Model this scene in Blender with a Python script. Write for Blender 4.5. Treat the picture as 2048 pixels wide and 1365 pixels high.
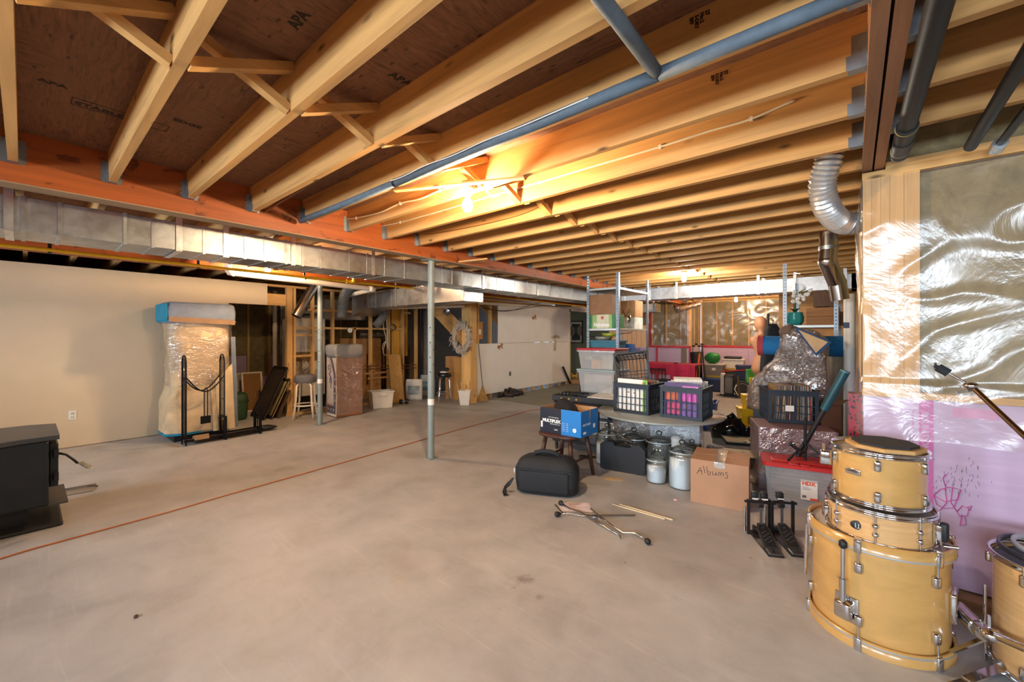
import bpy, bmesh, math, random
from mathutils import Vector, Matrix, noise
random.seed(7)
for o in list(bpy.data.objects): bpy.data.objects.remove(o)
SC = bpy.context.scene; COL = SC.collection
PI = math.pi; R = math.radians
# ---------------------------------------------------------------- camera
H, FPX, CX, HY, YAW = 1.43, 816.0, 1024.0, 670.0, R(39.9)
cam = bpy.data.objects.new('camera', bpy.data.cameras.new('camera')); COL.objects.link(cam)
cam.location = (0, 0, H); cam.rotation_euler = (PI/2, 0, YAW)
cam.data.sensor_fit = 'HORIZONTAL'; cam.data.sensor_width = 36; cam.data.lens = 36*FPX/2048
cam.data.shift_y = -(682.5-HY)/2048; cam.data.clip_start = .05
SC.camera = cam
# ---------------------------------------------------------------- world, daylight, exposure
W = bpy.data.worlds.new('world'); SC.world = W; W.use_nodes = True
W.node_tree.nodes['Background'].inputs[0].default_value = (.62, .78, 1, 1)
W.node_tree.nodes['Background'].inputs[1].default_value = 1.0
vs = SC.view_settings; vs.view_transform = 'Standard'; vs.look = 'None'; vs.gamma = 1; vs.use_curve_mapping = False
vs.exposure = .9
def area(name, loc, rot, sx, sy, power, col):
    l = bpy.data.lights.new(name, 'AREA'); l.shape = 'RECTANGLE'; l.size = sx; l.size_y = sy; l.energy = power; l.color = col
    o = bpy.data.objects.new(name, l); COL.objects.link(o); o.location = loc; o.rotation_euler = rot; return o
DAY = (.78, .89, 1)
# daylight outside the windows of the wall behind the photographer (see wall_back)
YBACK = -2.6
WIN = [(-6.4, -4.8, 1.25, 1.95), (-2.9, -1.3, 1.25, 1.95), (-.7, .9, 1.25, 1.95), (1.6, 3.2, 1.25, 1.95)]
for nm, (x0, x1, z0, z1) in zip(('far_left', 'left', 'middle', 'right'), WIN):
    area('window_back_%s_offscreen' % nm, ((x0+x1)/2, YBACK-.35, (z0+z1)/2+.05), (R(86), 0, 0), x1-x0, z1-z0, 80*(x1-x0)*(z1-z0), DAY)
# ---------------------------------------------------------------- pixel helpers (photo pixel -> point on a known plane)
FW = Vector((-math.sin(YAW), math.cos(YAW), 0)); RT = Vector((math.cos(YAW), math.sin(YAW), 0)); UP = Vector((0, 0, 1))
CAM = Vector((0, 0, H))
def ray(u, v): return FW + RT*((u-CX)/FPX) + UP*((HY-v)/FPX)
def PZ(u, v, z=0.): return CAM + ray(u, v)*((z-H)*FPX/(HY-v))
def PD(u, v, d): return CAM + ray(u, v)*d
def PXp(u, v, x): r = ray(u, v); return CAM + r*(x/r.x)
def PYp(u, v, y): r = ray(u, v); return CAM + r*(y/r.y)
# ---------------------------------------------------------------- mesh builder
class MB:
    def __init__(s): s.v = []; s.f = []; s.sm = []
    def add(s, vs, fs, M=None, smooth=False):
        n = len(s.v)
        s.v += [tuple(M @ Vector(p)) if M is not None else tuple(p) for p in vs]
        s.f += [tuple(i+n for i in f) for f in fs]; s.sm += [smooth]*len(fs); return s
    def box(s, x0, x1, y0, y1, z0, z1, M=None):
        return s.add([(x0,y0,z0),(x1,y0,z0),(x1,y1,z0),(x0,y1,z0),(x0,y0,z1),(x1,y0,z1),(x1,y1,z1),(x0,y1,z1)],
              [(0,3,2,1),(4,5,6,7),(0,1,5,4),(1,2,6,5),(2,3,7,6),(3,0,4,7)], M)
    def cb(s, c, z, M=None):
        return s.box(c[0]-z[0]/2, c[0]+z[0]/2, c[1]-z[1]/2, c[1]+z[1]/2, c[2]-z[2]/2, c[2]+z[2]/2, M)
    def frus(s, x0, x1, y0, y1, z0, z1, k=.9, M=None):      # box narrower at the bottom by k
        cx, cy = (x0+x1)/2, (y0+y1)/2; a, b = (x1-x0)/2, (y1-y0)/2
        vv = [(cx+i*a*q, cy+j*b*q, z) for z, q in ((z0, k), (z1, 1)) for i, j in ((-1,-1),(1,-1),(1,1),(-1,1))]
        return s.add(vv, [(0,3,2,1),(4,5,6,7),(0,1,5,4),(1,2,6,5),(2,3,7,6),(3,0,4,7)], M)
    def bar(s, p, q, w, t, up=(0,0,1)):                       # square bar from p to q
        p, q = Vector(p), Vector(q); d = (q-p); L = d.length; d = d/L
        u = Vector(up); a = d.cross(u)
        if a.length < 1e-4: a = d.cross(Vector((1,0,0)))
        a.normalize(); b = a.cross(d)
        M = Matrix((a, d, b)).transposed().to_4x4(); M.translation = p
        return s.box(-w/2, w/2, 0, L, -t/2, t/2, M)
    def cyl(s, p, q, r, r2=None, n=14, caps=True):
        r2 = r if r2 is None else r2
        p, q = Vector(p), Vector(q); d = (q-p).normalized(); a = d.orthogonal().normalized(); b = d.cross(a)
        ring = [a*math.cos(2*PI*i/n)+b*math.sin(2*PI*i/n) for i in range(n)]
        A = [p+x*r for x in ring]; B = [q+x*r2 for x in ring]
        s.add(A+B, [(i, (i+1) % n, n+(i+1) % n, n+i) for i in range(n)], None, True)
        if caps:
            s.add(A, [tuple(range(n))[::-1]]); s.add(B, [tuple(range(n))])
        return s
    def tube(s, pts, r, n=8, closed=False, rr=None):
        P = [Vector(p) for p in pts]; m = len(P); rings = []; a = None
        for i in range(m):
            if closed: d = P[(i+1) % m]-P[i-1]
            else: d = P[min(i+1, m-1)]-P[max(i-1, 0)]
            d.normalize()
            if a is None: a = d.orthogonal().normalized()
            else:
                a = a-d*a.dot(d)
                a = a.normalized() if a.length > 1e-5 else d.orthogonal().normalized()
            b = d.cross(a); q = r if rr is None else rr[i]
            rings.append([P[i]+a*q*math.cos(2*PI*k/n)+b*q*math.sin(2*PI*k/n) for k in range(n)])
        fs = []
        for i in range(m if closed else m-1):
            j = (i+1) % m
            fs += [(i*n+k, i*n+(k+1) % n, j*n+(k+1) % n, j*n+k) for k in range(n)]
        if not closed: fs += [tuple(range(n))[::-1], tuple((m-1)*n+k for k in range(n))]
        return s.add([p for g in rings for p in g], fs, None, True)
    def lathe(s, prof, c=(0,0,0), n=32, M=None, sx=1, sy=1, smooth=True):
        vv = [(c[0]+r*sx*math.cos(2*PI*k/n), c[1]+r*sy*math.sin(2*PI*k/n), c[2]+z) for r, z in prof for k in range(n)]
        m = len(prof)
        fs = [(i*n+k, i*n+(k+1) % n, (i+1)*n+(k+1) % n, (i+1)*n+k) for i in range(m-1) for k in range(n)]
        return s.add(vv, fs, M, smooth)
    def sph(s, c, r, n=12, sc=(1,1,1), M=None):
        m = max(6, n//2+2); pr = [(max(1e-4, r*math.sin(PI*i/m)), -r*math.cos(PI*i/m)) for i in range(m+1)]
        T = Matrix.Translation(c) @ Matrix.Diagonal((*sc, 1))
        return s.lathe(pr, n=n, M=(M @ T) if M is not None else T)
    def prism(s, poly, z0, z1, M=None, smooth=False):
        n = len(poly); A = [(x, y, z0) for x, y in poly]; B = [(x, y, z1) for x, y in poly]
        s.add(A+B, [(i, (i+1) % n, n+(i+1) % n, n+i) for i in range(n)], M, smooth)
        s.add(A, [tuple(range(n))[::-1]], M); return s.add(B, [tuple(range(n))], M)
    def grid(s, fn, nu, nv, smooth=True):
        vv = [fn(i/nu, j/nv) for j in range(nv+1) for i in range(nu+1)]
        return s.add(vv, [(j*(nu+1)+i, j*(nu+1)+i+1, (j+1)*(nu+1)+i+1, (j+1)*(nu+1)+i) for j in range(nv) for i in range(nu)], None, smooth)
    def rb(s, x0, x1, y0, y1, z0, z1, b=.01, seg=2, M=None):  # rounded box
        bm = bmesh.new(); bmesh.ops.create_cube(bm, size=1)
        for v in bm.verts: v.co = Vector(((x0+x1)/2+v.co.x*(x1-x0), (y0+y1)/2+v.co.y*(y1-y0), (z0+z1)/2+v.co.z*(z1-z0)))
        bmesh.ops.bevel(bm, geom=bm.edges[:], offset=b, segments=seg, profile=.5, affect='EDGES')
        bm.verts.index_update()
        s.add([v.co.copy() for v in bm.verts], [tuple(v.index for v in f.verts) for f in bm.faces], M, True); bm.free(); return s
    def warp(s, fn): s.v = [tuple(fn(Vector(p))) for p in s.v]; return s
    def mesh(s, name):
        me = bpy.data.meshes.new(name); me.from_pydata(s.v, [], s.f); me.polygons.foreach_set('use_smooth', s.sm); me.update(); return me
def tag(o, label=None, cat=None, group=None, kind=None):
    for k, v in (('label', label), ('category', cat), ('group', group), ('kind', kind)):
        if v: o[k] = v
    return o
def ob(name, mb, mat, parent=None, label=None, cat=None, group=None, kind=None, loc=(0,0,0), rz=0, bev=0, auto=None):
    me = mb.mesh(name) if isinstance(mb, MB) else mb
    if mat is not None and not me.materials: me.materials.append(mat)
    o = bpy.data.objects.new(name, me); COL.objects.link(o); o.location = loc; o.rotation_euler = (0, 0, rz)
    if parent: o.parent = parent
    if bev:
        m = o.modifiers.new('bevel', 'BEVEL'); m.width = bev; m.segments = 2; m.limit_method = 'ANGLE'; m.angle_limit = R(40)
    return tag(o, label, cat, group, kind)
def thing(name, label, cat, loc=(0,0,0), rz=0, group=None):
    o = bpy.data.objects.new(name, None); COL.objects.link(o); o.empty_display_size = .1
    o.location = loc; o.rotation_euler = (0, 0, rz); return tag(o, label, cat, group)
def dup(root, loc, rz=0, label=None, parent=None, group=None):
    r = root.copy(); COL.objects.link(r); r.location = loc; r.rotation_euler = (0, 0, rz)
    if parent: r.parent = parent
    if label: r['label'] = label
    if group: r['group'] = group
    for ch in list(root.children):
        c = ch.copy(); COL.objects.link(c); c.parent = r
        for g in ch.children:
            e = g.copy(); COL.objects.link(e); e.parent = c
    return r
def text(s, size, M, mat, parent, name='lettering', bold=0, align='LEFT', sx=1., font=None):
    cu = bpy.data.curves.new('t', 'FONT'); cu.body = s; cu.size = size; cu.offset = bold; cu.align_x = align; cu.resolution_u = 2; cu.extrude = .0004
    t = bpy.data.objects.new('t', cu); COL.objects.link(t)
    me = bpy.data.meshes.new_from_object(t.evaluated_get(bpy.context.evaluated_depsgraph_get()))
    bpy.data.objects.remove(t); bpy.data.curves.remove(cu)
    me.transform(M @ Matrix.Diagonal((sx, 1, 1, 1))); me.materials.clear(); me.materials.append(mat)
    o = bpy.data.objects.new(name, me); COL.objects.link(o); o.parent = parent; return o
def face_mat(origin, xdir, ydir):                              # text frame: x along xdir, y along ydir
    x = Vector(xdir).normalized(); y = Vector(ydir).normalized(); z = x.cross(y)
    M = Matrix((x, y, z)).transposed().to_4x4(); M.translation = Vector(origin); return M
# ---------------------------------------------------------------- materials
def srgb(h):
    h = h.lstrip('#'); c = [int(h[i:i+2], 16)/255 for i in (0, 2, 4)]
    return tuple(x/12.92 if x <= .04045 else ((x+.055)/1.055)**2.4 for x in c)
class NT:
    def __init__(s, name):
        s.m = bpy.data.materials.new(name); s.m.use_nodes = True; s.t = s.m.node_tree; s.t.nodes.clear()
        s.out = s.n('ShaderNodeOutputMaterial')
    def n(s, typ, **kw):
        nd = s.t.nodes.new(typ)
        for k, v in kw.items(): setattr(nd, k, v)
        return nd
    def l(s, a, b): s.t.links.new(a, b)
    def coord(s, scale=(1,1,1), rnd=True):
        tc = s.n('ShaderNodeTexCoord'); mp = s.n('ShaderNodeMapping'); mp.inputs['Scale'].default_value = scale
        if rnd:
            oi = s.n('ShaderNodeObjectInfo'); mu = s.n('ShaderNodeMath', operation='MULTIPLY'); mu.inputs[1].default_value = 37.
            ad = s.n('ShaderNodeVectorMath', operation='ADD')
            s.l(oi.outputs['Random'], mu.inputs[0]); s.l(tc.outputs['Object'], ad.inputs[0]); s.l(mu.outputs[0], ad.inputs[1]); s.l(ad.outputs[0], mp.inputs[0])
        else: s.l(tc.outputs['Object'], mp.inputs[0])
        return mp.outputs[0]
    def noise(s, co, scale=5, detail=4, rough=.55, dist=0):
        nd = s.n('ShaderNodeTexNoise'); nd.inputs['Scale'].default_value = scale; nd.inputs['Detail'].default_value = detail
        nd.inputs['Roughness'].default_value = rough; nd.inputs['Distortion'].default_value = dist; s.l(co, nd.inputs['Vector']); return nd.outputs['Fac']
    def ramp(s, fac, stops):
        nd = s.n('ShaderNodeValToRGB'); cr = nd.color_ramp
        while len(cr.elements) < len(stops): cr.elements.new(.5)
        for e, (p, c) in zip(cr.elements, stops): e.position = p; e.color = (*c, 1) if len(c) == 3 else c
        s.l(fac, nd.inputs[0]); return nd.outputs[0]
    def mix(s, fac, a, b, mode='MIX'):
        nd = s.n('ShaderNodeMix', data_type='RGBA', blend_type=mode)
        for sock, v in ((nd.inputs[0], fac), (nd.inputs[6], a), (nd.inputs[7], b)):
            if hasattr(v, 'is_linked'): s.l(v, sock)
            elif isinstance(v, (int, float)): sock.default_value = v
            else: sock.default_value = (*v, 1)
        return nd.outputs[2]
    def bump(s, h, strength=.3, dist=.01):
        nd = s.n('ShaderNodeBump'); nd.inputs['Strength'].default_value = strength; nd.inputs['Distance'].default_value = dist; s.l(h, nd.inputs['Height']); return nd.outputs[0]
    def bsdf(s, col, rough=.6, metal=0, bump=None, **kw):
        b = s.n('ShaderNodeBsdfPrincipled')
        for k, v in (('Base Color', col), ('Roughness', rough), ('Metallic', metal)):
            if hasattr(v, 'is_linked'): s.l(v, b.inputs[k])
            else: b.inputs[k].default_value = (*v, 1) if isinstance(v, tuple) else v
        for k, v in kw.items():
            if hasattr(v, 'is_linked'): s.l(v, b.inputs[k.replace('_', ' ')])
            else: b.inputs[k.replace('_', ' ')].default_value = v
        if bump: s.l(bump, b.inputs['Normal'])
        return b.outputs[0]
    def done(s, sh): s.l(sh, s.out.inputs[0]); return s.m
def dk(c, k): return tuple(max(0, min(1, x*k)) for x in c)
CACHE = {}
def mat(hexc, rough=.6, metal=0., var=.12, scale=9, bump=0., bscale=None, stretch=(1,1,1), **kw):
    key = (hexc, rough, metal, var, scale, bump, bscale, stretch, tuple(kw.items()))
    if key in CACHE: return CACHE[key]
    t = NT('m_'+hexc.strip('#')); c = srgb(hexc); co = t.coord(stretch)
    nz = t.noise(co, scale, 5)
    col = t.ramp(nz, [(.3, dk(c, 1-var)), (.7, dk(c, 1+var))])
    bp = None
    if bump: bp = t.bump(t.noise(co, bscale or scale*4, 3), bump, .01)
    CACHE[key] = t.done(t.bsdf(col, rough, metal, bp, **kw)); return CACHE[key]
def wood(hexc, axis=0, rough=.7, knots=True, var=.28, fine=1., coat=0):
    key = ('w', hexc, axis, rough, knots, var, fine, coat)
    if key in CACHE: return CACHE[key]
    t = NT('wood_'+hexc.strip('#')); c = srgb(hexc); st = [14*fine]*3; st[axis] = .8*fine; co = t.coord(tuple(st))
    nz = t.noise(co, 1.6, 6, .6, .6)
    col = t.ramp(nz, [(.28, dk(c, 1-var)), (.5, c), (.75, dk(c, 1+var*.6))])
    s2 = [1.1]*3; co2 = t.coord(tuple(s2)); col = t.mix(t.ramp(t.noise(co2, 1.3, 2), [(.35, (0,0,0)), (.7, (.35,)*3)]), col, dk(c, .72))
    if knots:
        s3 = [9.]*3; s3[axis] = 3.2; co3 = t.coord(tuple(s3)); v = t.n('ShaderNodeTexVoronoi'); v.inputs['Scale'].default_value = .9; t.l(co3, v.inputs['Vector'])
        k = t.ramp(v.outputs['Distance'], [(.04, (1,1,1)), (.13, (0,0,0))]); col = t.mix(k, col, dk(c, .22))
    CACHE[key] = t.done(t.bsdf(col, rough, 0, t.bump(nz, .15, .004), Coat_Weight=coat, Coat_Roughness=.12)); return CACHE[key]
def galv(hexc='#b9bcbd', rough=.34):
    key = ('g', hexc, rough)
    if key in CACHE: return CACHE[key]
    t = NT('galvanized_'+hexc.strip('#')); c = srgb(hexc); co = t.coord((1,1,1))
    v = t.n('ShaderNodeTexVoronoi'); v.inputs['Scale'].default_value = 26; t.l(co, v.inputs['Vector'])
    sp = t.ramp(v.outputs['Color'], [(.2, dk(c, .86)), (.8, dk(c, 1.1))])
    col = t.mix(.35, sp, t.ramp(t.noise(co, 3, 4), [(.3, dk(c, .7)), (.7, dk(c, 1.1))]))
    rg = t.ramp(t.noise(co, 4, 3), [(.3, (rough-.08,)*3), (.7, (rough+.12,)*3)])
    CACHE[key] = t.done(t.bsdf(col, rg, .88, t.bump(t.noise(co, 3.5, 2), .25, .02))); return CACHE[key]
def emis(col, strength):
    t = NT('lamp'); e = t.n('ShaderNodeEmission'); e.inputs[0].default_value = (*col, 1); e.inputs[1].default_value = strength; return t.done(e.outputs[0])
def film(name, tint='#e9e6df', haze=.12, gloss=.3, rough=.1, scale=7, stretch=(1,1,1), bstr=.8, dist=.02):
    t = NT(name); co = t.coord(stretch); tr = t.n('ShaderNodeBsdfTransparent'); gl = t.n('ShaderNodeBsdfGlossy'); df = t.n('ShaderNodeBsdfDiffuse')
    nz = t.noise(co, scale, 5, .6, .8); b = t.bump(nz, bstr, dist)
    gl.inputs['Roughness'].default_value = rough; t.l(b, gl.inputs['Normal']); t.l(b, df.inputs['Normal'])
    tr.inputs[0].default_value = (.97, .96, .95, 1); df.inputs[0].default_value = (*srgb(tint), 1); gl.inputs[0].default_value = (1, 1, 1, 1)
    m1 = t.n('ShaderNodeMixShader'); t.l(tr.outputs[0], m1.inputs[1]); t.l(df.outputs[0], m1.inputs[2])
    m1.inputs[0].default_value = haze
    m2 = t.n('ShaderNodeMixShader'); m2.inputs[0].default_value = gloss; t.l(m1.outputs[0], m2.inputs[1]); t.l(gl.outputs[0], m2.inputs[2])
    return t.done(m2.outputs[0])
def osb():
    t = NT('osb_subfloor'); co = t.coord((1,1,1), False)
    a = t.coord((3, 22, 1), False); b = t.coord((22, 4, 1), False)
    n1 = t.noise(a, 2.2, 4, .7, 1.2); n2 = t.noise(b, 2., 4, .7, 1.2); big = t.noise(co, 1.6, 3)
    m = t.mix(t.ramp(big, [(.42, (0,0,0)), (.58, (1,1,1))]), n1, n2)
    c = srgb('#83593d')
    col = t.ramp(m, [(.25, dk(c, .3)), (.45, dk(c, .8)), (.6, c), (.78, dk(c, 1.45))])
    v = t.n('ShaderNodeTexVoronoi'); v.inputs['Scale'].default_value = 7; t.l(t.coord((1, 3, 1), False), v.inputs['Vector'])
    col = t.mix(t.ramp(v.outputs['Distance'], [(.05, (.9,)*3), (.16, (0,0,0))]), col, dk(c, .16))
    return t.done(t.bsdf(col, .8, 0, t.bump(m, .3, .004)))
def concrete():
    t = NT('concrete_slab'); co = t.coord((1,1,1), False); c = srgb('#aeaaa6')
    big = t.noise(co, .55, 5, .6, .4); mid = t.noise(co, 3.2, 7, .65, .3); fin = t.noise(co, 60, 3)
    col = t.ramp(big, [(.25, srgb('#94908b')), (.5, c), (.72, srgb('#c0bab2'))])
    col = t.mix(.45, col, t.ramp(mid, [(.3, srgb('#8b857d')), (.5, c), (.75, srgb('#cac4bc'))]))
    # trowel streaks, spill stains, specks
    st = t.noise(t.coord((.5, 5, 1), False), 2.4, 6, .7, 1.5); col = t.mix(t.ramp(st, [(.56, (0,0,0)), (.75, (.3,)*3)]), col, srgb('#d6d0c8'))
    sm = t.noise(co, 1.1, 4, .5, .3); col = t.mix(t.ramp(sm, [(.6, (0,0,0)), (.78, (.5,)*3)]), col, srgb('#8f8169'))
    v = t.n('ShaderNodeTexVoronoi'); v.inputs['Scale'].default_value = 3.1; t.l(co, v.inputs['Vector'])
    col = t.mix(t.ramp(v.outputs['Distance'], [(.012, (.8,)*3), (.03, (0,0,0))]), col, srgb('#5a4a3c'))
    tc = t.n('ShaderNodeTexCoord')
    for (u, v, rx, k) in ((1042, 1160, .10, .5), (1078, 1195, .05, .4)):   # spill stains
        d = H*FPX/(v-HY); q = FW*d+RT*((u-CX)/FPX*d)
        mp = t.n('ShaderNodeMapping'); mp.inputs['Location'].default_value = (-q.x, -q.y, 0); t.l(tc.outputs['Object'], mp.inputs[0])
        ln = t.n('ShaderNodeVectorMath', operation='LENGTH'); t.l(mp.outputs[0], ln.inputs[0])
        dv = t.n('ShaderNodeMath', operation='MULTIPLY_ADD'); t.l(ln.outputs['Value'], dv.inputs[0]); dv.inputs[1].default_value = .5/rx; t.l(t.ramp(t.noise(co, 14, 5, .7), [(.25, (0,)*3), (.75, (.75,)*3)]), dv.inputs[2])
        col = t.mix(t.ramp(dv.outputs[0], [(.4, (k,)*3), (.7, (0,)*3)]), col, srgb('#5f4a38'))
    rg = t.ramp(mid, [(.3, (.42,)*3), (.7, (.62,)*3)])
    return t.done(t.bsdf(col, rg, 0, t.bump(t.mix(.4, mid, fin), .12, .006)))
def batt(hexc='#93845f'):
    key = ('batt', hexc)
    if key in CACHE: return CACHE[key]
    t = NT('insulation'); co = t.coord((1,1,1)); c = srgb(hexc)
    n1 = t.noise(co, 9, 7, .7, .5); col = t.ramp(n1, [(.3, dk(c, .62)), (.55, c), (.75, dk(c, 1.3))])
    CACHE[key] = t.done(t.bsdf(col, .95, 0, t.bump(n1, .6, .02))); return CACHE[key]
def foam():
    t = NT('pink_foam_board'); c = srgb('#c4abc8'); n1 = t.noise(t.coord((1, 1, 14), False), 2, 5, .6)
    return t.done(t.bsdf(t.ramp(n1, [(.3, dk(c, .93)), (.7, dk(c, 1.06))]), .45, 0, t.bump(n1, .1, .003)))
def lvl(hexc, axis=1):
    t = NT('lvl_'+hexc.strip('#')); st = [9]*3; st[axis] = .5; c = srgb(hexc); n1 = t.noise(t.coord(tuple(st)), 2, 6, .6, .5)
    col = t.ramp(n1, [(.3, dk(c, .7)), (.55, c), (.8, dk(c, 1.25))])
    s2 = [5.]*3; s2[axis] = 3.; n2 = t.noise(t.coord(tuple(s2)), 1.6, 4, .6, .3)
    col = t.mix(t.ramp(n2, [(.58, (0,0,0)), (.64, (.75,)*3)]), col, dk(c, .25))
    return t.done(t.bsdf(col, .5, 0, t.bump(n1, .1, .004)))
def fabric(hexc, wave=0., rough=.9, var=.12):
    key = ('fab', hexc, wave, rough)
    if key in CACHE: return CACHE[key]
    t = NT('fabric_'+hexc.strip('#')); c = srgb(hexc); co = t.coord((1,1,1)); n1 = t.noise(co, 8, 5)
    col = t.ramp(n1, [(.3, dk(c, 1-var)), (.7, dk(c, 1+var))]); h = t.noise(co, 130, 2)
    if wave:
        w = t.n('ShaderNodeTexWave', wave_type='BANDS', bands_direction='Z'); w.inputs['Scale'].default_value = wave; w.inputs['Distortion'].default_value = 3.5; w.inputs['Detail Scale'].default_value = 1.2
        t.l(co, w.inputs['Vector']); h = w.outputs['Fac']
    CACHE[key] = t.done(t.bsdf(col, rough, 0, t.bump(h, .4, .006))); return CACHE[key]
def glass(name='clear_glass', tint=(.93, .96, .95), clear=.86, rough=.03):
    t = NT(name); tr = t.n('ShaderNodeBsdfTransparent'); tr.inputs[0].default_value = (*tint, 1); gl = t.n('ShaderNodeBsdfGlossy'); gl.inputs['Roughness'].default_value = rough
    fr = t.n('ShaderNodeFresnel'); fr.inputs[0].default_value = 1.5
    mx = t.n('ShaderNodeMath', operation='MULTIPLY_ADD'); t.l(fr.outputs[0], mx.inputs[0]); mx.inputs[1].default_value = .9; mx.inputs[2].default_value = 1-clear-.06
    m = t.n('ShaderNodeMixShader'); t.l(mx.outputs[0], m.inputs[0]); t.l(tr.outputs[0], m.inputs[1]); t.l(gl.outputs[0], m.inputs[2]); return t.done(m.outputs[0])
JOIST = wood('#cf9c5c', 0, var=.35); JOISTX = JOIST
STUDZ = wood('#dcae6e', 2); STUDY = wood('#dcae6e', 1); STUDX = wood('#dcae6e', 0)
BRID = wood('#cf9c5c', 1, knots=False)
GALV = galv(); GALVB = galv('#8d959b', .4); CHROME = mat('#e6e6e6', .1, 1., .03); BLACKM = mat('#1c1c1e', .45, .3, .2); BLACKP = mat('#1b1d20', .5, 0, .2)
WHITEP = mat('#efece4', .45, 0, .04); CARD = mat('#b98d62', .85, 0, .08, 5, .1, 40); ABS = mat('#191b1d', .5, 0, .15, Specular_IOR_Level=.3); INK = mat('#2a221b', .8)
DRYW = mat('#d9c6a9', .75, 0, .03, 3); WHITEW = mat('#f2f0ea', .6, 0, .03, 3); OSB = osb(); FOAM = foam(); BATT = batt()
WRAP = film('stretch_wrap', haze=.05, gloss=.3, rough=.12, scale=4.5, stretch=(1,1,1.5), bstr=1., dist=.1)
POLY = film('poly_film', haze=.055, gloss=.085, rough=.25, scale=2.6, bstr=.45, dist=.03)
GLASS = glass()
# ================================================================ THE SHELL
ZJ, ZS, ZB = 2.405, 2.597, 2.295          # joist bottom, subfloor, main beam bottom
XB0, XB1 = -3.795, -3.66                   # main beam
XC0, XC1 = -6.57, -6.44                    # second beam
XR0, XR1, ZR = .04, .135, 2.375            # beam over the right corner
YW = 3.12                                   # insulated wall facing the camera on the right
YF = 12.8                                   # far foundation wall
def YJ(k): return -.04+.402*k
XL, XMAX = -9.9, 4.6
fl = ob('floor', MB().box(XL-.3, XMAX+.3, YBACK-.3, YF+.5, -.15, 0), concrete(), kind='structure')
ce = ob('ceiling', MB().box(XL-.3, XMAX+.3, YBACK-.3, YF+.5, ZS, ZS+.05), OSB, kind='structure')
# beams, built of plies
lv = lvl('#a8541f'); lvb = wood('#8a6043', 1, knots=False, var=.35)
for i in range(3):
    w = (XB1-XB0)/3; ob('beam_ply', MB().box(XB0+i*w+.0015, XB0+(i+1)*w-.0015, YBACK, YF, ZB+(.002 if i == 1 else 0), ZS), lv, ce)
    w = (XC1-XC0)/3; ob('beam_ply', MB().box(XC0+i*w+.0015, XC0+(i+1)*w-.0015, YBACK, YF, ZB+(.002 if i == 1 else 0), ZS), lv, ce)
ob('beam_edge', MB().box(XB0, XB1+.004, YBACK, YF, ZB-.004, ZB+.003), wood('#a98a68', 1, knots=False), ce)
lvr = [wood('#9a6f4e', 1, knots=False, var=.3, fine=1.4), wood('#a37350', 1, knots=False, var=.3, fine=1.4)]
ob('beam_ply', MB().box(XR0, XR0+.043, YBACK, YW+.25, ZR, ZS), lvr[0], ce)
ob('beam_ply', MB().box(XR0+.052, XR1, YBACK, YW+.25, ZR, ZS), lvr[1], ce)
# joists
def jmesh(x0, x1): return MB().box(x0, x1, -.019, .019, 0, ZS-ZJ).mesh('joist')
jA, jB, jC, jD = (jmesh(*s) for s in ((XB1, XR0), (XC1, XB0), (XL, XC0), (XR1, XMAX)))
for me in (jA, jB, jC, jD): me.materials.append(JOIST)
hg = MB()                                   # joist hanger on a beam face at x = 0, joist leaving towards +x
for s in (-1, 1):
    hg.box(.0, .045, s*.021-.001, s*.021+.001, -.002, .12); hg.box(.0, .0025, min(s*.02, s*.046), max(s*.02, s*.046), .0, .135)
    for q in range(3): hg.box(.0, .003, min(s*.046, s*.053), max(s*.046, s*.053), .02+q*.035, .038+q*.035)
    hg.box(.045, .06, s*.021-.001, s*.021+.001, .0, .05)
hg.box(0, .055, -.021, .021, -.003, 0)
hgm = hg.mesh('joist_hanger'); hgm.materials.append(galv('#9fa6aa', .4))
for k in range(-6, 32):
    y = YJ(k)
    o = ob('joist', jA, None, ce, loc=(0, y, ZJ))
    if k >= -1: ob('joist_hanger', hgm, None, ce, loc=(XB1, y, ZJ))
    if y < YW and k >= 0: ob('joist_hanger', hgm, None, ce, loc=(XR0, y, ZJ), rz=PI)
    ob('joist', jB, None, ce, loc=(0, y+.02, ZJ))
    if k < 12: ob('joist_hanger', hgm, None, ce, loc=(XB0, y+.02, ZJ), rz=PI); ob('joist_hanger', hgm, None, ce, loc=(XC1, y+.02, ZJ))
    if k < 20: ob('joist', jC, None, ce, loc=(0, y+.05, ZJ))
    if y < YW-.1: ob('joist', jD, None, ce, loc=(0, y-.1, ZJ)); ob('joist_hanger', hgm, None, ce, loc=(XR1, y-.1, ZJ))
# cross bridging between joists
br = MB(); br.bar((-.022, .019, ZS-ZJ-.012), (-.022, .402-.019, .014), .036, .045, up=(1,0,0))
br2 = MB(); br2.bar((.022, .019, .012), (.022, .402-.019, ZS-ZJ-.014), .036, .045, up=(1,0,0))
b1, b2 = br.mesh('bridging'), br2.mesh('bridging')
for b in (b1, b2): b.materials.append(BRID)
for k in range(-4, 31):
    ob('bridging', b1, None, ce, loc=(-1.88, YJ(k), ZJ)); ob('bridging', b2, None, ce, loc=(-1.88, YJ(k), ZJ))
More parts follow.
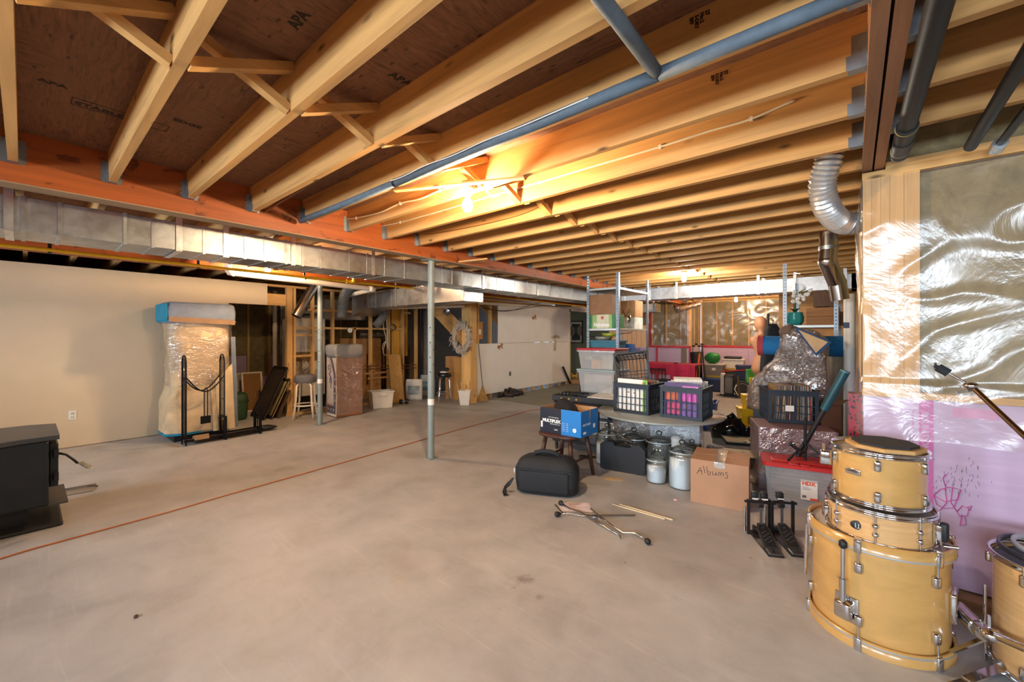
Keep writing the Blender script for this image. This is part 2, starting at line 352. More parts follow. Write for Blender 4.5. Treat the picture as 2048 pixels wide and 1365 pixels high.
# stamps printed on the subfloor and on joists
stm = mat('#2b1d14', .8)
def stamp(s, size, x, y, ang=0, par=ce): text(s, size, Matrix.Translation((x, y, ZS-.0008)) @ Matrix.Rotation(ang, 4, 'Z') @ Matrix.Diagonal((1, -1, -1, 1)), stm, par, 'stamp', .002)
pS = PZ(172, 188, ZS); stamp('STABLEDGE', .055, pS.x-.16, pS.y-.03, PI/2)
b = MB()
for a_, c_ in (((-.03, -.17), (.07, -.17)), ((.07, -.17), (.07, .2)), ((.07, .2), (-.03, .2)), ((-.03, .2), (-.03, -.17))):
    b.bar((pS.x-.16+.02+a_[0]*.9-.01, pS.y+.13+a_[1], ZS-.001), (pS.x-.16+.02+c_[0]*.9-.01, pS.y+.13+c_[1], ZS-.001), .004, .001)
ob('stamp', b, stm, ce)
pS = PZ(75, 160, ZS); stamp('APA', .05, pS.x, pS.y, PI/2)
pS = PZ(595, 60, ZS); stamp('APA', .06, pS.x, pS.y, 0)
pS = PZ(345, 240, ZS); stamp('EDGE', .05, pS.x, pS.y, PI/2)
pS = PZ(775, 150, ZS); stamp('APA', .06, pS.x, pS.y, PI/2)
for u, v, k in ((1437, 160, 5), (1505, 297, 8), (1397, 45, 4)):
    p = PYp(u, v, YJ(k)-.0195)
    for i, q in enumerate(('SPF', 'S-DRY', 'No.2', '27')): text(q, .018, face_mat((p.x+.018*i-.03, p.y, p.z+.03), (0,0,-1), (1,0,0)), stm, ce, 'stamp', .001)
# ---- back wall behind the photographer, with the windows that light the room
wb = MB(); xs = sorted([XL]+[q for w_ in WIN for q in w_[:2]]+[XMAX])
for i in range(len(xs)-1):
    x0, x1 = xs[i], xs[i+1]; w_ = [w for w in WIN if w[0] == x0]
    if w_: wb.box(x0, x1, YBACK-.2, YBACK, 0, w_[0][2]); wb.box(x0, x1, YBACK-.2, YBACK, w_[0][3], ZS)
    else: wb.box(x0, x1, YBACK-.2, YBACK, 0, ZS)
ob('wall_back', wb, DRYW, kind='structure')
for i, (x0, x1, z0, z1) in enumerate(WIN):
    m = MB(); xm = (x0+x1)/2
    for a in (x0+.025, xm, x1-.025): m.box(a-.025, a+.025, YBACK-.12, YBACK-.06, z0, z1)
    for a in (z0+.025, z1-.025): m.box(x0, x1, YBACK-.12, YBACK-.06, a-.025, a+.025)
    wf = ob('window_%d' % (i+1), m, WHITEP, kind='structure')
    for a, b_ in ((x0+.05, xm-.025), (xm+.025, x1-.05)): ob('pane', MB().box(a, b_, YBACK-.095, YBACK-.089, z0+.05, z1-.05), glass('window_glass', (.98,.99,1), .95), wf)
ob('wall_side', MB().box(XMAX, XMAX+.2, YBACK-.2, YW+.4, 0, ZS), WHITEW, kind='structure')
# ---- left drywall with doorway
XD = -7.6; ZD = 2.295; D0, D1, DZ, DE = 2.08, 2.92, 1.935, 2.64
w = MB().box(XD-.012, XD, YBACK, D0, .008, ZD).box(XD-.012, XD, D0, DE, DZ, ZD)
ob('wall_left', w, DRYW, kind='structure')
fr = MB(); fr.box(XD-.1, XD-.013, YBACK, D0, 0, .038); fr.box(XD-.1, XD-.013, YBACK, 5.7, ZD, ZD+.0)
wl = ob('wall_furnace', MB().box(XD-.1, XD-.013, YBACK, D0, 0, .038).box(XD-.1, XD-.013, YBACK, 5.75, ZD-.038, ZD).box(XD-.1, XD-.013, 2.95, 5.75, 0, .038), STUDY, kind='structure')
def stud(y, z0=.038, z1=ZD-.038, w_=.038, x=XD-.056): ob('stud', MB().box(-.044, .044, -w_/2, w_/2, z0, z1), STUDZ, wl, loc=(x, y, 0))
for y in [D0-.05, D0-.01]+[-2+.406*i for i in range(10)]: stud(y)
ob('header', MB().box(XD-.08, XD-.04, D0, 2.95, DZ, DZ+.2), STUDY, wl)
for u, w_ in ((578, .09), (588, .038), (625, .038), (665, .038), (741, .038), (777, .038), (805, .038), (832, .038)):
    p = PXp(u, 670, XD-.05); stud(p.y, w_=w_)
def block(u0, u1, v, x=XD-.05, h=.038):
    a, b_ = PXp(u0, v, x), PXp(u1, v, x); ob('blocking', MB().box(x-.02, x+.02, a.y, b_.y, a.z-h/2, a.z+h/2), STUDY, wl)
for u0, u1, v in ((585, 805, 656), (616, 762, 620), (585, 628, 713), (585, 628, 671), (728, 802, 748), (735, 795, 758), (806, 820, 626)): block(u0, u1, v)
p = PXp(709, 660, XD-.05); ob('stud', MB().box(-.02, .02, -.019, .019, PXp(709, 700, XD-.05).z, PXp(709, 655, XD-.05).z), STUDZ, wl, loc=(XD-.05, p.y, 0))
# furnace room foundation beyond: concrete, studs, batts and pink board
fw = ob('wall_foundation', MB().box(XL-.2, XL, YBACK, YF, 0, ZS), mat('#8d877d', .9, 0, .1), kind='structure')
for i in range(16):
    y = .6+.406*i; ob('stud', MB().box(XL+.02, XL+.11, y-.019, y+.019, .04, 2.38), STUDZ, fw)
    ob('insulation_batt', MB().box(XL+.005, XL+.085, y+.02, y+.386, 1.0 if i % 3 else .55, 2.38), batt(), fw)
    ob('foam_board', MB().box(XL+.005, XL+.06, y+.02, y+.386, .05, .99 if i % 3 else .54), FOAM, fw)
ob('wall_partition', MB().box(XL, XD-.9, 6.3, 6.4, 0, 2.3), mat('#9a8c78', .9), kind='structure')
# white panel wall, its framing and corner post
XP = -6.3; YP0, YP1 = 6.25, 10.25
pw = ob('wall_panel', MB().box(XP-.1, XP-.014, YP0-.3, YP1, 2.2, 2.24).box(XP-.1, XP-.014, YP0-.3, YP1, 2.16, 2.2), STUDY, kind='structure')
for i in range(11):
    y = YP0-.25+.406*i; ob('stud', MB().box(XP-.1, XP-.014, y-.019, y+.019, 0, 2.2), STUDZ, pw)
def panel(u0, u1, z0, z1, d=0, par=pw):
    a, b_ = PXp(u0, 670, XP), PXp(u1, 670, XP); ob('panel', MB().box(XP-.012-d, XP-d, a.y+.003, b_.y-.003, z0, z1), WHITEW, par, bev=.002)
panel(952, 1034, .1, 1.23); panel(1034, 1139, .1, 1.23, .003); panel(996, 1059, 1.236, 2.2); panel(1059, 1139, 1.236, 2.2, .002)
a = PXp(1139, 670, XP); ob('door_trim', MB().box(XP-.1, XP+.012, a.y, a.y+.04, 0, 2.1), mat('#d8c9a0', .6), pw)
p = PZ(941, 806); cp = ob('trim_1', MB().box(-.09, .09, -.09, .09, 0, 2.2), wood('#e2b26c', 2), kind='structure', loc=(p.x, p.y, 0))
# stair carriage behind the corner post
def yzprism(name, pts, x, th, m_, label, cat):
    P = [PXp(u, v, x) for u, v in pts]; n = len(P); V = [(x, q.y, q.z) for q in P]+[(x-th, q.y, q.z) for q in P]
    return ob(name, MB().add(V, [tuple(range(n)), tuple(range(n, 2*n))[::-1]]+[(i, n+i, n+(i+1) % n, (i+1) % n) for i in range(n)]), m_, label=label, cat=cat)
yzprism('stair_stringer', ((826, 585), (862, 585), (925, 650), (925, 690), (905, 668)), -6.75, .04, STUDY, 'wooden stair stringer sloping down to the square corner post', 'stringer')
yzprism('stair_stringer', ((958, 610), (990, 612), (1145, 762), (1110, 764)), -6.62, .04, STUDY, 'wooden stair stringer sloping down behind the white panels', 'stringer')
# far walls: batts, studs, film and pink board
def insul(name, o0, along, n, w_, z1=2.38, zf=1.11, film_mat=None):
    """wall from point o0 along a unit direction, facing n; studs, batts, pink board, film"""
    A = Vector(along); N = Vector(n); M = Matrix((A, -N, UP)).transposed().to_4x4(); M.translation = Vector(o0)
    root = ob(name, MB().box(0, w_, .11, .25, 0, ZS, M), mat('#7d7468', .9), kind='structure')
    k = 0; x = 0
    while x < w_-.02:
        ob('stud', MB().box(x, x+.038, .012, .1, zf, z1, M), STUDZ, root)
        x2 = min(x+.406, w_)
        ob('insulation_batt', MB().box(x+.04, x2-.002, .03, .1, zf, z1, M), batt(), root); x = x2
    ob('stud', MB().box(w_-.038, w_, .01, .1, zf, z1, M), STUDZ, root)
    ob('top_plate', MB().box(0, w_, .0, .1, z1, z1+.04, M), STUDX, root)
    ob('bottom_plate', MB().box(0, w_, .005, .1, zf-.03, zf+.008, M), STUDX, root)
    nb = max(1, round(w_/1.22)); bw = w_/nb
    for i in range(nb): ob('foam_board', MB().box(i*bw+.002, (i+1)*bw-.002, .008, .1, .06, zf-.032, M), FOAM, root)
    return root, M
TAPE = mat('#c0202c', .4, 0, .15)
def wrinkle(u, w_, k=1., seed=0., diag=.7):
    a = noise.noise((u*1.1+seed, w_*1.4+diag*u, seed)); b_ = noise.noise((u*2.6+4*w_*diag, w_*2.1-u*.8, seed+3.1))
    c = 1-abs(noise.noise((u*3.2-w_*2.2+seed, w_*3.6+u*1.7, 9+seed)))*2.2
    return k*(.022*a+.018*b_+.016*max(0, c)**2)
def filmsheet(root, M, x0, x1, z0, z1, nu, nv, seed, k=1., off=-.012, name='vapor_barrier'):
    def fn(u, v):
        x = x0+(x1-x0)*u; z = z0+(z1-z0)*v; e = min(1, 6*v, 6*(1-v), 8*u+.15, 8*(1-u)+.15)
        return M @ Vector((x, off-wrinkle(x, z, k, seed)*max(.15, e)-.004, z))
    return ob(name, MB().grid(fn, nu, nv), POLY, root)
XJ = -3.44; YJG = 11.8
wf_, Mf = insul('wall_far', (XJ, YF, 0), (1,0,0), (0,-1,0), 2.45); filmsheet(wf_, Mf, 0, 2.45, 1.1, 2.38, 70, 40, 2, 1.2)
wj_, Mj = insul('wall_far_jog', (-5.35, YJG, 0), (1,0,0), (0,-1,0), 1.91); filmsheet(wj_, Mj, 0, 1.91, 1.1, 2.3, 60, 40, 5, 1.2)
wj2, Mj2 = insul('wall_far_return', (XJ, YJG, 0), (0,1,0), (1,0,0), 1.0); filmsheet(wj2, Mj2, 0, 1.0, 1.1, 2.3, 30, 30, 8, .8)
for M_, x0, x1 in ((Mf, 0, 2.45), (Mj, 0, 1.91)): ob('red_tape', MB().box(x0, x1, -.006, .006, 1.06, 1.13, M_), TAPE, wf_ if M_ is Mf else wj_)
for x in (.95, 1.87): ob('red_tape', MB().box(x, x+.05, -.008, .004, .05, 1.1 if x > 1 else 1.1, Mj), TAPE, wj_)
ob('red_tape', MB().box(.72, .8, -.03, -.025, 1.1, 2.3, Mj), TAPE, wj_)
ob('wall_far_left', MB().box(-8.2, -5.35, 12.2, 12.3, 0, ZS), mat('#7f8a74', .7, 0, .05), kind='structure')
ob('wall_far_corner', MB().box(-5.4, -5.33, YJG, 12.3, 0, ZS), mat('#c9a67c', .7, 0, .05), kind='structure')
ob('wall_recess', MB().box(-1.0, -.92, 8.6, YF+.2, 0, ZS), wood('#c49a6a', 1), kind='structure')
ob('wall_recess_front', MB().box(-1.0, .2, 8.5, 8.6, 0, ZS), wood('#c08f58', 0), kind='structure')
ob('wall_header', MB().box(XP-.02, XP+.02, YP1, 12.2, 2.12, 2.3), WHITEW, kind='structure')
# ---- right insulated wall facing the camera, with built-up corner post
wr = ob('wall_right', MB().box(XR0-.0, XMAX, YW+.12, YW+.3, 0, ZS), mat('#7d7468', .9), kind='structure')
ZF = 1.115
for i, (x0, x1) in enumerate(((.043, .0805), (.0815, .119), (.12, .158), (.159, .215), (.2165, .278))): ob('stud', MB().box(x0, x1, YW, YW+.1, ZF, ZR-.05), STUDZ, wr)
x = .28
while x < 3.2:
    ob('insulation_batt', MB().box(x+.001, x+.56, YW+.025, YW+.11, ZF, ZR-.06), batt(), wr); ob('stud', MB().box(x+.562, x+.6, YW, YW+.1, ZF, ZR-.05), STUDZ, wr); x += .602
ob('top_plate', MB().box(.04, 3.4, YW-.005, YW+.11, ZR-.05, ZR-.012), STUDX, wr); ob('top_plate', MB().box(.14, 3.4, YW, YW+.11, ZR-.01, ZR+.028), STUDX, wr)
ob('insulation_batt', MB().box(.14, 3.4, YW+.03, YW+.12, ZR+.03, ZS), batt(), wr)
ob('bottom_plate', MB().box(.04, 3.4, YW-.01, YW+.1, ZF-.035, ZF), STUDX, wr)
ob('ledge', MB().box(.3, 3.4, YW-.09, YW+.1, 0, .1), mat('#a48a6c', .9, 0, .2, 6, .5, 20), wr, bev=.01)
fb = [ob('foam_board', MB().box(a, b_, YW-.002, YW+.1, .11, ZF-.037), FOAM, wr) for a, b_ in ((.045, 1.26), (1.263, 2.48), (2.483, 3.4))]
def rfilm(u, v):
    L = 3.9; s = -.62+L*u; z = .86+(ZR-.06-.86)*v
    if s < 0: x, y, nx, ny = XR0-.004, YW-.012-s, -1, 0
    else: x, y, nx, ny = XR0-.004+s, YW-.012, 0, -1
    e = min(1, 5*(1-v)+.1); q = (wrinkle(s*.95, z*.9, .9, 11, .5)+.03*noise.noise((s*1.3+z*1.1, z*1.6-s*.9, 21.)))*e
    if v < .22: q += .01+.02*(.22-v)*noise.noise((s*4, 0, 2))
    lo = .12*max(0, noise.noise((s*2.1, 3., 1.)))*max(0, 1-v*5)
    return (x+nx*max(.004, q+.008), y+ny*max(.004, q+.008), z+lo)
ob('vapor_barrier', MB().grid(rfilm, 220, 90), POLY, wr)
for u, v in ((1770, 483), (1768, 648)):
    p = PYp(u, v, YW-.001); ob('plastic_washer', MB().lathe([(.001, .004), (.01, .004), (.02, .0), (.001, 0)], n=18, M=Matrix.Translation(p) @ Matrix.Rotation(R(90), 4, 'X')), WHITEP, wr)
PINKP = mat('#c86aa8', .5, 0, .05)
m = MB(); pA = PYp(1838, 775, YW-.003); m.box(pA.x, pA.x+.055, YW-.0035, YW-.0025, .12, ZF-.04); ob('print_band', m, PINKP, wr)
text('INSULATION CELLULAR', .036, face_mat((pA.x+.012, YW-.0045, ZF-.1), (0,0,-1), (1,0,0)), FOAM, wr, 'lettering', .001)
pA = PYp(1905, 790, YW); ob('print_band', MB().box(pA.x, pA.x+.16, YW-.0035, YW-.0025, ZF-.115, ZF-.065), mat('#d79cc0', .5), wr)
for sx_, s in ((-.03, 'Extruded polystyrene  TYPE 4'),): text(s, .014, face_mat((PYp(1830, 775, YW).x-.012, YW-.0045, ZF-.1), (0,0,-1), (1,0,0)), PINKP, wr)
# child's drawing and pencil marks on the pink board
def dood(pts, r=.0022, m_=None): 
    ob('doodle', MB().tube([PYp(u, v, YW-.004) for u, v in pts], r, 5), m_ or mat('#c9509a', .6), wr)
dood([(1868, 992), (1880, 980), (1900, 975), (1922, 980), (1916, 1000), (1890, 1004), (1868, 992)]); dood([(1868, 992), (1874, 1010), (1890, 1018), (1908, 1016), (1922, 980)])
dood([(1890, 978), (1894, 1006), (1880, 1022)]); dood([(1905, 977), (1902, 1006), (1914, 1024)]); dood([(1892, 975), (1886, 958), (1893, 950)])
dood([(1914, 1024), (1925, 1012), (1938, 1018), (1935, 1032), (1920, 1034), (1914, 1024)]); dood([(1924, 1030), (1920, 1052), (1932, 1050), (1930, 1034)]); dood([(1934, 1016), (1944, 1012), (1940, 1022)])
for i in range(70):
    u = random.gauss(1915, 28); v = random.gauss(955, 22); 
    if u > 1866: dood([(u, v), (u+random.uniform(-3, 3), v+random.uniform(3, 8))], .0006, mat('#5d4a5c', .8))
# return wall behind the corner
rt = ob('wall_return', MB().box(XR0+.1, XR0+.3, YW+.3, 8.6, 0, ZS), mat('#7d7468', .9), kind='structure')
for i in range(13):
    y = YW+.12+.406*i; ob('stud', MB().box(XR0, XR0+.09, y, y+.038, ZF, 2.36), STUDZ, rt); ob('insulation_batt', MB().box(XR0+.03, XR0+.1, y+.04, y+.404, ZF, 2.36), batt(), rt)
    ob('foam_board', MB().box(XR0+.004, XR0+.1, y, y+.404, .05, ZF-.03), FOAM, rt)
tt = NT('printed_red_tape'); v_ = tt.n('ShaderNodeTexVoronoi'); v_.inputs['Scale'].default_value = 64; tt.l(tt.coord((1, 1, .8), False), v_.inputs['Vector'])
PTAPE = tt.done(tt.bsdf(tt.mix(tt.ramp(v_.outputs['Distance'], [(.36, (1,1,1)), (.42, (0,0,0))]), srgb('#8e1024'), srgb('#140508')), .35))
ob('red_tape', MB().box(XR0-.062, XR0+.003, YW-.006, YW+.1, .12, ZF-.03), PTAPE, rt)
# ---- steel posts
POST = mat('#8d9692', .5, .2, .1)
def pierced_tube(r=.038, n=24):                                  # hollow tube with real pin holes
    hz = [1.0+.085*i for i in range(7)]; zs = sorted([.008, ZB-.008]+[z+d for z in hz for d in (-.008, .008)]); V = []; Fc = []
    for z in zs: V += [(r*math.cos(2*PI*k/n), r*math.sin(2*PI*k/n), z) for k in range(n)]
    for i in range(len(zs)-1):
        h = next((q for q, z in enumerate(hz) if zs[i] < z < zs[i+1]), None); skip = None
        if h is not None: skip = round((R(-80)+YAW+(R(38) if h % 2 else R(-22)))/(2*PI/n)) % n
        Fc += [(i*n+k, i*n+(k+1) % n, (i+1)*n+(k+1) % n, (i+1)*n+k) for k in range(n) if k != skip]
    return MB().add(V, Fc, None, True)
def steel(u, v, label, white=None):
    p = PZ(u, v); t = thing('steel_post', label, 'post', (p.x, p.y, 0))
    ob('shaft', pierced_tube(), POST, t); ob('base_plate', MB().box(-.06, .06, -.06, .06, 0, .008), POST, t); ob('cap_plate', MB().box(-.07, .07, -.09, .09, ZB-.012, ZB-.004), POST, t)
    if white: ob('paper_band', MB().cyl((0,0,white), (0,0,white+.07), .0388, n=24, caps=False), WHITEP, t)
steel(862, 917, 'grey steel post with a white paper band, under the main beam', .62)
steel(640, 850, 'grey steel post standing before the stool and wrapped game cabinet', .66)
# ================================================================ LAMPS
BULB_E = {}
def lamp(p, label, power, col, r=.032, holder=True):
    """bare bulb in a keyless lampholder; p = centre of the bulb"""
    t = thing('ceiling_lamp', label, 'lamp', p)
    prof = [(.001, -.062), (.02, -.058), (.031, -.04), (.034, -.022), (.03, -.002), (.02, .018), (.014, .03), (.013, .045)]
    A = 4*PI*.03**2; ob('bulb', MB().lathe(prof, n=20), emis(col, power/(PI*A)), t)
    ob('lampholder', MB().lathe([(.001, .045), (.026, .045), (.03, .06), (.056, .072), (.058, .085), (.05, .09), (.001, .09)], n=24), WHITEP, t)
    ob('junction_box', MB().lathe([(.001, .09), (.05, .09), (.05, .13), (.001, .13)], n=8), mat('#b9a99a', .5, .4), t); return t
WARM = (1, .62, .28)
b0 = PZ(935, 405, 2.305); lamp(b0, 'bare lit bulb in white holder between the joists by the white cables', 44, (1, .72, .43))
b1_ = PZ(1368, 556, 2.33); lamp(b1_, 'bare lit bulb under the joists in front of the cross duct', 26, (1, .92, .8))
b2_ = PZ(1472, 599, 2.29); lamp(b2_, 'bare lit bulb beyond the cross duct by the far film wall', 34, (1, .74, .48))
b3_ = PZ(535, 537, 2.32); lamp(b3_, 'bare lit bulb behind the main duct over the gas pipe', 38, (1, .68, .38))
# ================================================================ DUCTS
STRAP = galv('#dfe2e2', .28)
def duct_run(t, p0, axis, L, w, h, cuts, straps=(), seam=True):
    """rectangular run of sections from corner p0 along +axis ('x'/'y'); w sideways, z up h"""
    x0, y0, z0 = p0; cuts = [0]+list(cuts)+[L]
    for i in range(len(cuts)-1):
        a, b_ = cuts[i]+.002, cuts[i+1]-.002
        m = MB()
        if axis == 'y': m.box(x0, x0+w, y0+a, y0+b_, z0, z0+h)
        else: m.box(x0+a, x0+b_, y0, y0+w, z0, z0+h)
        ob('section', m, GALV, t, bev=.004)
        c = MB(); q = b_
        if axis == 'y': c.box(x0-.006, x0+w+.006, y0+q-.008, y0+q+.012, z0-.006, z0+h+.006)
        else: c.box(x0+q-.008, x0+q+.012, y0-.006, y0+w+.006, z0-.006, z0+h+.006)
        if i < len(cuts)-2: ob('cleat', c, GALV, t)
    for s in straps:
        m = MB()
        if axis == 'y': m.box(x0-.009, x0-.007, y0+s-.02, y0+s+.02, z0-.008, ZJ); m.box(x0+w+.007, x0+w+.009, y0+s-.02, y0+s+.02, z0-.008, ZJ); m.box(x0-.009, x0+w+.009, y0+s-.02, y0+s+.02, z0-.009, z0-.007)
        else: m.box(x0+s-.02, x0+s+.02, y0-.009, y0-.007, z0-.008, ZJ); m.box(x0+s-.02, x0+s+.02, y0+w+.007, y0+w+.009, z0-.008, ZJ); m.box(x0+s-.02, x0+s+.02, y0-.009, y0+w+.009, z0-.009, z0-.007)
        ob('hanger_strap', m, STRAP, t)
def cuts_u(us, x, y0): return [PXp(u, 670, x).y-y0 for u in us]
XD0 = -4.52
t = thing('main_duct', 'long rectangular galvanized duct hung along the orange main beam', 'duct', (0, 0, 0))
duct_run(t, (XD0, -1.6, 2.1), 'y', 9.3, .42, .22, cuts_u((46, 120, 250, 306, 408, 450, 490, 530, 572, 605, 640, 700, 735, 770, 810, 885, 905, 925, 945, 968, 994, 1030, 1055, 1100, 1120, 1145), -4.1, -1.6), cuts_u((17, 358, 452, 586, 746, 966, 1075), -4.1, -1.6))
t2 = thing('cross_duct', 'rectangular galvanized duct crossing under the joists beside the back shelves', 'duct', (0, 0, 0))
duct_run(t2, (XD0+.43, 7.7, 2.1), 'x', 4.07, .45, .22, [.05, .75, 1.0, 1.3, 1.55, 1.85, 2.1, 2.35, 2.7, 3.0, 3.4, 3.8, 4.2], [.6, 1.1, 1.6, 2.9, 4.0])
t3 = thing('branch_duct', 'short galvanized branch duct running from main duct to the furnace', 'duct', (0, 0, 0))
duct_run(t3, (-7.0, 4.15, 1.93), 'x', 2.6, .42, .3, [.25, .75, 1.2, 1.7], [.9])
m = MB(); m.add([(-7.0, 4.15, 1.93), (-7.0, 4.57, 1.93), (-7.0, 4.57, 2.23), (-7.0, 4.15, 2.23), (-7.5, 4.1, 1.8), (-7.5, 4.6, 1.8), (-7.5, 4.6, 2.2), (-7.5, 4.1, 2.2)], [(0,1,5,4),(1,2,6,5),(2,3,7,6),(3,0,4,7),(4,5,6,7),(0,3,2,1)])
ob('offset_elbow', m, GALV, t3, bev=.005)
t4 = thing('foil_duct', 'galvanized duct with crumpled foil end against the far film wall', 'duct', (0, 0, 0))
duct_run(t4, (-5.2, 10.4, 2.02), 'x', 1.3, .4, .22, [.4, .9], [.3, 1.1])
a, b_ = PYp(1352, 618, 10.6), PYp(1400, 608, 11.0); ob('foil_sleeve', MB().tube([a+(b_-a)*i/12+Vector((0, 0, .012*math.sin(i*2))) for i in range(13)], .1, 12, rr=[.12-.005*i+.008*(i % 2) for i in range(13)]), mat('#d8d8d8', .2, 1, .1, 20, .8, 30), t4)
ob('offset_elbow', MB().box(XD0, XD0+.42, 7.7, 8.15, 2.1, 2.32), GALV, t, bev=.004)
p = PYp(1590, 560, 7.69)
br_ = MB().box(p.x-.02, p.x+.02, 7.66, 7.685, 2.08, 2.4); br_.bar((p.x, 7.66, 2.39), (p.x+.08, 7.62, 2.36), .03, .01); ob('bracket', br_, GALV, t2)
# round pipes
def flex(pts, r, name, label, cat, m_, pitch=.012, amp=.004, n=18, t=None):
    P = [Vector(p) for p in pts]; out = []
    for i in range(len(P)-1):                                   # catmull-rom
        p0, p1, p2, p3 = P[max(i-1, 0)], P[i], P[i+1], P[min(i+2, len(P)-1)]; k = max(2, int((p2-p1).length/pitch*2))
        for j in range(k):
            q = j/k; out.append(.5*((2*p1)+(p2-p0)*q+(2*p0-5*p1+4*p2-p3)*q*q+(3*p1-p0-3*p2+p3)*q**3))
    out.append(P[-1])
    mb = MB().tube(out, r, n, rr=[r+(amp if i % 2 else -amp) for i in range(len(out))]); mb.sm = [False]*len(mb.sm)
    return ob(name, mb, m_, t, label, cat) if not t else ob(name, mb, m_, t)
FOIL = mat('#cfcfcf', .22, 1., .08, 30)
flex([(-.10, 2.98, 2.58), (-.11, 2.98, 2.44), (-.14, 3.02, 2.32), (-.125, 3.1, 2.21), (-.08, 3.24, 2.15), (-.03, 3.34, 2.135), (.06, 3.36, 2.14)], .066, 'flexible_duct', 'silver corrugated flexible duct bending from joists into the film-covered corner', 'duct', mat('#d6d6d4', .3, .75, .06, 30), .022, .005, 36)
t = thing('vent_pipe', 'shiny round metal vent pipe with elbows dropping from the joists', 'pipe', (0, 0, 0))
q = [PD(1657, 438, 3.9), PD(1657, 497, 3.9), PD(1655, 523, 3.9), PD(1674, 566, 4.0), PD(1680, 600, 4.0)]
for i in range(4): ob('pipe_length', MB().cyl(q[i], q[i+1], .075, n=22), mat('#d4d4d2', .18, 1., .05), t)
for i in (1, 2, 3): ob('elbow', MB().sph(q[i], .078, 18), mat('#d4d4d2', .18, 1., .05), t)
ob('hanger_strap', MB().box(q[0].x-.02, q[0].x+.02, YJ(12)+.015, q[0].y-.07, 2.43, 2.47), GALV, t); ob('collar', MB().cyl(q[1]-Vector((0,0,.01)), q[1]+Vector((0,0,.02)), .08, n=22), GALV, t)
# abs drains on the right
t = thing('drain_pipe', 'thick black plastic drain pipe with ringed coupling beside the corner beam', 'pipe', (0, 0, 0))
ob('pipe_length', MB().cyl((.19, -2.4, 2.352), (.18, 2.45, 2.336), .032, n=24), ABS, t)
for y0, y1, r in ((2.45, 2.56, .038), (2.56, 2.62, .034), (2.62, 2.78, .038)): ob('coupling', MB().cyl((.18, y0, 2.335), (.18, y1, 2.334), r, n=24), ABS, t)
ob('elbow', MB().tube([(.18, 2.77, 2.334), (.18, 2.84, 2.34), (.18, 2.88, 2.37), (.18, 2.9, 2.5)], .036, 18), ABS, t)
for y0 in (2.47, 2.75): ob('yellow_ring', MB().lathe([(.0375, 0), (.0395, .0015), (.0375, .003)], n=24, M=Matrix.Translation((.18, y0, 2.335)) @ Matrix.Rotation(R(-90), 4, 'X')), mat('#b9b36a', .5), t)
text('ABS-DWV  CSA B181.1  3 IN', .022, face_mat((.166, 1.2, 2.3135), (0, 1, 0), (-1, 0, 0)), mat('#55595c', .5), t)
ob('drain_pipe', MB().cyl((.425, -2.4, 2.34), (.43, 2.9, 2.33), .024, n=20), ABS, label='slim black plastic drain pipe running under the right joists to the plate', cat='pipe')
t = thing('vent_riser', 'thin dark pipe with a metal clamp near the insulated plate', 'pipe', (0, 0, 0)); ob('pipe_length', MB().cyl((.55, 1.0, 2.35), (.53, 2.95, 2.33), .016, n=16), ABS, t); ob('clamp', MB().cyl((.53, 2.93, 2.33), (.53, 3.02, 2.33), .028, n=12), GALV, t)
# grey insulated pipe along a joist, with branch and tee
t = thing('insulated_pipe', 'blue-grey foam insulated water pipe slung along a joist', 'pipe', (0, 0, 0)); FP = mat('#5f6d78', .7, 0, .15, 20, .1, 90)
yj = YJ(4)-.05
ob('foam_sleeve', MB().tube([(XB1+.08, yj-.02, 2.392), (-2.9, yj-.02, 2.385), (-2.2, yj-.025, 2.383)], .022, 14), FP, t); ob('foam_sleeve', MB().tube([(-2.195, yj-.025, 2.383), (-1.2, yj-.03, 2.383), (-.55, yj-.03, 2.383)], .024, 14), FP, t)
ob('foam_sleeve', MB().tube([(-.545, yj-.03, 2.383), (.03, yj-.03, 2.383)], .024, 14), FP, t); ob('foam_sleeve', MB().tube([(-.55, yj-.045, 2.385), (-.55, yj-.35, 2.39), (-.56, .4, 2.39), (-.56, -.6, 2.39)], .024, 14), FP, t)
ob('tie_wire', MB().cyl((-2.21, yj-.025, 2.383), (-2.19, yj-.025, 2.383), .026, n=14), BLACKM, t)
ob('white_cable', MB().tube([(-2.2+.02*i+.5*0, yj-.06+.003*math.sin(i*.3), 2.385-.003*math.sin(i*.25)) for i in range(0, 70)], .003, 6), WHITEP, label='loose white cable lying along the insulated pipe', cat='cable')
ob('copper_pipe', MB().cyl((XB1+.02, yj-.27, 2.43), (.03, yj-.33, 2.5), .011, n=10), mat('#6d4630', .35, .7), label='dark copper water pipe running between the joists above the insulated pipe', cat='pipe')
# electric cables stapled along joists to the lamp
def cable(pts, r, m_, label, staples=True, name='electrical_cable'):
    t = thing(name, label, 'cable', (0, 0, 0)); P = [Vector(p) for p in pts]; out = []
    for i in range(len(P)-1):
        p0, p1, p2, p3 = P[max(i-1, 0)], P[i], P[i+1], P[min(i+2, len(P)-1)]
        for j in range(8):
            q = j/8; out.append(.5*((2*p1)+(p2-p0)*q+(2*p0-5*p1+4*p2-p3)*q*q+(3*p1-p0-3*p2+p3)*q**3))
    out.append(P[-1]); ob('sheath', MB().tube(out, r, 8), m_, t)
    if staples:
        for p in P[1:-1:2]: ob('staple', MB().cb(p, (.016, .012, .022)), WHITEP, t)
    return t
CAB = mat('#e8dcc4', .5, 0, .05)
yk = YJ(5)-.025; pts = [PYp(u, v, yk) for u, v in ((685, 438), (712, 436), (760, 425), (800, 407), (840, 398), (880, 381), (905, 375))]; cable(pts, .0065, CAB, 'white cable drooping along a joist from beam hanger to lit bulb')
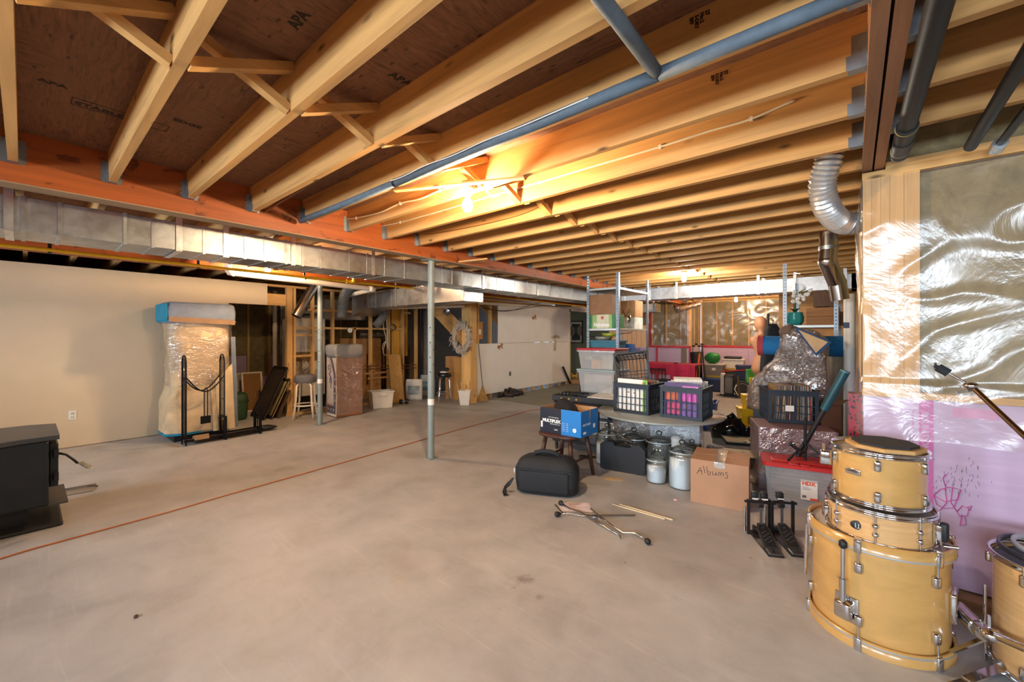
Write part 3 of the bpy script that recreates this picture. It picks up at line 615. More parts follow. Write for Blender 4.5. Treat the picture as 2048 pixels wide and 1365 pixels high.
yk = YJ(6)-.025; pts = [PYp(u, v, yk) for u, v in ((765, 452), (800, 445), (876, 424), (930, 408), (1012, 384), (1080, 365), (1190, 332), (1320, 294), (1420, 262), (1502, 238), (1590, 200))]; cable(pts, .0065, CAB, 'long white cable stapled along the joist behind the bulb')
pts = [PYp(u, v, YJ(5)+.06) for u, v in ((958, 370), (968, 377), (976, 385), (984, 394), (1000, 390))]; cable(pts, .0055, CAB, 'short white cable looping from lampholder over the joist edge', False)
yk = YJ(7)-.03; pts = [PYp(u, v, yk) for u, v in ((850, 470), (900, 462), (970, 448), (1040, 430), (1090, 408))]; cable(pts, .004, mat('#8a5a30', .6), 'thin brown wire along the joist beyond the lit bulb', False)
t = ob('wood_shim', MB().bar((-2.35, YJ(4)+.02, ZJ-.012), (-1.55, YJ(5)+.0, ZJ-.01), .04, .012), STUDX, ce)
a, b_ = PZ(873, 530, 2.285), PZ(975, 519, 2.35); ob('wood_batten', MB().bar(a, b_, .09, .018), STUDX, label='pale loose batten lodged between steel post top and joists', cat='board')
# gas, plastic and other pipes beyond the main duct
YEL = mat('#e8b21c', .4, .1, .1)
t = thing('gas_pipe', 'yellow painted gas pipe strapped under joists beyond the main duct', 'pipe', (0, 0, 0))
g = [PXp(u, v, -5.6) for u, v in ((-60, 482), (0, 488), (340, 523), (470, 538))]
ob('pipe_length', MB().cyl((-5.6, -1.5, 2.2), (-5.6, 3.0, 2.2), .017, n=14), YEL, t); ob('pipe_length', MB().cyl((-5.6, 3.1, 2.2), (-5.6, 11.0, 2.2), .017, n=14), YEL, t)
ob('tee', MB().cyl((-5.6, 2.98, 2.2), (-5.6, 3.12, 2.2), .026, n=14).cyl((-5.6, 3.05, 2.2), (-5.52, 3.05, 2.2), .024, n=12).cyl((-5.52, 3.05, 2.19), (-5.52, 3.05, 2.26), .024, n=12), YEL, t)
for y in (.15, 1.25, 2.4, 4.2): ob('strap', MB().box(-5.62, -5.58, y-.012, y+.012, 2.17, 2.18).box(-5.622, -5.619, y-.012, y+.012, 2.18, ZJ), BLACKM, t)
t = thing('white_drain', 'white plastic drain pipe slung below the gas pipe', 'pipe', (0, 0, 0)); WPV = mat('#efe4d2', .4, 0, .03)
y0, y1 = PXp(465, 545, -6.2).y, PXp(742, 577, -6.2).y
ob('pipe_length', MB().cyl((-6.2, y0, 2.235), (-6.2, y1, 2.2), .04, n=20), WPV, t)
ob('elbow', MB().tube([(-6.2, y0+.02, 2.235), (-6.2, y0-.03, 2.24), (-6.2, y0-.05, 2.28), (-6.2, y0-.05, 2.45)], .044, 16), WPV, t)
ob('elbow', MB().tube([(-6.2, y1-.04, 2.2), (-6.2, y1+.04, 2.2), (-6.26, y1+.08, 2.2), (-6.35, y1+.08, 2.195)], .044, 16), WPV, t); ob('pipe_length', MB().cyl((-6.34, y1+.08, 2.195), (-7.3, y1+.1, 2.15), .036, n=18), WPV, t)
t = thing('white_vent', 'white plastic vent pipe running behind the corner post along white panels', 'pipe', (0, 0, 0))
ob('pipe_length', MB().cyl(PD(772, 616, 8.2), PD(930, 612, 8.6), .035, n=16), WPV, t); ob('pipe_length', MB().cyl(PXp(955, 606, XP+.08), PXp(1150, 617, XP+.08), .035, n=16), WPV, t)
for i, (dv, sag) in enumerate(((0, 9), (3, 5))):
    P = [PXp(u, 614+dv+sag*math.sin((u-965)/170*PI*2), XP+.14) for u in range(965, 1140, 12)]; ob('black_wire', MB().tube(P, .006, 6), BLACKP, label='thin black wire drooping %s along the white panel wall' % ('lower', 'higher')[i], cat='wire')
# furnace room services
a = PXp(545, 560, XD+.1)
t = thing('vent_pipe', 'plain round metal pipe slanting down open-ended before the stud wall', 'pipe', (0, 0, 0)); RP = mat('#a9a6a0', .25, 1., .08)
A_, B_ = PXp(630, 568, -6.9), PXp(592, 633, -6.9); ob('pipe_length', MB().cyl(A_, B_, .075, n=20, caps=False), RP, t); ob('collar', MB().cyl(A_+(B_-A_)*.22, A_+(B_-A_)*.28, .08, n=20), RP, t)
flex([A_+Vector((0, .16, .3)), A_+Vector((0, .12, .15)), A_+Vector((0, .05, .05)), A_], .07, 'bellows', '', '', RP, .02, .006, 18, t)
flex([PXp(u, v, -6.95) for u, v in ((720, 572), (703, 576), (690, 590), (686, 610), (684, 636))], .085, 'flexible_duct', 'grey ribbed flexible duct hanging open-ended in front of the studs', 'duct', mat('#8a8a86', .5, .3, .1), .02, .007, 18)
flex([PXp(u, v, -7.3) for u, v in ((768, 612), (768, 630), (762, 640), (752, 652))], .075, 'flexible_duct', 'grey ribbed flexible duct elbow below the branch duct', 'duct', mat('#8a8a86', .5, .3, .1), .02, .007, 18)
flex([PXp(u, v, -7.75) for u, v in ((855, 600), (854, 660), (853, 740), (853, 800))], .09, 'flexible_duct', 'tall grey ribbed flexible duct hanging to the floor behind the banded post', 'duct', mat('#8f8e8a', .5, .3, .1), .02, .005, 18)
t = thing('furnace', 'white panelled furnace cabinet behind the open studs', 'furnace', (0, 0, 0))
a, b_ = PXp(586, 640, -8.1), PXp(650, 640, -8.1); ob('cabinet', MB().box(-8.6, -8.1, a.y, b_.y, .25, 1.75), mat('#e2dbcf', .4, 0, .04), t, bev=.006); ob('brown_panel', MB().box(-8.098, -8.094, a.y, b_.y-.06, .92, 1.1), mat('#8a7350', .6), t)
ob('lower_cabinet', MB().box(-8.6, -8.08, a.y, b_.y+.1, 0, .25), BLACKM, t); ob('plenum', MB().box(-8.55, -8.15, b_.y-.1, b_.y+.9, 1.75, 2.15), GALV, t)
for i in range(3): ob('supply_pipe', MB().cyl((-8.3, a.y+.05+i*.1, 1.76+i*.12), (-8.3, a.y+1.6, 1.8+i*.12), .05, n=14), GALV, t)
for i in range(4):
    pts = [PXp(590+i*8+6*math.sin(j), 722+j*5, -8.07+.03*math.sin(j*2+i)) for j in range(5)]; cable(pts, .008, mat(('#d8d0c0', '#c9a24a', '#d8d0c0', '#8d7a60')[i], .5), ('white', 'yellow', 'ivory', 'tan')[i]+' low voltage cable hanging beneath the furnace cabinet', False)
t = thing('pipe_stack', 'white vertical plastic stack with couplings inside the left doorway', 'pipe', (0, 0, 0))
p = PXp(550, 700, -8.8); ob('pipe_length', MB().cyl((-8.8, p.y, .7), (-8.8, p.y, 2.3), .04, n=16), WPV, t); ob('coupling', MB().cyl((-8.8, p.y, 1.5), (-8.8, p.y, 1.62), .047, n=16), WPV, t); ob('elbow', MB().tube([(-8.8, p.y, .75), (-8.8, p.y+.02, .66), (-8.74, p.y+.1, .58), (-8.7, p.y+.16, .5), (-8.7, p.y+.16, 0)], .043, 14), WPV, t)
t = thing('sheet_metal_plenum', 'tall grey sheet metal plenum inside the left doorway', 'duct', (0, 0, 0)); p = PXp(563, 700, -9.1); ob('casing', MB().box(-9.5, -9.1, p.y-.02, p.y+.4, .0, 2.1), mat('#8f8d88', .4, .7, .1), t, bev=.01)
for z in (1.05, 1.3, 1.55): ob('louver', MB().box(-9.099, -9.09, p.y, p.y+.16, z, z+.1), mat('#c9c5bd', .4, .5), t)
# plywood service board with round meter and cables
a, b_ = PXp(783, 600, XD-.12), PXp(815, 712, XD-.12)
t = thing('plywood_board', 'yellow plywood service board hung between the open studs', 'board', (0, 0, 0)); ob('board', MB().box(XD-.135, XD-.118, a.y, b_.y, b_.z, a.z-.05), wood('#dba640', 2, knots=False), t)
p = PXp(786, 655, XD-.0); t = thing('light_fixture', 'clear round cage lamp clipped to a stud by the plywood board', 'lamp', p); ob('dome', MB().sph((0,0,0), .07, 16), GLASS, t); ob('rim', MB().lathe([(.07, -.008), (.078, 0), (.07, .008)], n=20, M=Matrix.Rotation(R(90), 4, 'Y')), GALV, t)
p = PXp(699, 661, XD); t = thing('pressure_gauge', 'small round white gauge on the horizontal blocking', 'gauge', p); ob('dial', MB().cyl((0,0,0), (.02,0,0), .05, n=20), WHITEP, t); ob('bezel', MB().lathe([(.05, 0), (.057, .012), (.05, .024)], n=20, M=Matrix.Rotation(R(90), 4, 'Y')), GALV, t); ob('needle', MB().bar((.021, -.02, -.02), (.021, .015, .02), .006, .002), BLACKP, t)
for i, (us) in enumerate((((756, 626), (765, 640), (768, 660), (772, 680), (766, 705), (774, 712)), ((758, 622), (770, 632), (774, 650), (776, 690), (779, 700)), ((765, 700), (766, 690), (772, 684), (776, 700)))):
    cable([PXp(u, v, XD+.02) for u, v in us], .007, CAB, ('long white cable looping down the stud left of the plywood board', 'white cable dropping straight beside the plywood board stud', 'short white cord loop beside the plywood board stud')[i], False)
for i, dx in enumerate((0, 6, 11)): 
    P = [PXp(838+dx, v, XD-.15) for v in (604, 700, 735)]; P.append(PXp(842+dx, 737, XD-.15)); ob('water_pipe', MB().tube(P, .012, 8), mat('#6b4a3a', .4, .6), label=('first', 'second', 'third')[i]+' thin copper riser from the stud beside the ribbed duct', cat='pipe')
for i, v in enumerate((731, 737)): ob('rail_pipe', MB().cyl(PXp(728, v+2, XD+.01), PXp(832, v-1, XD+.01), .01, n=8), mat('#8a5a3a', .4, .5), label=('upper', 'lower')[i]+' thin horizontal copper pipe across the open studs', cat='pipe')
p = PXp(715, 690, -8.2); ob('hot_water_duct', MB().cyl(PXp(716, 668, -8.3), PXp(770, 668, -8.3), .1, n=18), mat('#a5a29e', .3, .9), label='horizontal bright round duct behind the horizontal blocking', cat='duct')
a, b_ = PXp(680, 680, -8.4), PXp(762, 680, -8.4); t = thing('tan_cabinet', 'tan metal cabinet standing behind the open studs', 'cabinet', (0, 0, 0)); y0, y1 = a.y+.62, b_.y-.25; ob('casing', MB().box(-8.9, -8.4, a.y, y0, 0, 1.35).box(-8.9, -8.4, y1, b_.y, 0, 1.35).box(-8.9, -8.4, y0, y1, 0, .3).box(-8.9, -8.4, y0, y1, 1.0, 1.35).box(-8.9, -8.88, y0, y1, .3, 1.0), mat('#c08f56', .6), t)
p = PD(885, 628, 8.6); ob('clamp_lamp', MB().lathe([(.02, 0), (.03, .04), (.09, .13)], n=16, M=Matrix.Translation(p) @ Matrix.Rotation(R(70), 4, 'Y')), FOIL, label='small silver clamp lamp shade hung behind the corner post', cat='lamp')
# ================================================================ LEFT SIDE
def kpx(v): return H/(v-HY)                      # metres per pixel at a floor pixel row
STOVE = mat('#23282d', .42, .35, .15, 6)
t = thing('wood_stove', 'black steel wood stove on a dark hearth pad', 'stove', (-4.62, .12, 0))
ob('firebox', MB().box(-.68, 0, -.85, 0, .15, .63), STOVE, t, bev=.012)
ob('pedestal', MB().box(-.6, -.06, -.8, -.1, .03, .15), BLACKM, t)
ob('top_plate', MB().prism([(-.73, -.9), (.035, -.9), (.035, -.28), (-.015, -.14), (-.03, .055), (-.66, .055), (-.73, -.1)], .632, .665), mat('#4a4d50', .38, .5, .25, 5), t, bev=.006)
ob('hearth_pad', MB().box(-.75, .07, -.95, .07, 0, .028), mat('#1d1c1c', .6), t, bev=.012)
d_ = ob('door', MB().box(-.6, -.06, 0, .05, .27, .6), STOVE, t, bev=.01)
for z in (.32, .5): ob('hinge', MB().cyl((-.035, .035, z), (-.035, .035, z+.06), .016, n=12), BLACKM, d_)
ob('handle', MB().tube([(-.06, .05, .52), (-.06, .09, .5), (-.055, .13, .45), (-.055, .15, .42)], .008, 8), BLACKM, d_)
hp = [(-.055+.018*math.cos(a*.9), .165+.018*math.sin(a*.9)+.0012*a, .425-.0013*a) for a in range(0, 46)]; ob('coil_grip', MB().tube(hp, .004, 5), mat('#c9c2ae', .3, .9), d_)
ob('ash_lip', MB().prism([(-.6, .0), (-.05, .0), (-.05, .1), (-.6, .1)], .13, .145), mat('#565553', .5, .5), t)
pl = PZ(146, 985); ob('metal_plate', MB().box(-.14, .14, -.09, .09, .002, .006).add([(-.14, .09, .006), (.14, .09, .006), (.14, .1, .02), (-.14, .1, .02)], [(0,1,2,3)]), mat('#9b948a', .35, .7), label='small bent grey metal plate on floor beside the stove', cat='plate', loc=(pl.x, pl.y, 0), rz=R(80))
p = PZ(180, 975); ob('floor_debris', MB().tube([(p.x-.08, p.y-.05, .005), (p.x, p.y, .008), (p.x+.03, p.y+.05, .005)], .005, 5), mat('#4a3424', .9), label='dark twig lying on floor beside the stove', cat='twig')
# outlet on the left wall
p = PXp(145, 831, XD); t = thing('wall_outlet', 'white duplex outlet on the beige left wall', 'outlet', (XD, p.y, p.z)); ob('cover_plate', MB().box(0, .006, -.035, .035, -.057, .057), WHITEP, t, bev=.003)
for s in (-1, 1): r_ = ob('receptacle', MB().rb(.004, .009, -.017, .017, s*.024-.015, s*.024+.015, .004), mat('#dcd7cc', .4), t); ob('slot', MB().box(.0085, .0095, -.008, -.005, s*.024-.005, s*.024+.006).box(.0085, .0095, .005, .008, s*.024-.005, s*.024+.006), BLACKP, r_)
# wrapped upright cabinet in moving blankets
QB = fabric('#7d8aa0', 26); QT = fabric('#2f8fae', 26); QC = fabric('#d8bd96', 22); HEM = fabric('#1f86a8')
y0, y1 = 1.22, 1.93; cy = (y0+y1)/2
t = thing('wrapped_cabinet', 'tall upright cabinet bundled in moving blankets and stretch wrap by left wall', 'cabinet', (-7.15, cy, 0), R(90))
def loop(z, w, d, amp=0, seed=0, n=48, e=.32):
    out = []
    for k in range(n):
        a = 2*PI*k/n; c, s = math.cos(a), math.sin(a); x = w/2*math.copysign(abs(c)**e, c); y = d/2*math.copysign(abs(s)**e, s)
        q = 1+amp*noise.noise((x*5+seed, y*5, z*3+seed)); out.append((x*q, y*q, z))
    return out
def loft(loops, cap=True):
    n = len(loops[0]); m = MB(); V = [p for l in loops for p in l]
    fs = [(i*n+k, i*n+(k+1) % n, (i+1)*n+(k+1) % n, (i+1)*n+k) for i in range(len(loops)-1) for k in range(n)]
    if cap: fs += [tuple(range(n))[::-1], tuple(range((len(loops)-1)*n, len(loops)*n))]
    return m.add(V, fs, None, True)
def lerp_prof(prof, z):
    for (z0, *a), (z1, *b) in zip(prof, prof[1:]):
        if z0 <= z <= z1: q = (z-z0)/(z1-z0); q = q*q*(3-2*q); return [u+(w-u)*q for u, w in zip(a, b)]
    return prof[-1][1:]
prof = [(.1, .80, .66, .06), (.5, .74, .60, .06), (.75, .66, .56, .07), (1.0, .64, .54, .07), (1.5, .68, .56, .05), (1.6, .72, .58, .03)]
zs = [.1+1.5*i/40 for i in range(41)]
def folds(l, z):
    return [(x*(1+.03*math.sin(math.atan2(y, x)*9+z*2)*max(0, .75-z)), y*(1+.06*math.sin(math.atan2(y, x)*11+z)*max(0, .75-z)), zz) for x, y, zz in l]
def crease(l, z): return [(x+.012*noise.noise((x*6+z*5, y*6, z*3)), y-.05*max(0, noise.noise((x*5-z*4, 1.7, z*2.2)))*(y < 0)+.02*abs(noise.noise((x*9+z*7, 4, z*4)))*(y < 0), zz) for x, y, zz in l]
ob('blanket_body', loft([crease(folds(loop(z, *lerp_prof(prof, z), n=96), z), z) for z in zs]), QC, t)
ob('stretch_wrap', loft([loop(z, *[q+.05 for q in lerp_prof(prof, z)[:2]], .12, 3, n=96) for z in zs if z > .72], False), WRAP, t)
ob('blanket_cap', loft([loop(z, w_, d_, .02, 5, n=64, e=.2) for z, w_, d_ in ((1.58, .75, .62), (1.66, .79, .66), (1.75, .8, .67), (1.84, .77, .64), (1.865, .72, .6))]), QB, t)
ob('teal_flap', loft([[(x*1.004-.012, y, z) for x, y, z in loop(z, .8, .66, .02, 5, n=64, e=.2) if x < -.36] for z in (1.62, 1.68, 1.76, 1.84)], False), QT, t)
ob('hem', loft([loop(z, .80, .67, .02, 5, n=64, e=.2) for z in (1.6, 1.605, 1.625, 1.63)], False), HEM, t); ob('hem', loft([folds(loop(z, .81, .67, .06, n=96), .1) for z in (.095, .1, .125)], False), HEM, t)
ob('cream_flap', MB().grid(lambda u, v: (.1+.26*u-.02*v, -.375+.05*v-.012*math.sin(u*9+v*3), .1+v*(.62+.3*u)), 10, 10), fabric('#e2cba4', 22), t)
ob('grey_flap', MB().add([(.34, -.34, .1), (.42, -.3, .1), (.39, -.28, 1.4), (.33, -.3, 1.4)], [(0,1,2,3)]), QB, t)
ob('brown_tape', MB().add([(-.37, -.338, 1.6), (.37, -.338, 1.57), (.37, -.345, 1.64), (-.37, -.345, 1.67)], [(0,1,2,3)]), mat('#96785e', .3), t)
ob('wheeled_base', MB().box(-.3, .3, -.24, .24, 0, .11), BLACKP, t)
# firewood rack and hearth tools
p = PZ(372, 893); t = thing('firewood_rack', 'tall black wrought firewood rack with arched ends and log cradle', 'rack', (p.x, p.y, 0), R(92))
BI = mat('#17161a', .5, .6, .2); HT = 1.16
for i, x in enumerate((0, .42)):
    for dy in (0, .17):
        ob('upright', MB().cyl((x, dy, .0), (x, dy, HT-.1), .009, n=8), BI, t)
    arc = [(x, .085-.085*math.cos(a*PI/12), HT-.1+.1*math.sin(a*PI/12)) for a in range(13)]; ob('arch', MB().tube(arc, .009, 8), BI, t)
    ob('inner_bar', MB().cyl((x, .06, .1), (x, .06, HT-.03), .005, n=6).cyl((x, .115, .1), (x, .115, HT-.03), .005, n=6), BI, t)
    for z in (.3, .55, .8): ob('cross_bar', MB().cyl((x, 0, z), (x, .17, z), .005, n=6), BI, t)
for dy in (0, .17): ob('crescent', MB().tube([(.42*a/14, dy, .88-.2*math.sin(PI*a/14)) for a in range(15)], .008, 8), BI, t)
for dy in (0, .17): ob('base_rail', MB().bar((-.02, dy, .06), (.9, dy, .06), .02, .03), BI, t)
ob('tray', MB().box(0, .88, .0, .17, .045, .055), mat('#4a4038', .8), t)
for x in (.43, .86):
    ob('end_frame', MB().bar((x, -.02, 0), (x, -.02, .32), .025, .025).bar((x, .19, 0), (x, .19, .32), .025, .025).bar((x, -.02, .31), (x, .19, .31), .025, .02).bar((x, -.02, .24), (x, .19, .24), .02, .015), BI, t)
    for j in range(3): ob('scroll_bar', MB().tube([(x, .03+.06*j, .05), (x+.01, .05+.06*j, .15), (x, .03+.06*j, .24)], .007, 6), BI, t)
ob('post', MB().bar((.86, .02, .3), (.86, .02, .62), .018, .018), BI, t)
tp = t.matrix_basis @ Vector((.2, .05, .2)); q = thing('hearth_shovel', 'small black hearth shovel and brush hanging in the firewood rack', 'shovel', (p.x, p.y, 0), R(92))
for x in (.19, .225): ob('shaft', MB().cyl((x, -.015, .35), (x, -.015, .7), .006, n=8), BI, q)
ob('hook', MB().tube([(.19, -.015, .7), (.2, -.02, .73), (.215, -.02, .73), (.225, -.015, .7)], .005, 6), BI, q); ob('blade', MB().box(.15, .26, -.03, .0, .26, .36), BI, q, bev=.006)
p2 = PZ(530, 862); ob('crumpled_bag', MB().sph((0, 0, .045), .1, 14, (1.5, .7, .4)).warp(lambda v: v+Vector((noise.noise(v*14), noise.noise(v*14+Vector((5,0,0))), 0))*.03), BLACKP, label='crumpled black cloth bundle on floor at the end of the firewood rack', cat='cloth', loc=(p2.x, p2.y, .0), rz=R(80))
p2 = PZ(345, 893); ob('wood_strip', MB().box(-.12, .12, -.018, .018, 0, .01), wood('#b08a66', 0, knots=False), label='thin wood strip on floor in front of the wrapped cabinet', cat='wood', loc=(p2.x, p2.y, 0), rz=R(20), bev=.002)
p2 = PZ(402, 878, .06); t = thing('kindling', 'small split log lying in the firewood rack tray', 'log', p2, R(92)); ob('bark', MB().prism([(-.05, 0), (.05, 0), (.04, .045), (-.02, .06)], -.08, .08, Matrix.Rotation(R(90), 4, 'Y') @ Matrix.Rotation(R(90), 4, 'Z')), wood('#a98460', 0), t)
# things leaning inside the left doorway
p = PXp(480, 815, -7.95); t = thing('storage_tub', 'dark green rounded storage tub on floor inside the left doorway', 'tub', (-8.05, 2.27, 0)); ob('shell', loft([loop(z, w_, w_*.8, .01, 1, e=.45) for z, w_ in ((0, .4), (.04, .43), (.3, .46), (.4, .44), (.44, .4))]), mat('#2e4a2c', .5), t); ob('rim', loft([loop(z, .475, .385, 0, 1, e=.45) for z in (.3, .33)], False), mat('#26401f', .5), t)
def leaning(name, label, cat, u0, u1, v0, v1, x, tilt, frame, field, fw_=.03, th=.02):
    a, b_ = PXp(u0, v1, x), PXp(u1, v1, x); h = PXp(u0, v0, x).z-max(0, a.z); w_ = b_.y-a.y
    t = thing(name, label, cat, (x, a.y, 0)); t.rotation_euler = (0, -tilt, 0)
    ob('field', MB().box(-th*.6, -th*.2, 0, w_, .01, h), field, t)
    m = MB(); m.box(-th, 0, 0, w_, 0, fw_); m.box(-th, 0, 0, w_, h-fw_, h); m.box(-th, 0, 0, fw_, fw_, h-fw_); m.box(-th, 0, w_-fw_, w_, fw_, h-fw_); ob('frame', m, frame, t, bev=.003); return t
leaning('cork_board', 'cork board with white frame leaning inside the left doorway', 'board', 486, 528, 720, 800, -8.6, R(8), mat('#d9cbb8', .6), mat('#8a6238', .9, 0, .15, 30))
leaning('white_bulletin_board', 'off-white panel with a top rail leaning behind the cork board', 'panel', 458, 488, 725, 800, -8.95, R(4), mat('#d6cfbe', .6), mat('#cfc6b4', .7))
for i, (y, w_, c, f, lb) in enumerate(((2.55, .05, '#171412', '#38302c', 'black picture frame leaning steeply against the doorway stud, outermost'), (2.67, .04, '#2e241c', '#b09a70', 'tan mounted print leaning among the black frames'), (2.77, .03, '#5a4430', '#6d5138', 'brown wooden frame leaning innermost among the black frames'))):
    t = thing('picture_frame', lb, 'picture frame', (-7.85+i*.02, y, 0)); t.rotation_euler = (R(-24), 0, 0); L = .95-.22*i
    ob('frame', MB().box(-.3, .3, 0, w_*.5, 0, L), mat(c, .5), t, bev=.004); ob('print', MB().box(-.25, .25, -.004, -.001, .06, L-.06).box(.3, .303, .005, w_*.5-.005, .05, L-.05), mat(f, .4, 0, .4, 4), t)
# bar stool with round steel legs
def stool(name, label, u, v, seat_z, r, leg, cush, back=False, leg_r=.012):
    p = PZ(u, v); t = thing(name, label, 'stool', (p.x, p.y, 0), YAW)
    ob('cushion', MB().lathe([(.001, seat_z), (r*.96, seat_z), (r, seat_z+.015), (r, seat_z+.1 if back else seat_z+.05), (r*.94, seat_z+.12 if back else seat_z+.07), (.001, seat_z+.13 if back else seat_z+.078)], n=28), cush, t)
    for k in range(4):
        a = PI/4+k*PI/2+.25; c, s = math.cos(a), math.sin(a)
        ob('leg', MB().tube([(c*r*.35, s*r*.35, seat_z-.01), (c*r*.7, s*r*.7, seat_z-.015), (c*r*.9, s*r*.9, seat_z-.06), (c*r*.98, s*r*.98, seat_z*.5), (c*r*1.12, s*r*1.12, .16), (c*r*1.28, s*r*1.28, .008)], leg_r, 10), leg, t)
    ob('foot_ring', MB().tube([(r*1.03*math.cos(2*PI*k/28), r*1.03*math.sin(2*PI*k/28), seat_z*.38) for k in range(28)], leg_r*.8, 8, True), leg, t); return t
stool('bar_stool', 'white tubular bar stool with thick grey cushion before the studs', 611, 837, .62, .175, mat('#eee3cf', .35), fabric('#6c6a6c'), True, .016)
stool('bar_stool', 'chrome stool with black vinyl seat behind the banded steel post', 889, 806, .55, .15, CHROME, mat('#151515', .25), False, .011)
p = PZ(889, 806); ob('folded_cloth', MB().rb(-.08, .06, -.06, .07, .63, .66, .012), mat('#d8cfc0', .8), label='pale folded cloth lying on the black vinyl stool seat', cat='cloth', loc=(p.x, p.y, 0), rz=.4)
p = PZ(889, 806); ob('knit_cap', MB().sph((.02, .05, .7), .05, 12, (1, 1, .8)), BLACKP, label='small black pouch sitting on the cloth upon the vinyl stool', cat='pouch', loc=(p.x, p.y, 0))
# wrapped game cabinet
p = PZ(673, 837); t = thing('game_cabinet', 'upright wood game cabinet with striped star side, wrapped in plastic film', 'cabinet', (p.x, p.y, 0), R(88))
ob('carcass', MB().box(0, .47, 0, .38, .01, 1.14), wood('#a2663a', 2, knots=False), t, bev=.004); ob('side_art', MB().box(-.004, 0, .01, .37, .02, 1.12), mat('#ece4d6', .5), t)
BL, RD = mat('#22305e', .5), mat('#b5382e', .5)
st_ = MB().box(-.006, -.0045, .02, .36, .06, .2).box(-.006, -.0045, .02, .085, .06, .75); st_.add([(-.006, .02, .75), (-.006, .085, .75), (-.006, .28, 1.12), (-.006, .2, 1.12)], [(0,1,2,3)]); ob('blue_band', st_, BL, t)
ob('red_stripe', MB().box(-.0065, -.005, .095, .36, .215, .225).box(-.0065, -.005, .095, .105, .215, .75).add([(-.006, .095, .75), (-.006, .11, .75), (-.006, .32, 1.12), (-.006, .3, 1.12)], [(0,1,2,3)]), RD, t)
def star(c, r): return [(c[0]+(r if k % 2 == 0 else r*.4)*math.sin(k*PI/5), c[1]+(r if k % 2 == 0 else r*.4)*math.cos(k*PI/5)) for k in range(10)]
for c in ((.3, .13), (.2, .13), (.1, .13), (.05, .3), (.05, .42), (.05, .54), (.05, .66)):
    q = star(c, .03); ob('star', MB().add([(-.0075, y, z) for y, z in q], [tuple(range(10))]), WHITEP, t)
ob('cycle_wheel', MB().tube([(-.007, .25+.045*math.cos(a*PI/8), .86+.045*math.sin(a*PI/8)) for a in range(16)], .006, 5, True).tube([(-.007, .22+.03*math.cos(a*PI/8), .62+.03*math.sin(a*PI/8)) for a in range(16)], .005, 5, True), BL, t)
ob('rider', MB().tube([(-.007, .23, .63), (-.007, .2, .7), (-.007, .26, .74), (-.007, .2, .8)], .012, 6).tube([(-.007, .26, .74), (-.007, .16, .66), (-.007, .2, .5)], .008, 6), mat('#6a4a86', .5), t)
ob('blanket_top', loft([[(x+.235, y+.19, z) for x, y, z in loop(z, w_, w_*.84, .03, 4, e=.22)] for z, w_ in ((1.03, .48), (1.1, .52), (1.2, .53), (1.25, .5), (1.265, .4))]), fabric('#8d8a86', 20), t)
ob('strap', loft([[(x+.235, y+.19, z) for x, y, z in loop(z, .505, .415, .0, 4, e=.15)] for z in (1.07, 1.1)], False), mat('#a98c68', .3), t)
ob('stretch_wrap', loft([[(x+.235, y+.19, z) for x, y, z in loop(z, .5, .41, .06, 9, n=96, e=.12)] for z in [.05+.05*i for i in range(21)]], False), WRAP, t)
# white tote, plank, bag, bucket and sticks
def tub(name, label, cat, p, rz, w_, d_, h, col, k=.86, m_=None, rim=.014):
    t = thing(name, label, cat, p, rz); mm = m_ or mat(col, .45, 0, .06); a, b_ = w_/2, d_/2; th = .006
    m = MB(); 
    for x0, x1, y0, y1 in ((-a, a, -b_, -b_+th), (-a, a, b_-th, b_), (-a, -a+th, -b_, b_), (a-th, a, -b_, b_)): m.box(x0, x1, y0, y1, 0, h)
    m.box(-a, a, -b_, b_, 0, th); m.warp(lambda v: Vector((v.x*(k+(1-k)*v.z/h), v.y*(k+(1-k)*v.z/h), v.z)))
    ob('shell', m, mm, t)
    ob('rim', MB().box(-a-rim, a+rim, -b_-rim, -b_+th, h-.025, h).box(-a-rim, a+rim, b_-th, b_+rim, h-.025, h).box(-a-rim, -a+th, -b_, b_, h-.025, h).box(a-th, a+rim, -b_, b_, h-.025, h), mm, t, bev=.004); return t
p = PZ(757, 818); t = tub('storage_tote', 'open white plastic tote on floor beside the wrapped game cabinet', 'tote', (p.x-.1, p.y+.12, 0), R(72), .42, .3, .33, '#e8e0d2'); ob('handle', MB().box(-.07, .07, -.18, -.15, .24, .27), mat('#dcd4c6', .5), t, bev=.004)
a, b_ = PXp(775, 820, XD+.05), PXp(800, 700, XD+.02); ob('leaning_plank', MB().bar((XD+.3, a.y+.1, .0), (XD+.02, a.y+.18, 1.0), .3, .018, up=(1, 0, .4)), wood('#d3a35c', 2), label='wide plywood offcut leaning on the open studs behind the white tote', cat='board')
p = PZ(805, 806); t = thing('speaker_pair', 'pair of small dark rollers on floor below the plywood board', 'wheels', (p.x+.12, p.y-.05, 0), YAW)
for s in (-1, 1): ob('wheel', MB().cyl((s*.06-.03, 0, .045), (s*.06+.03, 0, .045), .045, n=16), BLACKP, t)
ob('axle', MB().cyl((-.1, 0, .045), (.1, 0, .045), .012, n=8), GALV, t)
def sack(label, p, rz, w_, h, col, col2, txt=None):
    t = thing('salt_bag', label, 'bag', p, rz); m = loft([[(x, y, z) for x, y, z in loop(z*h, w_*(.95+.08*math.sin(z*PI)), .16*math.sin(min(1, z*1.1+.12)*PI*.93)+.012, .05, 3, e=.6)] for z in [i/12 for i in range(13)]]); ob('sack', m, mat(col, .4, 0, .15, 12), t)
    ob('print', MB().grid(lambda u, v: ((u-.5)*w_*.66, -(.08*math.sin(min(1, (.3+.4*v)*1.1+.12)*PI*.93)+.012)-.008, h*(.3+.4*v)), 6, 6), mat(col2, .5, 0, .4, 9), t); return t
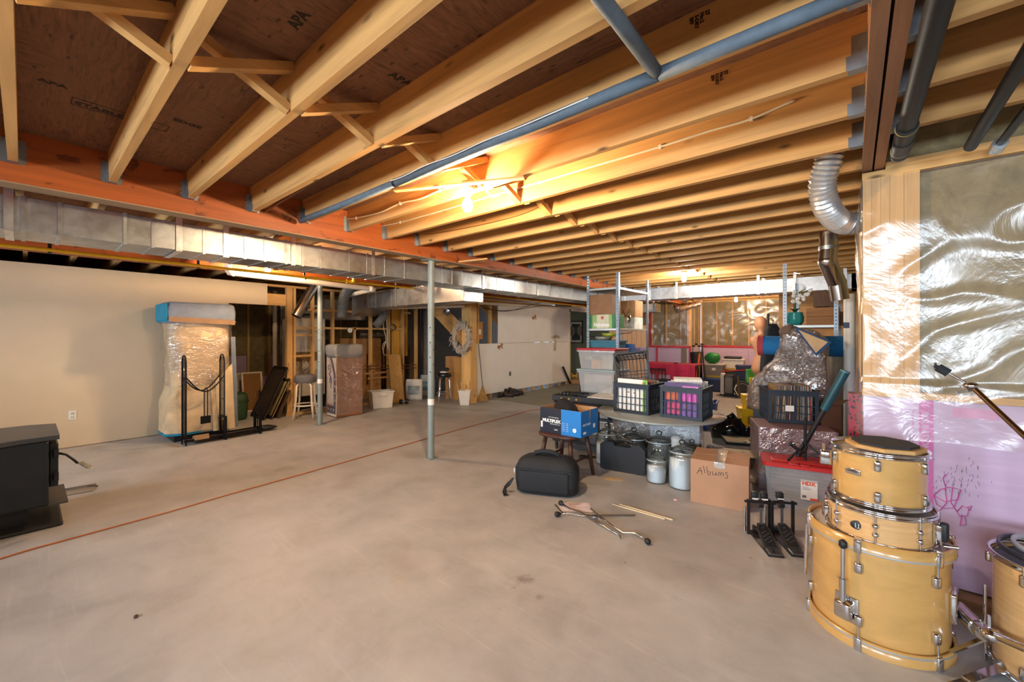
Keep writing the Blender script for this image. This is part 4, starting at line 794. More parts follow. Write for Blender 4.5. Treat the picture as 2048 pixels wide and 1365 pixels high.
p = PZ(816, 800); sack('white printed salt bag slumped against the stud below the plywood board', (p.x+.15, p.y+.05, 0), YAW+.1, .36, .46, '#dcd8d0', '#8a9ba0')
p = PZ(846, 796); sack('blue salt bag standing behind the banded steel post', (p.x-.1, p.y+.2, 0), YAW-.2, .36, .5, '#b4c4cc', '#6d98b4')
p = PZ(932, 809); t = tub('pail', 'white square pail full of sticks at the foot of the corner post', 'pail', (p.x+.02, p.y-.05, 0), YAW, .25, .22, .3, '#ddd3c6', .72, rim=.006)
for i, (dx, dy, tx, ty, L) in enumerate(((-.06, 0, -.18, .02, .42), (-.03, .03, -.1, .1, .44), (.0, -.02, -.05, .03, .4), (.05, .03, .04, .1, .46), (-.02, .05, .0, .1, .38))):
    b = Vector((p.x+.02, p.y-.05, .012))+RT*dx+FW*dy; ob('wooden_stick', MB().bar(b, b+(RT*tx+FW*ty)*.6+Vector((0, 0, L)), .022, .01), STUDZ, label='pale wooden stick standing in the white pail', cat='stick', group='sticks in the white pail')
for i, (u, w_, h, c) in enumerate(((905, .32, .95, '#b98a58'), (921, .22, .93, '#c49250'))):
    p = PXp(u, 800, -6.95+.2*i); ob('particle_board', MB().box(-.01, .01, 0, w_, 0, h), wood(c, 2, knots=False), label=('brown particle board', 'narrow golden board')[i]+' leaning behind the corner post', cat='board', loc=(p.x, p.y-.2, 0), rz=R(-14))
# broom
p = PZ(966, 803); top = PXp(957, 688, XP+.03); t = thing('broom', 'straw broom with grey handle leaning on the white panels', 'broom', (0, 0, 0)); b = Vector((p.x-.03, p.y+.02, .3))
ob('handle', MB().cyl(b, top, .011, n=10), mat('#7d7c7a', .4, .4), t); 
m = MB(); d = (b-top).normalized()
for i in range(120):
    a = random.uniform(-1, 1); e = random.uniform(-1, 1); m.bar(b+RT*a*.02+FW*e*.012, Vector((b.x, b.y, .005))+d*.02+RT*a*.13+FW*e*.035, .006, .006)
br_ = ob('bristles', m, mat('#c9a05a', .8, 0, .2), t); tag(br_, kind='stuff'); ob('ferrule', MB().cyl(b+UP*.03, b-UP*.03, .018, .03, n=12), mat('#a5823c', .6), t)
# oval wreath on corner post
q = PZ(941, 806); p = Vector((q.x-.12, q.y-.14, 1.36)); t = thing('wreath', 'big round wreath of pale twigs hanging on the corner post', 'wreath', p, R(-8)); m = MB(); ob('ring', MB().tube([(.27*math.cos(2*PI*k/32), 0, .27*math.sin(2*PI*k/32)) for k in range(32)], .045, 8, True), mat('#a59a8c', .9), t)
for i in range(420):
    a = random.uniform(0, 2*PI); r_ = .27+random.gauss(0, .04); c = Vector((r_*math.cos(a), random.gauss(-.015, .03), r_*math.sin(a))); q = Vector((random.gauss(0, .03), random.gauss(0, .02), random.gauss(0, .03))); m.bar(c-q, c+q, .012, .006)
tag(ob('twigs', m, mat('#c4b9aa', .85, 0, .35, 30), t), kind='stuff')
# horse cut-outs, outlet, hanging ornament, shoes on the white wall
HORSE = [(-1, -.2), (-.95, .25), (-.6, .35), (.25, .3), (.5, .75), (.45, .95), (.65, .85), (1, .55), (.92, .4), (.7, .5), (.6, .1), (.75, -.2), (1, -.35), (.9, -.5), (.6, -.3), (.45, -.1), (-.2, -.1), (-.35, -.4), (-.15, -.7), (-.3, -.75), (-.55, -.4), (-.6, -.15), (-.8, -.45), (-.95, -.4), (-.78, -.1), (-.85, .1)]
def horse(p, xd, n_, s, label):
    xd = Vector(xd); n_ = Vector(n_); M = Matrix((xd, UP, n_)).transposed().to_4x4(); M.translation = p
    ob('horse_cutout', MB().prism([(x*s, z*s) for x, z in HORSE], .002, .016, M), wood('#b57a45', 1, knots=False), label=label, cat='ornament')
horse(PXp(1068, 636, XP), (0, 1, 0), (1, 0, 0), .085, 'wooden running horse cut-out high on the white panel wall'); horse(PXp(1000, 694, XP), (0, 1, 0), (1, 0, 0), .09, 'wooden running horse cut-out on top edge of the low white panel')
q = PZ(941, 806); horse(Vector((q.x+.05, q.y-.09, 1.52)), (1, 0, 0), (0, -1, 0), .1, 'wooden running horse cut-out on the corner post above the wreath'); horse(Vector((q.x+.06, q.y-.09, 1.13)), (1, 0, 0), (0, -1, 0), .08, 'wooden running horse cut-out on the corner post below the wreath')
p = PXp(1020, 748, XP); t = thing('wall_outlet', 'small dark outlet opening in the low white panel', 'outlet', p); ob('plate', MB().box(0, .006, -.03, .03, -.05, .05), mat('#3a3630', .6), t, bev=.002); ob('receptacle', MB().box(.006, .009, -.015, .015, -.03, .03), mat('#6a655c', .5), t)
q = PZ(941, 806); t = thing('light_switch', 'white switch plate on wood block right of the corner post', 'switch', PXp(959, 664, XP-.02)); ob('plate', MB().box(0, .006, -.04, .04, -.055, .055), WHITEP, t, bev=.002); ob('toggle', MB().box(.006, .018, -.006, .006, -.012, .012), WHITEP, t); ob('mount_block', MB().box(-.03, 0, -.14, .1, -.16, .22), wood('#c98d50', 1), t)
p = PXp(1110, 678, XP+.02); t = thing('dried_bouquet', 'pale dried flower ornament with long stems hung on the white wall', 'ornament', p); ST = mat('#cbb98f', .8, 0, .2)
for i in range(5): ob('stem', MB().tube([(.01*math.sin(i), .02*(i-2), -.33), (.012, .016*(i-2), -.1), (.02, .012*(i-2), .08)], .006, 6), ST, t)
for i in range(9): a = (i-4)*.4; ob('bloom', MB().tube([(.015, 0, .02), (.03, .12*math.sin(a), .05+.05*math.cos(a)), (.03, .18*math.sin(a), .02+.06*math.cos(a))], .008, 6), mat('#b9a886', .8), t)
ob('hanging_cord', MB().cyl((.005, 0, .1), (.005, 0, .5), .002, n=5), BLACKP, t); ob('bow', MB().sph((.02, 0, -.02), .025, 10, (.5, 1.6, .7)), mat('#d8cdb0', .7), t)
q = PZ(1015, 793)
for i in range(6):
    r_ = random.Random(i); c = Vector((q.x, q.y, .0))+Vector((.12*(i % 2), -.22+.1*i, .06*(i % 2 == 0 and i > 1)))
    t = thing('shoe', 'dark worn shoe in the jumble below the white panel wall', 'shoe', c, R(60+r_.uniform(-50, 50)), 'shoes below the white panels'); ob('upper', MB().sph((0, 0, .055), .1, 12, (1.3, .5, .5)).sph((-.06, 0, .09), .05, 10, (1, .8, .8)), mat(('#2b2320', '#3a2a22', '#1d1a1a')[i % 3], .6), t); ob('sole', MB().rb(-.13, .13, -.045, .045, 0, .022, .01), BLACKP, t)
p = PZ(1137, 768); top = PXp(1124, 734, XP+.02); ob('black_pole', MB().bar(Vector((p.x+.1, p.y-.05, 0)), top+Vector((.03, 0, 0)), .05, .03), BLACKP, label='short black board leaning at the far end of white panels', cat='pole')
p = PZ(1144, 768); t = thing('hose_reel', 'yellow cable reel on a small carton by the doorway', 'reel', (p.x, p.y+.15, .12), YAW); ob('hub', MB().cyl((-.08, 0, .1), (.06, 0, .1), .035, n=14), YEL, t); ob('flange', MB().cyl((.05, 0, .1), (.07, 0, .1), .09, n=18), YEL, t); ob('flange', MB().cyl((-.09, 0, .1), (-.07, 0, .1), .09, n=18), mat('#c99a1c', .5), t)
ob('carton', MB().box(-.2, .2, -.14, .14, 0, .12), CARD, label='low brown carton on floor under the yellow reel', cat='carton', loc=(p.x, p.y+.15, 0), rz=YAW, bev=.003)
# picture in the green room, rug
a, b_ = PYp(1139, 643, 12.19), PYp(1166, 687, 12.19); t = thing('framed_picture', 'black framed print of rounded figures on the green wall', 'picture', (a.x, 12.19, b_.z)); w_, h_ = b_.x-a.x, a.z-b_.z
ob('mat_board', MB().box(0, w_, -.012, 0, 0, h_), mat('#d8d4c8', .6), t); ob('print', MB().box(.1, w_-.1, -.014, -.011, .1, h_-.1), mat('#3f4f4a', .5, 0, .6, 5), t); ob('frame', MB().box(0, w_, -.03, 0, 0, .03).box(0, w_, -.03, 0, h_-.03, h_).box(0, .03, -.03, 0, 0, h_).box(w_-.03, w_, -.03, 0, 0, h_), BLACKP, t)
for s in (-1, 1): ob('print_figure', MB().sph((w_/2+s*.16, -.013, h_*.55), .13, 14, (1, .05, 1.3)), mat('#8b7f78', .5), t)
q0, q1 = PZ(1012, 799), PZ(1090, 805)
ob('rug', MB().box(XP+.05, -4.2, 6.6, 10.6, 0, .008), mat('#8d8c7c', .95, 0, .12, 8, .3, 120), label='flat grey-green rug along the white panel wall', cat='rug')
# orange cord across the floor
P = [PZ(u, v, .006) for u, v in ((-40, 1130), (60, 1100), (200, 1062), (340, 1024), (470, 986), (600, 950), (720, 916), (800, 893), (880, 870), (960, 848), (1020, 833), (1060, 821), (1085, 818), (1110, 812))]
ob('extension_cord', MB().tube(P, .005, 6), mat('#c26a2c', .5), label='thin orange extension cord stretched across the concrete floor', cat='cord')
# ================================================================ CENTRE
def rd(u, d): q = PD(u, HY, d); return (q.x, q.y)
# duffel bag
NY = fabric('#1d2024', 0, .75); p = PZ(1027, 987); t = thing('duffel_bag', 'soft black duffel bag with padded handle lying on the floor', 'bag', (p.x, p.y, 0), R(24))
ob('body', loft([[(.28+x, .15+y, z) for x, y, z in loop(z, w_, d_, .05, 2, n=64, e=.45)] for z, w_, d_ in ((.004, .5, .26), (.02, .55, .3), (.12, .57, .32), (.22, .56, .31), (.28, .5, .26), (.31, .4, .2), (.325, .28, .12))]), NY, t)
ob('front_pocket', MB().rb(.05, .5, -.012, .03, .03, .22, .02, 3), NY, t); ob('zipper', MB().box(.02, .52, -.015, -.008, .226, .234), BLACKP, t)
h_ = ob('handle', MB().tube([(.16, .13, .3), (.18, .12, .35), (.24, .11, .368), (.32, .11, .368), (.38, .12, .35), (.4, .13, .3)], .02, 10), NY, t); ob('zip_pull', MB().box(.005, .02, -.012, -.004, .19, .235), CHROME, t)
ob('strap', MB().add([(-.01, 0, .14), (.01, -.01, .14), (-.02, -.03, .08), (-.06, .0, .09), (-.07, .02, .03), (-.1, .05, .04), (-.05, -.05, .012), (-.1, -.02, .012), (-.02, -.07, .006), (-.06, -.1, .006)], [(0,1,2,3), (3,2,4,5), (5,4,6,7), (7,6,8,9)]), BLACKP, t)
# wooden chair carrying the Multiplex carton
DW = wood('#4a2c22', 0, .45, False, .3); DWZ = wood('#4a2c22', 2, .45, False, .3)
chx = Vector((-2.23, 3.52, 0)); t = thing('wooden_chair', 'dark brown wooden chair with saddle seat and spindle back', 'chair', (chx.x, chx.y, 0), R(90))
ob('seat', loft([[(x, y, z) for x, y, z in loop(z, .5*s, .46*s, 0, 0, e=.55)] for z, s in ((.425, .92), (.435, 1), (.452, 1), (.458, .96))]), DW, t)
for sx in (-1, 1):
    for sy in (-1, 1): ob('leg', MB().tube([(sx*.15, sy*.14, .43), (sx*.18, sy*.17, .22), (sx*.205, sy*.195, 0)], .02, 10, rr=[.02, .024, .016]), DWZ, t)
for sy in (-1, 1): ob('stretcher', MB().cyl((-.18, sy*.17, .2), (.18, sy*.17, .2), .011, n=8), DW, t)
ob('top_rail', MB().tube([(.18, -.22, .66), (.245, -.12, .675), (.265, 0, .68), (.245, .12, .675), (.18, .22, .66)], .022, 10), DW, t)
for y in (-.18, -.09, 0, .09, .18): ob('spindle', MB().cyl((.19, y*.9, .455), (.255-abs(y)*.25, y, .665), .01, n=8), DWZ, t)
def carton(name, label, p, rz, w_, d_, h, m_, cat='box', open_=False):
    t = thing(name, label, cat, p, rz)
    if open_:
        th = .004
        for a in ((0, w_, 0, th), (0, w_, d_-th, d_), (0, th, th, d_-th), (w_-th, w_, th, d_-th)): ob('side_panel', MB().box(*a, 0, h), m_, t)
        ob('bottom_panel', MB().box(th, w_-th, th, d_-th, 0, th), m_, t)
    else: ob('body', MB().box(0, w_, 0, d_, 0, h), m_, t, bev=.003)
    return t
p = PZ(1162, 877, .46); NV, BLU = mat('#171a2a', .5), mat('#1c78c4', .5, 0, .04); W_, D_, HB = .47, .33, .245
t = carton('paper_carton', 'open blue and navy copy-paper carton standing on the wooden chair', (p.x-W_, p.y, .459), 0, W_, D_, HB, CARD, 'carton', True)
ob('navy_print', MB().box(0, .25, -.001, 0, 0, HB), NV, t); ob('blue_print', MB().box(.25, W_, -.001, 0, 0, HB), BLU, t); ob('blue_print', MB().box(W_, W_+.001, 0, D_, 0, HB), BLU, t)
WT = mat('#f4f4f2', .5, 0, .01)
def ftext(s, size, x, z, par, m_=None, y=-.0016, bold=0, sx=1): return text(s, size, face_mat((x, y, z), (1,0,0), (0,0,1)), m_ or WT, par, 'lettering', bold, sx=sx)
def stext(s, size, y, z, par, x, m_=None, bold=0): return text(s, size, face_mat((x, y, z), (0,1,0), (0,0,1)), m_ or WT, par, 'lettering', bold)
ftext('MULTIPLEX', .042, .03, .105, t, bold=.002); ftext('COPY PAPER PREMIUM', .012, .1, .15, t); ftext('PREMIUM PAPIER COPIE', .011, .12, .085, t); ftext('5000', .02, .17, .03, t)
for i in range(5): ftext('8.5 x 11', .01, .265, .11-.018*i, t); ftext('20 lb', .01, .31, .11-.018*i, t)
ob('round_seal', MB().cyl((.4, -.002, .06), (.4, -.0005, .06), .02, n=20), WT, t); ftext('98', .018, .389, .053, t, mat('#1c78c4', .5), -.0025); ob('label', MB().box(.01, .03, -.002, -.0005, .045, .105), WT, t)
stext('MULTIPLEX', .03, .03, .1, t, W_+.0016); ob('label', MB().box(W_+.0005, W_+.002, .23, .27, .06, .1), WT, t); ob('label', MB().box(W_+.0005, W_+.002, .04, .09, .025, .045), WT, t); ob('torn_notch', MB().add([(W_+.002, .15, .1), (W_+.002, .155, .245), (W_+.002, .185, .245)], [(0,1,2)]), CARD, t)
ob('jacket', MB().sph((0, 0, 0), .12, 24, (1.05, .85, 1)).warp(lambda v: Vector((v.x, v.y, max(-.1, v.z)))*(1+.35*noise.noise(v*9))), fabric('#141416'), label='crumpled black jacket stuffed in the open paper carton', cat='jacket', loc=(p.x-W_+.2, p.y+.17, .459+.2))
# black plastic carrying case
p = PZ(1200, 938); t = thing('carrying_case', 'hard black plastic carrying case standing on its edge', 'case', (p.x, p.y, 0), R(8)); CP = mat('#23262c', .42, 0, .1)
for y0, y1 in ((0, .052), (.056, .108)):
    ob('half_shell', MB().prism([(.012, .01), (.458, .01), (.47, .03), (.47, .25), (.42, .3), (.34, .3), (.32, .265), (.16, .265), (.14, .3), (.06, .3), (.0, .27), (.0, .03)], -y1, -y0, Matrix.Rotation(R(90), 4, 'X')), CP, t, bev=.008)
ob('handle', MB().tube([(.145, .054, .28), (.16, .054, .318), (.2, .054, .326), (.28, .054, .326), (.32, .054, .318), (.335, .054, .28)], .013, 10), CP, t)
for x in (.06, .4): ob('foot', MB().box(x-.02, x+.02, .01, .1, 0, .012), CP, t); ob('latch', MB().box(x-.02, x+.02, .03, .08, .29, .305), CP, t)
# glass jars
def jar(label, xy, r, h, fill):
    t = thing('glass_jar', label, 'jar', (*xy, 0), YAW)
    ob('glass', MB().lathe([(.001, .004), (r*.97, .004), (r, .02), (r, h*.86), (r*.93, h*.93), (r*.82, h), (r*.86, h+.01)], n=28), GLASS, t)
    ob('white_lining', MB().lathe([(.001, .008), (r*.955, .008), (r*.965, .02), (r*.965, h*fill), (.001, h*fill)], n=28), mat('#eceef0', .6, 0, .02), t)
    l = ob('lid', MB().lathe([(r*.9, h+.01), (r*.98, h+.016), (r*.8, h+.035), (r*.4, h+.06), (r*.16, h+.07), (r*.14, h+.085), (r*.001, h+.09)], n=28), GLASS, t); ob('knob', MB().sph((0, 0, h+.1), r*.24, 12, (1, 1, .8)), GLASS, l); ob('rim', MB().lathe([(r*.93, h+.008), (r*1.0, h+.014), (r*.93, h+.02)], n=28), mat('#c9d2cf', .1, 0, .02), t)
GRP = None
jar('small clear glass jar with white lining in front of the jar cluster', rd(1313, 3.98), .096, .2, .78)
jar('large clear glass jar with white lining beside the Albums box', rd(1364, 3.84), .12, .32, .85)
jar('tall half-empty clear glass jar behind the small front jar', rd(1318, 4.28), .135, .3, .35)
jar('squat clear glass jar behind the black carrying case', rd(1268, 4.42), .13, .3, .3)
jar('clear glass jar with white lining at the left end of the carrying case', rd(1214, 4.55), .12, .32, .7)
jar('clear glass jar at the wrapped pedestal behind the large jar', rd(1384, 4.18), .11, .24, .3)
q = rd(1356, 4.2); q = (q[0]-.02, q[1]+.1); t = thing('canister', 'small white printed canister on the jar cluster by the wrapped pedestal', 'canister', (*rd(1353, 4.17), 0)); ob('body', MB().lathe([(.001, 0), (.05, 0), (.05, .36), (.001, .36)], n=20), WHITEP, t); ob('lid', MB().lathe([(.054, .35), (.054, .375), (.03, .4), (.001, .402)], n=20), mat('#e0ddd4', .4), t); ob('print', MB().lathe([(.0505, .18), (.0505, .27)], n=20), mat('#7d8796', .5, 0, .5, 40), t)
# card on floor, cord, cap
p = PZ(1227, 959); ob('paper_scrap', MB().box(-.085, .085, -.035, .035, 0, .002), mat('#c9a87a', .8), label='small tan card lying on floor before the carrying case', cat='card', loc=(p.x, p.y, 0), rz=R(30))
p = PZ(1170, 917); ob('power_brick', MB().rb(-.07, .05, -.03, .03, 0, .03, .012).tube([(.05, 0, .015), (.1, .02, .012), (.12, .06, .008), (.06, .07, .008)], .006, 6), BLACKP, label='black power adapter on floor behind the duffel bag', cat='adapter', loc=(p.x, p.y, 0), rz=R(20))
p = PZ(1351, 1001); ob('bottle_cap', MB().lathe([(.001, .012), (.014, .012), (.018, .006), (.018, 0)], n=16), mat('#d8a8a8', .5), label='little pink cap on the floor before the large jar', cat='cap', loc=(p.x, p.y, 0))
p = PZ(272, 1236); ob('floor_pebble', MB().sph((0, 0, .006), .012, 8, (1.2, .8, .6)), mat('#5a3a2a', .8), label='little brown pebble on the open concrete floor', cat='pebble', loc=(p.x, p.y, 0))
# equipment cart with black mixer unit, rolling case handle
c = PD(1166, HY, 5.15); t = thing('equipment_cart', 'low black wheeled cart behind the wooden chair', 'cart', (c.x, c.y, 0), R(8))
for x in (-.27, .27):
    for y in (-.2, .2): ob('leg', MB().box(x-.015, x+.015, y-.015, y+.015, .04, .6), BLACKM, t); ob('caster', MB().cyl((x-.012, y, .02), (x+.012, y, .02), .02, n=10), BLACKP, t)
ob('shelf', MB().box(-.32, .32, -.22, .22, .1, .13), BLACKM, t, bev=.004); ob('top_shelf', MB().box(-.3, .3, -.23, .23, .58, .6), BLACKM, t, bev=.004)
t = thing('mixer_unit', 'flat black mixer unit with sockets on the wheeled cart', 'mixer', (c.x-.06, c.y, .6), R(8)); ob('case', MB().box(-.28, .2, -.2, .2, 0, .07), BLACKP, t, bev=.006)
for i in range(8): ob('knob', MB().cyl((-.23+.05*i, -.05, .07), (-.23+.05*i, -.05, .085), .012, n=10), mat('#55575a', .4), t)
for i in range(3): ob('socket', MB().cyl((-.15+.1*i, -.203, .035), (-.15+.1*i, -.198, .035), .013, n=12), mat('#c89a3a', .3, .8), t)
t = thing('turntable', 'white topped black turntable case on the right end of wheeled cart', 'turntable', (c.x+.22, c.y+.04, .6), R(8)); ob('case', MB().box(-.1, .24, -.22, .22, 0, .075), BLACKP, t, bev=.005); ob('white_top', MB().box(-.09, .23, -.21, .21, .075, .082), mat('#d8cfc2', .5), t)
for i in range(2): ob('loose_cable', MB().tube([(c.x-.0+.1*math.cos(a*.7+i), c.y-.1+.07*math.sin(a*.9), .695+.006*(a % 3)) for a in range(14)], .006, 6), BLACKP, label=('coiled black cable on top of the mixer unit', 'second black cable looped over the turntable edge')[i], cat='cable')
t = thing('rolling_case', 'rolling case with raised blue telescopic handle behind the cart', 'case', (*rd(1163, 5.75), 0), R(20)); ob('shell', MB().rb(-.18, .18, 0, .18, .03, .56, .03), NY, t)
for x in (-.05, .05): ob('handle_rod', MB().cyl((x, .16, .5), (x, .16, .78), .012, n=10), BLACKM, t)
ob('blue_grip', MB().tube([(-.055, .16, .82), (-.05, .16, .86), (-.02, .16, .88), (.02, .16, .88), (.05, .16, .86), (.055, .16, .82)], .02, 10), mat('#1f5fae', .5), t)
# clear storage bins in a stack before the steel shelves
CLR = film('clear_plastic', '#d9dde0', .3, .16, .12, 5, (1,1,.4), .3, .02)
def bin_(label, x, y, z, w_, d_, h, lid=None, fill=None):
    t = thing('storage_bin', label, 'bin', (x, y, z), 0); m = MB(); a, b_ = w_/2, d_/2
    for q in ((-a, a, -b_, -b_+.004), (-a, a, b_-.004, b_), (-a, -a+.004, -b_, b_), (a-.004, a, -b_, b_), (-a, a, -b_, b_)):
        if len(q) == 4 and q != (-a, a, -b_, b_): m.box(*q, .003, h)
    m.box(-a, a, -b_, b_, 0, .004); m.warp(lambda v: Vector((v.x*(.88+.12*v.z/h), v.y*(.88+.12*v.z/h), v.z))); ob('shell', m, CLR, t)
    ob('rim', MB().box(-a-.012, a+.012, -b_-.012, -b_, h-.02, h).box(-a-.012, a+.012, b_, b_+.012, h-.02, h).box(-a-.012, -a, -b_, b_, h-.02, h).box(a, a+.012, -b_, b_, h-.02, h), CLR, t)
    if lid: ob('lid', MB().rb(-a-.018, a+.018, -b_-.018, b_+.018, h, h+.028, .008), mat(lid, .45), t)
    if fill:
        for i, (c, x0, x1, y0, y1, z1) in enumerate(fill): ob('contents', MB().box(x0, x1, y0, y1, .008, z1), mat(c, .7, 0, .2, 9), t, bev=.006)
    return t
bx, by = -2.56, 4.95
bin_('clear storage bin at the bottom of the stack before steel shelves', bx, by, 0, .5, .38, .32, '#3a3d42', (('#6b6862', -.2, .2, -.15, .15, .28),))
bin_('clear storage bin second from floor in the stack before steel shelves', bx, by, .35, .5, .38, .29, '#3a3d42', (('#77736c', -.2, .2, -.15, .15, .25),))
bin_('clear storage bin with pale crumpled contents directly under the red-lidded bin', bx, by, .67, .52, .4, .28, '#8fa0a4', (('#c9c9c4', -.2, .2, -.15, .15, .24),))
bin_('clear red-lidded storage bin with yellow packet, topmost of its stack', bx, by, .98, .52, .4, .245, '#b02c38', (('#e0a83a', -.08, .05, -.165, -.1, .12), ('#d8d4cc', -.21, -.1, -.1, .1, .16), ('#54607c', -.22, -.1, -.16, -.12, .12), ('#c6cab4', .05, .2, -.12, .1, .18)))
# steel shelving with cartons
def shelf_unit(label, x0, x1, y0, y1, tops, boards):
    t = thing('steel_shelving', label, 'shelving', (0, 0, 0)); AN = mat('#7f8b94', .4, .6, .1)
    for (x, sx, y, sy), zt in zip(((x0, 1, y0, 1), (x1, -1, y0, 1), (x1, -1, y1, -1), (x0, 1, y1, -1)), tops):
        m = MB(); k = int((zt-.6)/.04)                            # angle iron pierced with real slots
        def leg(a0, a1, z0, z1):
            x0_, x1_ = sorted((x+sx*a0, x+sx*a1)); y0_, y1_ = sorted((y+sy*a0, y+sy*a1)); m.box(x0_, x1_, y-.001, y+.001, z0, z1); m.box(x-.001, x+.001, y0_, y1_, z0, z1)
        leg(0, .04, 0, .6); leg(0, .014, .6, zt); leg(.026, .04, .6, zt)
        for i in range(k+1): leg(.014, .026, .6+.04*i, min(zt, .628+.04*i))
        ob('angle_post', m, AN, t)
    for z in boards: ob('shelf_board', MB().box(x0+.003, x1-.003, y0+.003, y1-.003, z-.03, z), mat('#b6b9b6', .4, .5, .08), t, bev=.002)
shelf_unit('tall slotted steel shelving loaded with cartons by the bins', -3.0, -2.5, 5.3, 6.38, (2.3, 2.3, 2.3, 2.3), (.3, .75, 1.13, 1.52, 2.1))
t = carton('beer_carton', 'green printed beer carton on the upper steel shelf', (-2.97, 5.32, 1.52), 0, .4, .3, .2, mat('#c8ccb0', .5, 0, .1)); RDS = mat('#c63a34', .5)
ob('green_print', MB().box(0, .05, -.001, 0, 0, .2).box(.36, .4, -.001, 0, 0, .2).box(.4, .401, 0, .3, 0, .2), mat('#2f7a4a', .5, 0, .3, 8), t); ob('green_wash', MB().box(.05, .12, -.001, 0, 0, .2).box(.31, .36, -.001, 0, 0, .2), mat('#8fae6a', .5, 0, .3, 8), t)
ftext('Heineken', .075, .075, .03, t, WT, bold=.003, sx=.85); q = star((.21, .155), .038); ob('red_star', MB().add([(x, -.002, z) for x, z in q], [tuple(range(9, -1, -1))]), RDS, t)
carton('carton', 'plain brown carton stacked on the green beer carton', (-2.98, 5.32, 1.721), 0, .36, .3, .29, mat('#8f6a4c', .8))
t = carton('carton', 'brown carton with antler print on back of the upper steel shelf', (-2.86, 6.0, 1.7), 0, .3, .3, .26, mat('#b4885c', .8)); carton('carton', 'white and green printed carton under the antler carton', (-2.9, 5.98, 1.52), 0, .34, .32, .178, mat('#cfd0c6', .7, 0, .3, 12)); 
for s in (-1, 1): ob('antler_print', MB().tube([(.15, -.002, .02), (.15+s*.03, -.002, .07), (.15+s*.06, -.002, .13)], .005, 5).tube([(.15+s*.03, -.002, .07), (.15+s*.07, -.002, .08)], .004, 5), mat('#4a3526', .8), t)
t = thing('drinking_glass', 'small silver goblet beside the antler carton', 'goblet', (-2.56, 5.75, 1.52)); ob('cup', MB().lathe([(.03, 0), (.006, .01), (.006, .08), (.035, .11), (.04, .2), (.036, .2)], n=16), CHROME, t); ob('foot', MB().lathe([(.001, .0), (.032, .0), (.03, .006)], n=16), CHROME, t)
t = thing('antler_ornament', 'forked silver antler ornament standing on the upper steel shelf', 'ornament', (-2.62, 5.45, 1.52)); ob('stem', MB().tube([(0, 0, 0), (0, 0, .1)], .01, 8), CHROME, t)
for s in (-1, 1): ob('antler', MB().tube([(0, 0, .1), (s*.04, 0, .14), (s*.07, 0, .2)], .007, 6).tube([(s*.03, 0, .13), (s*.08, 0, .14)], .005, 6), CHROME, t)
t = tub('storage_tote', 'teal plastic tote holding pans on the middle steel shelf', 'tote', (-2.76, 5.5, 1.131), 0, .42, .34, .22, '#2f6f86', .88); ob('inner_fill', MB().box(-.17, .17, -.13, .13, .01, .15), BLACKP, t)
def pan(label, p, r, col, rz, h=.05):
    t = thing('frying_pan', label, 'pan', p, rz); ob('bowl', MB().lathe([(.001, 0), (r*.8, 0), (r, h), (r*.97, h), (r*.78, .006), (.001, .006)], n=24), mat(col, .35, .2), t); ob('handle', MB().bar((r, 0, h-.01), (r+.17, 0, h+.005), .025, .012), BLACKP, t)
pan('shallow steel pan on top of the teal tote', (-2.82, 5.48, 1.353), .13, '#8d8a84', PI*.9); pan('lime green frying pan resting in the steel pan', (-2.72, 5.5, 1.404), .13, '#9aa83a', .15)
ob('white_box', MB().box(0, .12, 0, .09, 0, .16), WHITEP, label='small white box upright behind the lime green pan', cat='box', loc=(-2.95, 6.0, 1.131), bev=.003)
ob('blue_pack', MB().box(0, .1, 0, .12, 0, .16), mat('#2a62a8', .5, 0, .3, 9), label='blue packet right of the teal tote on the shelf', cat='packet', loc=(-2.62, 5.78, 1.131), bev=.003)
ob('purple_box', MB().box(0, .14, 0, .1, 0, .1), mat('#9a8ab0', .5, 0, .3, 20), label='small lilac box near the back post of steel shelves', cat='box', loc=(-2.66, 6.2, 1.131), bev=.003)
a, b_ = PD(1252, 663, 8.3), PD(1284, 710, 8.3); t = thing('panel_door', 'tan grooved panel door leaning behind the steel shelves', 'door', (a.x, a.y, 0), R(10)); ob('slab', MB().box(-.35, .4, .012, .03, 0, 1.62), wood('#b98f68', 2, knots=False), t)
for i in range(8): ob('board', MB().box(-.35+.094*i, -.264+.094*i, 0, .012, 0, 1.62), wood('#b98f68', 2, knots=False), t)
# round table with wrapped pedestal
cx, cy = rd(1318, 4.42); t = thing('round_table', 'round glass-topped table on stretch-wrapped pedestal carrying crates', 'table', (cx, cy, 0), R(16)); r = .645; zt = .6
ob('tabletop', MB().lathe([(.001, zt-.02), (r-.006, zt-.02), (r, zt-.016), (r, zt-.004), (r-.004, zt), (.001, zt)], n=64), mat('#9aa09c', .16, .1, .08, 3), t)
ob('pedestal', MB().box(-.5, .42, .1, .46, 0, .58), mat('#4a3428', .5, 0, .2), t); ob('foil_panel', MB().box(-.1, .4, .075, .1, .02, .575), mat('#c3cdd6', .22, .85, .1, 8, .9, 22, (1,1,6)), t, bev=.004)
ob('stretch_wrap', loft([[(x-.04, y+.275, z) for x, y, z in loop(z, .97, .44, .04, 6, n=90, e=.12)] for z in [.02+.037*i for i in range(16)]], False), WRAP, t)
